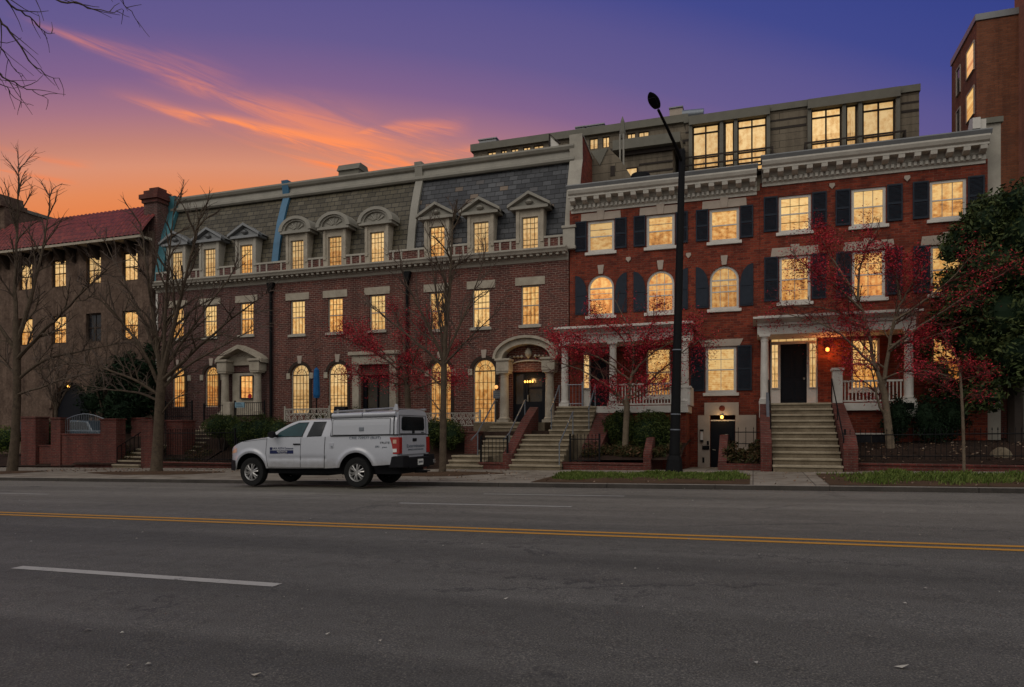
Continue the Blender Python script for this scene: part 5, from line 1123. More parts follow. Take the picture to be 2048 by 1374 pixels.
# ================================================================== white pickup with a camper shell
MAT['carwhite'] = M_plain('white_car_paint', (.385, .395, .435), .3, .06, 1.2, .4, c2=(.34, .35, .385))
m = MAT['carwhite']; t = NT(m.node_tree); b = t.n['Principled BSDF']; lk = b.inputs['Base Color'].links[0].from_socket
o_ = obco(t); dz_ = t.sep(o_)[2]; dn_ = t.noise(o_, 7, 5, .7)
dirt = t.m('MULTIPLY', t.m('SUBTRACT', 1, t.smooth(t.m('ADD', dz_, t.m('MULTIPLY', t.m('SUBTRACT', dn_, .5), .35)), .5, .86)), .55)
t.put(b.inputs['Base Color'], t.mix(dirt, lk, (.16, .14, .115, 1)))
MAT['shellwhite'] = M_plain('white_fibreglass', (.375, .385, .42), .36, .08, 1.5, .4)
MAT['blackplastic'] = M_plain('black_plastic', (.010, .010, .012), .7, .3, 6, .12)
MAT['tyre'] = M_plain('tyre_rubber', (.012, .012, .012), .85, .4, 8, .2, bumps=.3)
MAT['alloy'] = M_plain('silver_alloy', (.42, .41, .40), .35, .3, 9, .5, metal=.7)
MAT['carglass'] = M_glass('smoked_glass', (.010, .013, .017), .12); MAT['tealglass'] = M_glass('teal_reflection_glass', (.015, .055, .065), .12)  # door window: teal reflection put into the glass colour
MAT['redlens'] = M_plain('red_lens', (.30, .014, .012), .2, .2, 5, .5); MAT['amberlens'] = M_plain('amber_headlight', (.55, .36, .26), .15, .3, 5, .6)
MAT['navyink'] = M_plain('navy_vinyl', (.012, .018, .07), .5, .2, 5); MAT['blackink'] = M_plain('black_vinyl', (.02, .02, .025), .5, .2, 5); MAT['plate'] = M_plain('plate_white', (.6, .6, .58), .5, .1, 5)
MAT['seam'] = M_plain('panel_gap', (.015, .015, .016), .9, .2, 5)
MAT['chrome'] = M_plain('dull_chrome', (.5, .5, .5), .25, .2, 5, .5, metal=.9)
for k_ in ('carwhite', 'shellwhite', 'navycar', 'blackcar'):
    if k_ in MAT: MAT[k_].node_tree.nodes['Principled BSDF'].inputs['Coat Weight'].default_value = .5; MAT[k_].node_tree.nodes['Principled BSDF'].inputs['Coat Roughness'].default_value = .08
tk = thing('pickup_truck', 'white pickup truck with a white camper shell parked at the kerb', 'truck', (-14.4, 16.4+.98, -.085))
tk.rotation_euler = (0, -math.atan(GR), 0)
UF, UR, RW = .90, 4.33, .41
def L_(mb, name, mat, parent=None, **k): return mb.build(name, MAT[mat], parent or tk, world=False, **k)
def Wd(u): return .975-.30*max(0, 1-u/.62)**2.2-.05*max(0, (u-5.3)/.3)
def topz(u): return interp([(0, 1.0), (.12, 1.09), (.31, 1.17), (.61, 1.275), (1.0, 1.33), (1.46, 1.365), (2.5, 1.37), (3.5, 1.385), (5.6, 1.41)], u)
def botz(u):
    z = interp([(0, .50), (.4, .47), (1.5, .52), (3.4, .52), (5.0, .60), (5.6, .64)], u)
    for c in (UF, UR):
        if abs(u-c) < .53: z = max(z, .42+math.sqrt(.53**2-(u-c)**2))
    return z
def sidey(u, z):
    t_ = (z-.5)/.9
    y = Wd(u)-.05*max(0, t_-.45)**1.5*1.6-.06*max(0, .33-t_)**1.3
    if 1.5 < u < 3.4: y += -.022*math.exp(-((z-.80)/.045)**2)
    for c in (UF, UR):
        dd = math.hypot(u-c, (z-.42)); y += .035*math.exp(-((dd-.585)/.055)**2)
    return y
us = sorted(set([.06+.03*i for i in range(int(5.5/.03))]+[5.56]+[UF-.53, UF+.53, UR-.53, UR+.53])); nr = 22
bd = MB()
for sg_ in (-1, 1): bd.grid(lambda i, j: (us[i], sg_*sidey(us[i], botz(us[i])+(topz(us[i])-botz(us[i]))*j/(nr-1)), botz(us[i])+(topz(us[i])-botz(us[i]))*j/(nr-1)), len(us), nr)
hu = [u for u in us if u < 1.62]
bd.grid(lambda i, j: (hu[i], sidey(hu[i], topz(hu[i]))*(-1+j/7), topz(hu[i])+.07*(1-(1-j/7)**2)*min(1, hu[i]*2.2)), len(hu), 15)
fz = [.5+.05*i for i in range(12)]
bd.grid(lambda i, j: (.06-.13*(1-(1-i/7)**2), sidey(.06, min(fz[j], 1.03))*(-1+i/7), min(fz[j], 1.03)), 15, 12)
bd.add([(5.56, -sidey(5.56, .64), .64), (5.56, sidey(5.56, .64), .64), (5.56, sidey(5.56, 1.4), 1.41), (5.56, -sidey(5.56, 1.4), 1.41)], [(0, 1, 2, 3)])
bd.add([(3.45, -.93, 1.385), (5.56, -.88, 1.41), (5.56, .88, 1.41), (3.45, .93, 1.385)], [(0, 1, 2, 3)])
body = L_(bd, 'body', 'carwhite', smooth=35)
ub = MB().box(.5, 5.5, -.72, .72, .36, .62); ub.box(.15, 5.5, -.62, .62, .5, .9)
for c in (UF, UR): ub.box(c-.62, c+.62, -.70, .70, .62, 1.0)
ub.box(.35, 1.45, -.88, .88, .9, 1.05).box(3.75, 4.9, -.88, .88, .95, 1.1)
ub.tube([(3.6, -.5, .38), (5.2, -.5, .40)], .06, 8).tube([(UR, -.8, .41), (UR, .8, .41)], .07, 8).tube([(UF, -.8, .41), (UF, .8, .41)], .06, 8).box(2.0, 3.2, -.55, .2, .30, .42)
L_(ub, 'chassis', 'blackplastic')
def seamline(pts, name='panel_gap', r=.006, mat='seam'):
    L_(MB().tube([(u, -sidey(u, z)-.001, z) for u, z in pts], r, 4), name, mat, body)
def vs(u0, z0, u1, z1, n=8): return [(u0+(u1-u0)*i/n, z0+(z1-z0)*i/n) for i in range(n+1)]
seamline(vs(1.45, 1.36, 1.42, .95)+vs(1.42, .93, 1.50, .55)); seamline(vs(2.58, 1.37, 2.56, .55)); seamline(vs(3.36, 1.38, 3.33, .53), r=.009); seamline(vs(1.50, .55, 3.33, .53)); seamline(vs(.62, 1.268, 1.45, 1.345))
# cab
zb_, zt_ = 1.35, 1.845
def uF(z): return interp([(1.34, 1.36), (1.5, 1.62), (1.7, 1.99), (1.80, 2.22), (1.845, 2.42)], z)
def cy(z): return .925-.175*((z-zb_)/(zt_-zb_))**1.15
def uRr(z): return 3.50-.05*(z-zb_)
cb = MB(); nz = 10
zz = [zb_+(zt_-zb_)*j/(nz-1) for j in range(nz)]
for sg_ in (-1, 1): cb.grid(lambda i, j: (uF(zz[j])+(uRr(zz[j])-uF(zz[j]))*i/20, sg_*cy(zz[j]), zz[j]), 21, nz)
cb.grid(lambda i, j: (uF(zt_)+(uRr(zt_)-uF(zt_))*i/20, cy(zt_)*(-1+j/6), zt_+.055*(1-(1-j/6)**4)*(.35+.65*min(1, i/5))), 21, 13)
cb.grid(lambda i, j: (uRr(zz[j]), cy(zz[j])*(-1+i/3), zz[j]), 7, nz)
cb.grid(lambda i, j: (uF(zz[j])-.10*(1-(1-i/6)**2), cy(zz[j])*(-1+i/6), zz[j]+.0), 13, nz)
cab = L_(cb, 'cab', 'carwhite', smooth=35)
ws = MB(); ws.grid(lambda i, j: (uF(zz[1+j])-.10*(1-(.9*(1-i/6))**2)-.012, cy(zz[1+j])*.9*(-1+i/6), zz[1+j]+.006), 13, nz-2); L_(ws, 'windscreen', 'carglass', cab, smooth=True)
def glass(pts, mat, name):
    def dense(pts):
        out = []
        for (a, b_), (c, d_) in zip(pts, pts[1:]+pts[:1]): out += [(a+(c-a)*i/4, b_+(d_-b_)*i/4) for i in range(4)]
        return out
    cu_ = sum(p[0] for p in pts)/len(pts); cz_ = sum(p[1] for p in pts)/len(pts)
    for sg_ in (-1, 1):
        big = [(cu_+(u-cu_)*1.05, cz_+(z-cz_)*1.09) for u, z in pts]
        g = MB(); dd = dense(pts); g.add([(u, sg_*(cy(z)+.007), z) for u, z in dd]+[(cu_, sg_*(cy(cz_)+.012), cz_)], [(i, (i+1) % len(dd), len(dd)) for i in range(len(dd))]); wo_ = L_(g, name, mat, cab, smooth='all')
        g = MB(); bb = dense(big); n = len(dd)
        g.add([(u, sg_*(cy(z)+.009), z) for u, z in bb]+[(u, sg_*(cy(z)+.009), z) for u, z in dd], [(i, (i+1) % n, n+(i+1) % n, n+i) for i in range(n)]); L_(g, 'window_seal', 'seam', cab)
glass([(1.70, 1.405), (2.58, 1.405), (2.71, 1.775), (2.40, 1.772), (2.10, 1.66), (1.84, 1.53)], 'tealglass', 'door_window')
glass([(2.76, 1.405), (3.21, 1.415), (3.29, 1.785), (2.90, 1.782)], 'carglass', 'rear_window')
for uu in (2.60, 2.76): L_(MB().tube([(uu, -cy(1.37)-.001, 1.37), (uu+.13, -cy(1.80)-.001, 1.80)], .005, 4), 'pillar_gap', 'seam', cab)
for sg_ in (-1, 1):
    mr = MB(); mr.tube([(1.72, sg_*1.0, 1.44), (1.73, sg_*1.06, 1.46), (1.76, sg_*1.2, 1.46)], [.06, .1, .09], 8); mr.tube([(1.78, sg_*.90, 1.42), (1.74, sg_*1.0, 1.43)], .035, 6); L_(mr, 'mirror', 'blackplastic', smooth=True)
    L_(MB().box(2.34, 2.56, sg_*(sidey(2.45, 1.18)+.016)-.014, sg_*(sidey(2.45, 1.18)+.016)+.014, 1.165, 1.205), 'door_handle', 'blackplastic', body, bevel=.01)
    # head lamp, bumper corner
    hl = MB(); hl.grid(lambda i, j: (.05+.36*i/6, sg_*(sidey(.05+.36*i/6, .95+(.03+.19*j/3))+.006), .93+.035*i/6+(.10+.03*i/6)*j/3), 7, 4); L_(hl, 'headlight', 'amberlens', body, smooth=True)
    bp = MB(); bp.grid(lambda i, j: (.0+.36*i/6, sg_*(sidey(max(.02, .36*i/6), .6)+.02), .44+.30*j/3), 7, 4); L_(bp, 'bumper_corner', 'blackplastic', smooth=True)
bpf = MB(); bpf.grid(lambda i, j: (-.01-.13*(1-(1-i/7)**2), (sidey(.02, .6)+.02)*(-1+i/7), .44+.32*j/3), 15, 4); L_(bpf, 'front_bumper', 'blackplastic', smooth=True)
# fuel flap, side step line
L_(MB().box(3.50, 3.64, -sidey(3.56, 1.14)-.012, -sidey(3.56, 1.14)+.01, 1.06, 1.22), 'fuel_flap', 'carwhite', body, bevel=.02)
L_(MB().tube([(3.57, -sidey(3.56, 1.14)-.02, 1.13), (3.60, -sidey(3.56, 1.14)-.02, 1.10)], .02, 6), 'flap_lock', 'steelrail', body)
# camper shell
def sec(u):
    r = (u-3.54)/2.0; tz = 2.0+.05*r
    return [(-.955, 1.395+.02*r), (-.95, 1.45), (-.935, 1.72), (-.905, 1.86), (-.86, 1.93), (-.80, tz-.02), (-.6, tz+.03), (0, tz+.06), (.6, tz+.03), (.80, tz-.02), (.86, 1.93), (.905, 1.86), (.935, 1.72), (.95, 1.45), (.955, 1.395+.02*r)]
us2 = [3.55+.1*i for i in range(21)]
sh = MB(); sh.grid(lambda i, j: (us2[i], *sec(us2[i])[j]), len(us2), 15)
for u in (3.55, us2[-1]):
    s_ = sec(u); sh.add([(u, y, z) for y, z in s_], [tuple(range(len(s_)))])
shell = L_(sh, 'camper_shell', 'shellwhite', smooth=35)
def shy(z): return interp([(1.395, .955), (1.45, .95), (1.72, .935), (1.86, .905), (1.93, .86)], z)
L_(MB().tube([(3.54, -shy(1.40)-.004, 1.398), (5.56, -shy(1.42)-.004, 1.415)], .014, 6), 'base_seal', 'seam', shell); L_(MB().tube([(3.55, -.92, 1.40), (3.55, -.90, 1.87), (3.56, -.8, 2.0)], .016, 6), 'front_seal', 'seam', shell)
def panel(u0, u1, z0, z1, name, mat, d_=.010):
    g = MB(); nzz = [z0+(z1-z0)*k/5 for k in range(6)]
    g.grid(lambda i, j: ((u0, u1)[i], -shy(nzz[j])-d_, nzz[j]), 2, 6); p_ = L_(g, name, mat, shell)
    for (a, b_, c, d2) in ((u0, z0, u1, z0), (u1, z0, u1, z1), (u1, z1, u0, z1), (u0, z1, u0, z0)):
        L_(MB().tube([(a+(c-a)*k/4, -shy(b_+(d2-b_)*k/4)-d_, b_+(d2-b_)*k/4) for k in range(5)], .007, 4), 'panel_gap', 'seam', shell)
    return p_
panel(3.60, 5.36, 1.425, 1.845, 'side_door', 'shellwhite')
L_(MB().box(4.43, 4.57, -shy(1.58)-.03, -shy(1.58)-.008, 1.52, 1.63), 'door_latch', 'steelrail', shell, bevel=.02)
L_(MB().tube([(5.47, -.952, 1.42), (5.47, -.92, 1.84), (5.46, -.84, 1.97)], .018, 5), 'rear_seal', 'seam', shell)
aw = MB(); aw.tube([(3.58, -.90, 1.945), (4.52, -.90, 1.955)], .068, 10).tube([(4.55, -.90, 1.955), (5.52, -.90, 1.965)], .068, 10); L_(aw, 'rolled_awning', 'shellwhite', smooth=True)
rk_ = MB()
for sg_ in (-1, 1): rk_.tube([(3.56, sg_*.82, 2.06), (5.55, sg_*.82, 2.12)], .028, 6)
for uu in (3.7, 4.53, 5.45): rk_.tube([(uu, -.86, 2.08+.03*(uu-3.6)/2), (uu, .86, 2.08+.03*(uu-3.6)/2)], .022, 6).tube([(uu, -.84, 1.96), (uu, -.84, 2.12)], .03, 6)
L_(rk_, 'roof_rack', 'alloy', smooth=True)
L_(MB().prism([(5.40, 2.06), (5.56, 2.06), (5.53, 2.22), (5.48, 2.23)], lambda a, b_: (a, -.87, b_), lambda a, b_: (a, -.82, b_)), 'rack_fin', 'shellwhite', bevel=.01)
ue = us2[-1]
rwn = MB().pxy([(-.62, 1.52), (.62, 1.52), (.68, 1.58), (.66, 1.84), (.60, 1.90), (-.60, 1.90), (-.66, 1.84), (-.68, 1.58)], 0, .012)
rwn.v = [(ue+.012-z, x, y) for x, y, z in rwn.v]; L_(rwn, 'hatch_window', 'carglass', shell)
ht = MB(); fr_ = [(-.80, 1.44), (.80, 1.44), (.78, 1.93), (-.78, 1.93)]
for (a, b_), (c, d_) in zip(fr_, fr_[1:]+fr_[:1]): ht.tube([(ue+.004, a, b_), (ue+.004, c, d_)], .008, 4)
ht.box(ue+.001, ue+.02, -.06, .06, 1.43, 1.52).box(ue+.001, ue+.022, .5, .62, 1.455, 1.475); L_(ht, 'hatch_trim', 'seam', shell)
L_(MB().tube([(ue+.006, -.95, 1.408), (ue+.006, .95, 1.408)], .016, 5), 'base_seal', 'seam', shell)
# tail
tg = MB().box(5.56, 5.595, -.72, .72, .87, 1.385); tgo = L_(tg, 'tailgate', 'carwhite', bevel=.012)
L_(MB().box(5.585, 5.612, -.13, .11, 1.22, 1.31), 'tailgate_handle', 'blackplastic', tgo, bevel=.015)
for sg_ in (-1, 1):
    t_ = MB(); y0 = sidey(5.5, 1.1)
    t_.pyz([(0, 0), (1, 1), (1, 0)], 0, 0) if False else None
    pts = [(5.36, .008), (5.57, .008), (5.605, -.03), (5.605, -.20), (5.57, -.20), (5.36, -.06)]
    t_.prism([(u, v_) for u, v_ in pts], lambda a, b_: (a, sg_*(y0+b_+.012), .90), lambda a, b_: (a+(.0 if a > 5.5 else -.03), sg_*(y0+b_), 1.345))
    tl_ = L_(t_, 'tail_light', 'redlens', bevel=.012)
    L_(MB().box(5.43, 5.55, min(sg_*(y0+.012), sg_*(y0+.026)), max(sg_*(y0+.012), sg_*(y0+.026)), .95, 1.04), 'reversing_lens', 'plate', tl_); L_(MB().box(5.44, 5.54, min(sg_*(y0+.006), sg_*(y0+.02)), max(sg_*(y0+.006), sg_*(y0+.02)), 1.18, 1.28), 'indicator_lens', 'amberlens', tl_)
bm_ = MB().box(5.30, 5.74, -.96, -.60, .53, .85).box(5.30, 5.74, .60, .96, .53, .85).box(5.5, 5.76, -.60, .60, .50, .80); L_(bm_, 'rear_bumper', 'blackplastic', bevel=.03)
L_(MB().box(5.60, 5.765, .86, 1.0, .60, .70), 'bumper_step', 'chrome', bevel=.01); L_(MB().box(5.6, 5.95, -.05, .05, .36, .44).box(5.85, 6.02, -.09, .09, .40, .43), 'tow_hitch', 'blackplastic', bevel=.01)
pl = L_(MB().box(5.762, 5.772, -.16, .16, .58, .74), 'licence_plate', 'plate')
RX = Matrix.Rotation(R(90), 3, 'X'); RZ = Matrix.Rotation(R(90), 3, 'Z') @ RX
L_(MB().box(5.773, 5.776, -.12, .12, .635, .69), 'faint_print', 'steelrail', pl)
def dec(body_, size, u, z, mat='blackink', sx=1.0, par=None, off=.006): return lettering(body_, size, Vector((u, -sidey(u, z)-off, z)), RX, MAT[mat], par or body, sx)
ds = L_(MB().box(1.56, 2.34, -sidey(1.95, .98)-.008, -sidey(1.95, .98)-.002, .925, 1.02), 'door_sign', 'navyink', body)
L_(MB().box(1.56, 1.64, -sidey(1.95, 1.06)-.008, -sidey(1.95, 1.06)-.002, 1.03, 1.105), 'door_emblem', 'navyink', body)
dec('11AX ASTA Extoson', .085, 1.97, 1.07, 'navyink', 1.0, ds); dec('PESTILENTAL', .052, 1.98, .987, 'plate', 1.15, ds, .010); dec('Te-Lerneations', .04, 1.98, .945, 'plate', 1.2, ds, .010)
dec('CRIE 729577 (BUIT)', .10, 4.60, 1.335, 'inkgrey', 1.15); dec('TRUTE', .075, 5.20, 1.20, 'blackink', 1.3); dec('(SR)', .07, 4.98, 1.10, 'inkgrey', 1.1); dec('prerun', .05, 5.20, 1.085, 'inkgrey')
lettering('Extermination', .13, Vector((5.602, .06, 1.10)), RZ, MAT['inkgrey'], tgo, 1.45); lettering('SERVICES & RESTORATION', .055, Vector((5.602, .06, 1.0)), RZ, MAT['inkgrey'], tgo, 1.4)
# wheels
def make_wheel(u, y, sg_):
    r = MB(); n = 40
    prof = [(.24, .10), (.34, .12), (.39, .115), (.405, .08), (.41, .03), (.41, -.03), (.405, -.08), (.39, -.115), (.34, -.12), (.24, -.10)]
    r.grid(lambda i, j: (u+prof[j][0]*math.cos(2*math.pi*i/n), y+prof[j][1], RW+prof[j][0]*math.sin(2*math.pi*i/n)), n, len(prof), wrap=True)
    wh = L_(r, 'wheel', 'tyre', smooth=50)
    q = MB(); n = 30; f_ = y+sg_*.09; pr2 = [(.245, .025), (.225, .0), (.21, -.02), (.20, -.08)]
    q.grid(lambda i, j: (u+pr2[j][0]*math.cos(2*math.pi*i/n), f_+sg_*pr2[j][1], RW+pr2[j][0]*math.sin(2*math.pi*i/n)), n, 4, wrap=True)
    for k in range(6):
        a = 2*math.pi*k/6+.3; ca, sa = math.cos(a), math.sin(a)
        for ws_ in (-1, 1):
            q.tube([(u+.05*ca-ws_*.012*sa, f_+sg_*.0, RW+.05*sa+ws_*.012*ca), (u+.14*ca-ws_*.026*sa, f_+sg_*.012, RW+.14*sa+ws_*.026*ca), (u+.215*ca-ws_*.042*sa, f_, RW+.215*sa+ws_*.042*ca)], [.028, .022, .022], 5)
    q.tube([(u, f_-sg_*.03, RW), (u, f_+sg_*.02, RW)], [.07, .06], 14)
    L_(q, 'rim', 'alloy', wh, smooth=40)
    L_(MB().tube([(u, f_-sg_*.09, RW), (u, f_-sg_*.075, RW)], .215, 20), 'brake_disc', 'blackplastic', wh)
for u in (UF, UR):
    for sg_ in (-1, 1): make_wheel(u, sg_*.83, sg_)

# ================================================================== parked cars in the stucco house's front yard
def saloon(label, x, y, z, mat, rot):
    r = thing('parked_car', label, 'car', (0, 0, 0), 'cars parked in the stucco house yard')
    W2 = .88
    lo_ = [(-2.2, .35), (2.2, .35), (2.25, .7), (2.1, .92), (-1.1, .98), (-2.15, .82), (-2.25, .6)]
    def tap(k): return lambda a, b_: (a, k*(W2-.05*max(0, b_-.6)), b_)
    B = MB().prism(lo_, tap(-1), tap(1)); o1 = B.build('body', MAT[mat], r, world=False, bevel=.05)
    cabp = [(-1.25, .95), (1.75, .92), (1.2, 1.42), (.2, 1.48), (-.5, 1.42)]
    def tp2(k): return lambda a, b_: (a, k*(.84-.22*max(0, b_-.93)/.55), b_)
    o2 = MB().prism(cabp, tp2(-1), tp2(1)).build('roof', MAT[mat], r, world=False, bevel=.04)
    def tp3(k, e): return lambda a, b_: (a, k*(.84-.22*max(0, b_-.93)/.55+e), b_)
    for k in (-1, 1):
        for poly in ([(-1.0, .99), (.05, .99), (.05, 1.40), (-.42, 1.36)], [(.12, .99), (1.5, .98), (1.1, 1.36), (.12, 1.41)]): MB().prism(poly, tp3(k, -.004), tp3(k, .008)).build('side_window', MAT['carglass'], o2, world=False)
    ws = MB().add([(-1.24, -.76, .99), (-1.24, .76, .99), (-.56, .62, 1.39), (-.56, -.62, 1.39)], [(0, 1, 2, 3)]); ws.v = [(a-.02, b_, c+.02) for a, b_, c in ws.v]; ws.build('windscreen', MAT['carglass'], o2, world=False)
    for u in (-1.4, 1.4):
        for k in (-1, 1):
            wm = MB().tube([(u, k*.70, .32), (u, k*.885, .32)], .32, 20); wo_ = wm.build('wheel', MAT['tyre'], r, world=False, smooth=40); MB().tube([(u, k*.80, .32), (u, k*.895, .32)], .2, 14).build('rim', MAT['alloy'], wo_, world=False)
    for k in (-1, 1): MB().box(-2.27, -2.1, min(k*.5, k*.8), max(k*.5, k*.8), .62, .76).build('headlight', MAT['plate'], o1, world=False, bevel=.02); MB().box(2.1, 2.265, min(k*.5, k*.8), max(k*.5, k*.8), .68, .82).build('tail_light', MAT['redlens'], o1, world=False, bevel=.02)
    r.location = (x, y, z); r.rotation_euler = (0, 0, rot); return r
MAT['navycar'] = M_plain('slate_blue_paint', (.05, .075, .10), .3, .15, 2, .5); MAT['blackcar'] = M_plain('black_paint', (.012, .013, .016), .25, .2, 2, .5)
saloon('slate blue car parked behind the arched iron grille', PX(160, 27.6), 27.6, PZ(160, 840, 27.6)-1.49, 'navycar', R(3))
saloon('black car parked in the yard at the far left, half hidden by the brick piers', PX(75, 28.3), 28.3, PZ(75, 842, 28.3)-1.47, 'blackcar', R(-4))

# ================================================================== tall street lamp on the verge
lp0 = Vector((PX(1348, 22.3), 22.3, walk_z(-2.3, 22.3))); lp1 = Vector((PX(1364.5, 22.3), 22.3, PZ(1364.5, 302, 22.3)))
lp = thing('street_lamp', 'tall black street lamp with a single arm on the grass verge', 'street lamp', lp0)
ax = (lp1-lp0).normalized()
def along(d_): return lp0+ax*d_
H = (lp1-lp0).length
po = MB(); po.tube([along(.6), along(.75), along(2.0), along(H*.5), along(H)], [.175, .165, .150, .125, .095], 12); po.build('pole', MAT['iron'], lp, smooth=40)
ba = MB(); ba.tube([along(-.2), along(.06), along(.12), along(.5), along(.62)], [.31, .31, .27, .225, .19], 8); ba.build('base', MAT['iron'], lp, bevel=.01)
for d_ in (.66, 1.42, 1.9, 3.9): MB().tube([along(d_), along(d_+.035)], .178 if d_ < 1 else .160, 12).build('band', MAT['steelrail'] if d_ > 1 else MAT['iron'], lp)
MB().tube([along(H-.02), along(H+.06)], [.1, .07], 12).build('cap', MAT['iron'], lp)
hd = P(1312, 211, 20.3)
st_ = along(H-.35)
MB().tube([st_, st_+(hd-st_)*.2+Vector((0, 0, .07)), st_+(hd-st_)*.6+Vector((0, 0, .06)), hd+(st_-hd)*.08+Vector((0, 0, .02))], [.055, .05, .045, .04], 8).build('arm', MAT['iron'], lp, smooth=True)
dr_ = (hd-st_).normalized(); hm = MB()
sd_ = Vector((0, 0, 1)).cross(dr_).normalized(); up_ = dr_.cross(sd_)
def hf_(i, j):
    a = 2*math.pi*i/16; s_ = j/10; wd = .165*math.sin(math.pi*min(1, .12+s_*.86))**.6; th = .085*math.sin(math.pi*min(1, .1+s_*.88))**.7
    zc_ = math.sin(a)*th; return hd+dr_*(-.10+s_*.58)+sd_*math.cos(a)*wd+up_*(zc_ if zc_ > 0 else zc_*.8)
hm.grid(hf_, 16, 11, wrap=True); lh = hm.build('lamp_head', MAT['iron'], lp, smooth=True)
MB().obox(hd+dr_*.20-up_*.066, dr_*.14, sd_*.10, up_*.012).build('lens', MAT['blackplastic'], lh)
# ================================================================== trees
def rv(rr): return Vector((rr.gauss(0, 1), rr.gauss(0, 1), rr.gauss(0, 1)))
class Tree:
    def __init__(s, seed): s.r = random.Random(seed); s.big = MB(); s.small = MB(); s.tips = []; s.ls = 1.0; s.ds = 1.0
    def chain(s, pts, r0, r1, n, big):
        m = len(pts); rad = [r0+(r1-r0)*(i/(m-1))**.8 for i in range(m)]
        (s.big if big else s.small).tube(pts, rad, n, cap=False)
    def sub(s, pts, r0, lvl, length, spread, up, dens, t0=.15, flat=1.0):
        """children along a polyline"""
        m = len(pts)-1; rr = s.r
        n = max(2, int(dens))
        for k in range(n):
            t = t0+(1-t0)*((k+rr.random())/n); i = min(m-1, int(t*m)); q = t*m-i
            p = pts[i].lerp(pts[i+1], q); tan = (pts[i+1]-pts[i]).normalized()
            side = (rv(rr)-tan*0); side = side-tan*side.dot(tan); side.z *= flat
            if side.length < .05: continue
            side.normalize(); a = spread*rr.uniform(.7, 1.25)
            dr = (tan*math.cos(a)+side*math.sin(a)+Vector((0, 0, up*rr.uniform(.5, 1.3)))).normalized()
            L = length*rr.uniform(.55, 1.2)*(1.1-.55*t); s.branch(p, dr, L, r0*(.62-.3*t), lvl, spread, up, flat)
    def branch(s, p, d_, L, r0, lvl, spread, up, flat=1.0):
        rr = s.r; n = 5 if lvl > 0 else 3; pts = [p.copy()]; dd = d_.copy()
        for i in range(n):
            dd = (dd+rv(rr)*.13+Vector((0, 0, up*.12))).normalized(); pts.append(pts[-1]+dd*(L/n))
        r0 = max(r0, .006); s.chain(pts, r0, max(.0035, r0*.35), 5 if lvl > 1 else (4 if lvl == 1 else 3), r0 > .03)
        if lvl > 0: s.sub(pts, r0, lvl-1, L*.55, spread, up, 6+L*2.2, .12, flat)
        else: s.tips += pts[1:]
        return pts
    def limb(s, pix, r0, lvl, Y, dY, length, spread=.75, up=.12, dens=8, r1=.008, flat=1.0):
        """a main limb drawn through picture points but swung out to its own depth"""
        n = len(pix)-1; ctrl = [P(px, py, Y+dY*i/n) for i, (px, py) in enumerate(pix)]
        pts = []
        for i in range(n):
            a, b_ = ctrl[i], ctrl[i+1]; pa, pb = ctrl[max(0, i-1)], ctrl[min(n, i+2)]
            for k in range(4):
                t = k/4; m0 = (b_-pa)*.5; m1 = (pb-a)*.5
                pts.append(a*(2*t**3-3*t*t+1)+m0*(t**3-2*t*t+t)+b_*(-2*t**3+3*t*t)+m1*(t**3-t*t)+rv(s.r)*.012)
        pts.append(ctrl[-1]); s.chain(pts, r0, r1, 7 if r0 > .06 else 5, r0 > .03)
        if lvl >= 0: s.sub(pts, r0*.8, lvl, length*s.ls, spread, up, dens*s.ds, .10, flat)
        s.tips += pts[len(pts)//2:]
        return pts
    def finish(s, name, label, loc, bark, twig, leaf=None, group=None):
        r = thing(name, label, 'tree', loc, group); s.big.build('trunk', MAT[bark], r, smooth=True)
        s.small.build('twigs', MAT[twig], r)
        if leaf:
            lm = MB(); rr = s.r; n, size, spreadl, mat = leaf['n'], leaf['size'], leaf['spread'], leaf['mat']
            tips = [p for p in s.tips if leaf.get('ok', lambda p: True)(p)]
            for i in range(n):
                c = rr.choice(tips)+rv(rr)*spreadl*Vector((1, 1, 1)).length/1.732
                if leaf.get('clump') and noise.noise(c*leaf['clump'])+leaf.get('bias', .1) < 0: continue
                leafcard(lm, rr, c, size*rr.uniform(.6, 1.3), leaf.get('flat', .5))
            lm.build('foliage', MAT[mat], r, normals=False)
        return r
def leafcard(mb, rr, c, sz, flat=.5, elong=1.9):
    n = rv(rr); n.z += flat*2; n.normalize(); u = n.orthogonal(); u = (Matrix.Rotation(rr.uniform(0, 6.28), 3, n) @ u).normalized(); w_ = n.cross(u)
    mb.add([c-u*sz*elong*.5, c+w_*sz*.36-u*sz*.05, c+u*sz*elong*.5+n*sz*.15, c-w_*sz*.36-u*sz*.05], [(0, 1, 2, 3)])
def trunkpts(pix, Y): return [P(px, py, Y) for px, py in pix]
# --- big bare tree with the forked trunk (left of centre)
T = Tree(11); T.ls = 1.3; T.ds = 1.0; Y = 22.5
tp = trunkpts([(312, 952), (313, 938), (316, 880), (320, 800), (324, 750)], Y)
T.big.tube(tp, [.33, .235, .20, .185, .175], 12, cap=False)
T.limb([(324, 752), (327, 690), (331, 620), (337, 540), (343, 460), (350, 392)], .11, 1, Y, .3, 1.5, .65, .25, 16)
T.limb([(322, 760), (313, 680), (303, 600), (292, 520), (281, 440)], .13, 1, Y, .8, 1.5, .65, .25, 14)
T.limb([(325, 750), (345, 660), (368, 570), (388, 480), (402, 420)], .13, 1, Y, -.6, 1.5, .65, .25, 14)
T.limb([(318, 770), (285, 700), (240, 640), (190, 590), (150, 560)], .09, 1, Y, -1.5, 1.4, .7, .15, 13)
T.limb([(318, 790), (270, 760), (200, 735), (140, 725), (80, 715)], .075, 1, Y, -1.8, 1.3, .7, .1, 13)
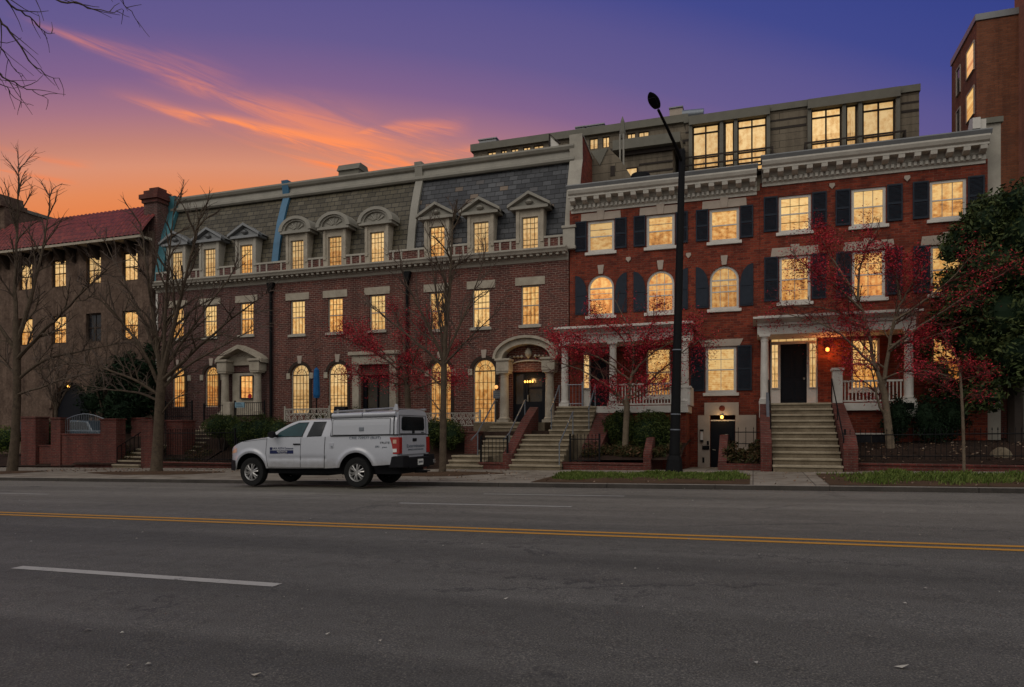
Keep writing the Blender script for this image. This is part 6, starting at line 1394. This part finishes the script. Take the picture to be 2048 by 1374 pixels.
T.limb([(318, 800), (270, 785), (215, 778), (165, 770), (120, 772)], .06, 1, Y, 1.5, 1.2, .7, .1, 11)
T.limb([(326, 760), (380, 710), (440, 655), (500, 610), (545, 580)], .09, 1, Y, -1.6, 1.4, .7, .15, 13)
T.limb([(326, 775), (370, 735), (430, 700), (490, 668), (540, 645)], .07, 1, Y, 1.2, 1.2, .7, .15, 11)
T.limb([(324, 745), (300, 670), (262, 590), (228, 520), (205, 470)], .09, 1, Y, 1.6, 1.4, .7, .2, 12)
T.limb([(325, 745), (360, 690), (410, 620), (455, 560), (480, 520)], .08, 1, Y, 1.8, 1.3, .7, .2, 12)
T.limb([(322, 830), (345, 800), (380, 785), (410, 790)], .04, 0, Y, -.8, .8, .7, .1, 8)
T.finish('bare_tree', 'large bare street tree with a forked trunk in front of the blue edged mansard house', tp[1], 'bark', 'twig', group='bare street trees')
# --- bare tree at the far left edge
T = Tree(12); T.ls = 1.3; T.ds = 1.0; Y = 22.0
tp = trunkpts([(22, 956), (24, 945), (30, 880), (34, 800), (34, 720), (32, 640)], Y)
T.big.tube(tp, [.36, .23, .175, .16, .15, .135], 12, cap=False)
T.limb([(32, 645), (30, 560), (33, 470), (36, 390), (38, 330)], .10, 1, Y, .5, 1.6, .65, .25, 17)
T.limb([(33, 690), (60, 600), (80, 520), (95, 440), (100, 385)], .11, 1, Y, .8, 1.5, .65, .2, 14)
T.limb([(33, 720), (80, 670), (140, 610), (190, 560), (225, 530)], .10, 1, Y, -1.2, 1.5, .7, .15, 14)
T.limb([(34, 760), (90, 720), (150, 705), (220, 690), (270, 685)], .08, 1, Y, 1.4, 1.4, .7, .1, 13)
T.limb([(34, 790), (80, 775), (140, 755), (190, 745), (230, 750)], .06, 1, Y, -1.2, 1.2, .7, .08, 11)
T.limb([(32, 700), (-10, 640), (-60, 590), (-110, 540)], .10, 1, Y, -.8, 1.4, .7, .15, 11)
T.limb([(33, 750), (0, 720), (-50, 690)], .07, 1, Y, 1.0, 1.3, .7, .1, 8)
T.finish('bare_tree', 'bare street tree at the left edge in front of the brown stucco house', tp[1], 'bark', 'twig', group='bare street trees')
# --- slim bare tree to the right of the pickup
T = Tree(13); T.ls = 1.35; T.ds = 1.15; Y = 23.0
tp = trunkpts([(885, 950), (885, 941), (886, 880), (887, 800), (888, 725)], Y)
T.big.tube(tp, [.19, .14, .125, .118, .11], 10, cap=False)
T.limb([(888, 730), (892, 660), (898, 590), (902, 520), (905, 450), (908, 420)], .11, 1, Y, .3, 1.2, .6, .25, 14)
T.limb([(888, 725), (865, 670), (840, 620), (815, 570), (800, 530)], .065, 1, Y, -1.0, 1.2, .65, .2, 11)
T.limb([(888, 735), (840, 690), (790, 650), (750, 620), (725, 600)], .06, 1, Y, 1.0, 1.1, .65, .15, 10)
T.limb([(889, 720), (915, 660), (942, 600), (962, 540), (972, 500)], .06, 1, Y, .9, 1.2, .65, .2, 11)
T.limb([(889, 730), (925, 690), (960, 655), (1000, 620)], .05, 1, Y, -.9, 1.1, .65, .15, 9)
T.limb([(889, 720), (880, 650), (872, 580), (862, 500), (858, 450)], .06, 1, Y, .9, 1.2, .6, .2, 11)
T.limb([(888, 775), (850, 745), (815, 730), (780, 725)], .035, 1, Y, -.7, .9, .7, .1, 8)
T.limb([(888, 830), (855, 790), (840, 765)], .025, 0, Y, -.5, .7, .7, .1, 6)
T.finish('bare_tree', 'slim bare street tree on the pavement just right of the pickup', tp[1], 'bark', 'twig', group='bare street trees')
# --- two small many stemmed bare trees in the stucco house yard
for (sd, px0, pxs, lab) in ((14, 112, (60, 90, 120, 150, 190), 'small many stemmed bare tree before the entry of the brown stucco house'), (15, 205, (165, 190, 215, 240, 270), 'thin bare garden tree between the entry arch and the dark conifer')):
    T = Tree(sd); T.ds = 1.6; Y = 27.4; b0_ = P(px0, 870, Y)
    T.big.tube([Vector((b0_.x, Y, .1)), b0_, P(px0, 820, Y)], [.11, .09, .085], 8, cap=False)
    for i, q in enumerate(pxs): T.limb([(px0, 822), (px0+(q-px0)*.35, 770), (px0+(q-px0)*.8, 715), (q, 665-12*(i % 3))], .05, 1, Y, (-.8, .7, .2, -.5, .8)[i], 1.3, .75, .12, 10)
    T.finish('bare_tree', lab, Vector((b0_.x, Y, .3)), 'bark', 'twig', group='bare garden trees')
# --- red leaved trees
def redtree(seed, Y, trunk, trr, limbs, leaf, label, loc_i=1, bark='barkpale', twig='redtwig', name='red_maple'):
    T = Tree(seed); tp = trunkpts(trunk, Y); T.big.tube(tp, trr, 10, cap=False)
    for (pix, r0, dY, L, dens) in limbs: T.limb(pix, r0, 1, Y, dY, L, .8, .04, dens, .012, .55)
    return T.finish(name, label, tp[loc_i], bark, twig, leaf, 'red leaved garden trees')
redtree(21, 26.0, [(1248, 915), (1250, 904), (1252, 850), (1254, 815), (1253, 800)], [.16, .12, .11, .11, .10], [
    ([(1253, 802), (1262, 760), (1268, 720), (1262, 680), (1250, 640), (1230, 600)], .07, .4, 1.0, 10),
    ([(1253, 805), (1225, 780), (1190, 755), (1150, 735), (1105, 722)], .05, -.8, .9, 13), ([(1254, 800), (1290, 770), (1330, 735), (1370, 700), (1400, 680)], .05, .8, .9, 13),
    ([(1253, 812), (1232, 792), (1212, 770), (1200, 735), (1170, 700)], .04, .9, .9, 11), ([(1255, 800), (1295, 785), (1340, 775), (1375, 765)], .035, -1.0, .8, 10),
    ([(1258, 760), (1215, 725), (1160, 700), (1120, 690)], .04, -.9, .9, 12), ([(1263, 750), (1300, 710), (1350, 680), (1395, 650)], .04, -.9, .9, 12), ([(1260, 745), (1200, 700), (1150, 672), (1100, 668)], .03, .6, .8, 13), ([(1262, 735), (1310, 690), (1370, 668), (1420, 690)], .03, .5, .8, 13), ([(1258, 770), (1210, 745), (1160, 728), (1095, 745)], .03, -.4, .8, 12), ([(1265, 720), (1240, 670), (1200, 640), (1180, 620)], .03, .9, .8, 10), ([(1266, 720), (1300, 660), (1310, 610)], .03, 0, .8, 8)],
    dict(n=33000, size=.045, spread=.19, mat='redleaf', clump=.9, bias=.14, flat=.8), 'small crimson leaved tree in front of the arched window house')
redtree(22, 27.0, [(1782, 905), (1781, 895), (1775, 840), (1768, 785), (1762, 765)], [.20, .145, .125, .12, .115], [
    ([(1764, 772), (1748, 720), (1735, 660), (1720, 610), (1690, 560), (1660, 520)], .085, .6, 1.3, 13),
    ([(1766, 772), (1776, 710), (1786, 650), (1800, 610), (1830, 560), (1850, 530)], .08, .6, 1.3, 13),
    ([(1756, 740), (1715, 700), (1670, 660), (1620, 640), (1560, 625)], .06, -1.0, 1.2, 14), ([(1735, 660), (1690, 630), (1640, 615), (1580, 612), (1540, 620)], .05, 1.0, 1.1, 13),
    ([(1778, 700), (1830, 660), (1890, 620), (1950, 580), (2010, 545)], .06, -1.2, 1.3, 14), ([(1790, 640), (1850, 600), (1900, 560), (1945, 510)], .05, -.8, 1.2, 13), ([(1780, 690), (1840, 680), (1900, 660), (1960, 640)], .045, .6, 1.1, 10),
    ([(1725, 620), (1670, 570), (1620, 540), (1580, 500)], .05, -.8, 1.1, 11), ([(1715, 600), (1720, 540), (1735, 490), (1760, 455)], .05, .4, 1.1, 11), ([(1800, 600), (1790, 540), (1775, 490)], .045, -.5, 1.1, 10), ([(1700, 570), (1660, 510), (1640, 470)], .035, .8, 1.0, 9),
    ([(1770, 800), (1738, 770), (1716, 755), (1700, 730)], .03, -.6, .8, 7), ([(1774, 835), (1756, 805), (1748, 760), (1738, 710)], .06, -.5, .9, 6), ([(1766, 760), (1800, 745), (1850, 742), (1900, 752)], .04, -1.2, .9, 12)],
    dict(n=40000, size=.045, spread=.22, mat='redleaf', clump=.8, bias=.05, flat=.8, ok=lambda p: p.x < PX(1850, 27) or hash((round(p.x, 3), round(p.z, 3))) % 10 < 2), 'wide spreading red leaved tree in the right garden with a forked pale trunk')
redtree(23, 23.2, [(1928, 952), (1928, 944), (1927, 880), (1925, 820), (1923, 785), (1920, 745)], [.055, .045, .042, .04, .036, .03], [
    ([(1920, 748), (1912, 715), (1900, 690), (1880, 665)], .02, .3, .5, 8), ([(1922, 765), (1890, 755), (1850, 750), (1815, 748)], .018, -.5, .5, 12), ([(1922, 760), (1950, 752), (1980, 745)], .018, .4, .5, 9),
    ([(1925, 800), (1900, 780), (1865, 762), (1840, 750)], .02, .4, .5, 9), ([(1925, 800), (1945, 790), (1975, 792)], .016, -.3, .4, 5), ([(1921, 750), (1905, 740), (1870, 735), (1845, 735)], .016, .2, .5, 10), ([(1922, 750), (1935, 735), (1965, 735)], .015, -.3, .5, 8), ([(1920, 745), (1932, 710)], .014, 0, .3, 3)],
    dict(n=3000, size=.036, spread=.09, mat='redleaf', clump=1.6, bias=.25, flat=1.0), 'thin young red leaved sapling on the grass verge near the right edge')
redtree(24, 26.8, [(815, 900), (815, 880), (816, 820), (815, 790), (814, 770)], [.17, .15, .14, .13, .12], [
    ([(815, 780), (800, 745), (765, 715), (720, 690), (670, 670)], .06, -.8, .9, 14), ([(815, 770), (780, 765), (735, 755), (690, 745)], .045, .8, .8, 12), ([(815, 775), (845, 745), (880, 715), (920, 690)], .05, .8, .9, 13), ([(815, 785), (855, 770), (890, 760), (925, 765)], .04, -.8, .8, 11),
    ([(814, 765), (812, 710), (800, 660), (790, 620)], .05, .4, .9, 10), ([(814, 760), (835, 700), (850, 660), (880, 630)], .04, -.5, .8, 9), ([(808, 740), (760, 700), (720, 665), (690, 655)], .04, .8, .8, 12)],
    dict(n=26000, size=.043, spread=.20, mat='redleaf', clump=.9, bias=.14, flat=.8), 'low dark red leaved tree behind the camper shell of the pickup', bark='bark')
# --- overhanging twigs at the top left come from a street tree standing on the near side, outside the picture
T = Tree(31); Y0 = 7.0
bx_ = PX(-260, Y0)
tr_ = [Vector((bx_, Y0-7.5, GR*bx_)), Vector((bx_+.1, Y0-7.4, 2.5)), Vector((bx_+.2, Y0-7.0, 5.0)), Vector((bx_+.4, Y0-6.0, 7.0))]
T.big.tube(tr_, [.30, .25, .2, .16], 10, cap=False)
e0 = tr_[-1]
for (pix, r0, dens) in [([(-150, -120), (-30, -40), (20, 8), (60, 35), (85, 62), (110, 66)], .028, 10), ([(-140, -60), (-20, 20), (25, 70), (60, 120), (90, 148), (120, 160)], .026, 9), ([(-120, 20), (-30, 120), (5, 152), (40, 172), (70, 185), (96, 199)], .022, 9),
                        ([(-120, -10), (-20, 70), (0, 95), (25, 130), (53, 160)], .018, 8), ([(-60, -160), (60, -30), (110, -5), (160, 10), (215, 22), (247, 20)], .026, 10), ([(80, -140), (200, -40), (245, 0), (265, 30), (280, 55)], .012, 4), ([(-140, 80), (-30, 150), (5, 170), (30, 195), (55, 210)], .014, 6)]:
    n0 = len(T.tips); pts = T.limb(pix, r0, 0, Y0, 1.2, .55, .65, -.02, dens, .003)
    q = pts[0]; T.big.tube([e0, e0.lerp(q, .4)+Vector((0, 0, .5)), e0.lerp(q, .75)+Vector((0, 0, .35)), q], [.09, .06, .045, r0], 6, cap=False)
T.finish('bare_tree', 'bare tree whose dark twigs hang into the top left corner of the sky', tr_[0], 'bark', 'twig', group='bare street trees')

# ================================================================== evergreens, hedges and small plants
def leafy(name, label, cat, blobs, n, size, mat, seed, stem=None, core=True, group=None, elong=1.9, ragged=.25, loc=None):
    rr = random.Random(seed); lm = MB(); c0 = Vector(blobs[0][:3]); r = thing(name, label, cat, loc or (c0.x, c0.y, c0.z-blobs[0][5]), group)
    tot = sum(b_[3]*b_[5] for b_ in blobs)
    for (x, y, z, rx, ry, rz) in blobs:
        for i in range(int(n*rx*rz/tot)):
            d_ = rv(rr).normalized(); q = rr.random()**.33*(1+ragged*noise.noise(Vector((x, y, z))+d_*2.3)*1.6); q = max(.3, q)
            c = Vector((x+d_.x*rx*q, y+d_.y*ry*q, z+d_.z*rz*q)); leafcard(lm, rr, c, size*rr.uniform(.6, 1.35), .25, elong)
    lm.build('foliage', MAT[mat], r, normals=False)
    if core:
        cm = MB()
        for (x, y, z, rx, ry, rz) in blobs:
            cm.grid(lambda i, j: (x+rx*.72*math.sin(math.pi*(j+.02)/9.04)*math.cos(i*.5236), y+ry*.72*math.sin(math.pi*(j+.02)/9.04)*math.sin(i*.5236), z+rz*.72*math.cos(math.pi*(j+.02)/9.04)), 12, 10, wrap=True)
        cm.build('inner_growth', MAT['coniferleaf'], r)
    if stem: s_ = MB(); [s_.tube(pp, rd, 7) for pp, rd in stem]; s_.build('trunk', MAT['darkbrown'], r)
    return r
rr = random.Random(40); Y = 28.4; bl = []
for (px, py, s_) in [(2000, 450, 1.2), (1950, 470, .9), (2045, 480, 1.2), (1990, 540, 1.3), (1940, 560, 1.0), (2060, 560, 1.4), (1925, 620, .8), (2000, 640, 1.4), (2070, 650, 1.4), (1950, 690, 1.0), (2030, 720, 1.2), (1985, 410, .7), (2030, 420, .9), (1910, 500, .5), (1900, 660, .6), (1872, 745, .55), (1905, 775, .65), (1955, 795, .7), (1850, 700, .4), (2075, 450, 1.1), (2110, 540, 1.5), (2110, 640, 1.5), (1880, 640, .45), (1975, 760, .7)]:
    x, z = F(px, py, Y); bl.append((x, Y+rr.uniform(-.9, 1.0), z, s_*.95, s_*.95, s_*.85))
tx = PX(2030, Y)
leafy('evergreen_tree', 'large dense dark evergreen tree at the right edge', 'tree', bl, 44000, .105, 'greenleaf', 41, stem=[([(tx, Y, .8), (tx, Y, 3), (tx-.2, Y, 6), (tx, Y, 9)], [.25, .22, .16, .05])], ragged=.5, loc=(tx, Y, .9))
bl = []
for (px, py, s_) in [(292, 700, .35), (266, 735, .7), (255, 760, 1.0), (275, 790, 1.0), (240, 800, .9), (290, 760, .8), (262, 820, 1.0), (300, 735, .5)]:
    x, z = F(px, py, 28.0); bl.append((x, 28.0+rr.uniform(-.4, .4), z, s_, s_, s_*1.0))
leafy('conifer', 'dark green conifer between the stucco house and the first mansard house', 'tree', bl, 15000, .10, 'coniferleaf', 42, elong=3.2, ragged=.5, stem=[([(bl[2][0], 28, .2), (bl[2][0], 28, 5)], [.14, .04])], loc=(bl[2][0], 28, .4))
bl = [(PX(190, 28.8), 28.8, PZ(190, 800, 28.8), .9, .7, .9), (PX(215, 28.8), 28.8, PZ(215, 770, 28.8), .7, .6, .8)]
leafy('shrub', 'dark loose shrub beside the arched entry of the stucco house', 'shrub', bl, 4500, .08, 'coniferleaf', 43, ragged=.7, loc=(bl[0][0], 28.8, .4))
def P6(px, py, Y, rx, rz, ry=None): x, z = F(px, py, Y); return (x, Y, z, rx, ry or rx, rz)
leafy('hedge', 'rounded clipped dark bush left of the larger hedge behind the pickup', 'hedge', [P6(438, 853, 26.4, .75, .58), P6(458, 850, 26.5, .6, .5)], 6500, .045, 'hedgeleaf', 44, stem=[([(PX(440, 26.4), 26.4, .4), (PX(438, 26.4), 26.4, 1.4)], [.05, .04]), ([(PX(446, 26.4), 26.4, .4), (PX(452, 26.4), 26.4, 1.4)], [.05, .04])], ragged=.12, loc=(PX(440, 26.4), 26.4, .4))
leafy('hedge', 'long rounded clipped green hedge behind the pickup bonnet', 'hedge', [P6(490, 868, 26.2, .95, .80, .8), P6(525, 864, 26.2, 1.0, .78, .8), P6(556, 866, 26.2, .7, .70, .7)], 14000, .045, 'hedgeleaf', 45, ragged=.10, loc=(PX(515, 26.2), 26.2, .4))
leafy('bush', 'dark green bush behind the slim bare tree', 'bush', [P6(900, 868, 26.6, .6, .62), P6(870, 865, 26.8, .5, .6)], 6500, .05, 'hedgeleaf', 46, ragged=.3, loc=(PX(900, 26.6), 26.6, .6))
leafy('bush', 'larger clipped dark bush under the porch railing, behind the lamp post', 'bush', [P6(1300, 868, 26.6, .95, .88, .8), P6(1322, 866, 26.7, .6, .78, .7)], 12000, .05, 'hedgeleaf', 47, ragged=.12, loc=(PX(1300, 26.6), 26.6, .7))
leafy('bush', 'smaller clipped dark bush left of the crimson tree trunk', 'bush', [P6(1240, 856, 27.2, .68, .70, .6)], 6500, .05, 'hedgeleaf', 48, ragged=.15, loc=(PX(1240, 27.2), 27.2, .8))
leafy('shrub', 'dark upright shrub against the porch base right of the forked red tree', 'shrub', [P6(1795, 830, 27.9, .42, .62), P6(1790, 850, 27.9, .45, .5)], 4200, .055, 'coniferleaf', 49, ragged=.4, loc=(PX(1793, 27.9), 27.9, .9))
leafy('shrub', 'dark shrub in the middle of the shaded right garden', 'shrub', [P6(1853, 835, 28.2, .5, .75), P6(1866, 855, 28.2, .5, .5)], 4800, .055, 'coniferleaf', 50, ragged=.5, loc=(PX(1853, 28.2), 28.2, .9))
leafy('shrub', 'dark shrub left of the garage post in the right garden', 'shrub', [P6(1905, 832, 28.6, .5, .7), P6(1890, 850, 28.6, .4, .5)], 4200, .055, 'coniferleaf', 51, ragged=.5, loc=(PX(1905, 28.6), 28.6, .9))
leafy('bush', 'yellow green bush behind the low brick wall at the far left', 'bush', [P6(10, 880, 27.0, .8, .75)], 4000, .05, 'grass', 52, ragged=.2, loc=(PX(10, 27), 27, .2))
leafy('bush', 'dark green bush between the two left brick piers', 'bush', [P6(90, 872, 26.2, .75, .75)], 4500, .05, 'hedgeleaf', 53, ragged=.25, loc=(PX(90, 26.2), 26.2, .2))
def bedplants(name, x0, x1, y0, y1, zf, n, size, mat, seed, label, h=.25):
    rr = random.Random(seed); mb = MB()
    for i in range(n):
        xx, yy = rr.uniform(x0, x1), rr.uniform(y0, y1); q = noise.noise((xx*1.3, yy*1.3, seed))
        if q < -.1: continue
        leafcard(mb, rr, Vector((xx, yy, zf(xx, yy)+.02+rr.random()*h*(.5+q))), size*rr.uniform(.5, 1.3), .3)
    return tag(mb.build(name, MAT[mat], normals=False), label, 'plants', kind='stuff')
gf = lambda x, y: gz(x)+interp([(YW+.25, .35), (26.5, .75), (30, 1.0)], y)
bedplants('bed_plants', -6.0, -2.5, YW+.5, 26.4, gf, 5200, .07, 'ivyleaf', 60, 'low leafy bedding plants behind the red brick edging', .35)
bedplants('bed_plants', PX(1446, 26), PX(1520, 26), 25.4, 27.4, lambda x, y: .36+(y-25.4)*.25, 2600, .085, 'ivyleaf', 61, 'brown and green leafy plants filling the brick planter', .45)
bedplants('bed_plants', X0, -23.5, 25.2, 26.8, lambda x, y: gz(x)+interp([(YW+.3, .15), (26.6, .9)], y), 3200, .06, 'ivyleaf', 62, 'dark low plants behind the long iron fence', .2)
bedplants('terrace_plants', -20.5, -16.5, 28.6, 29.4, lambda x, y: 1.75, 2200, .07, 'hedgeleaf', 63, 'potted greenery on the second terrace above the camper shell', .9)
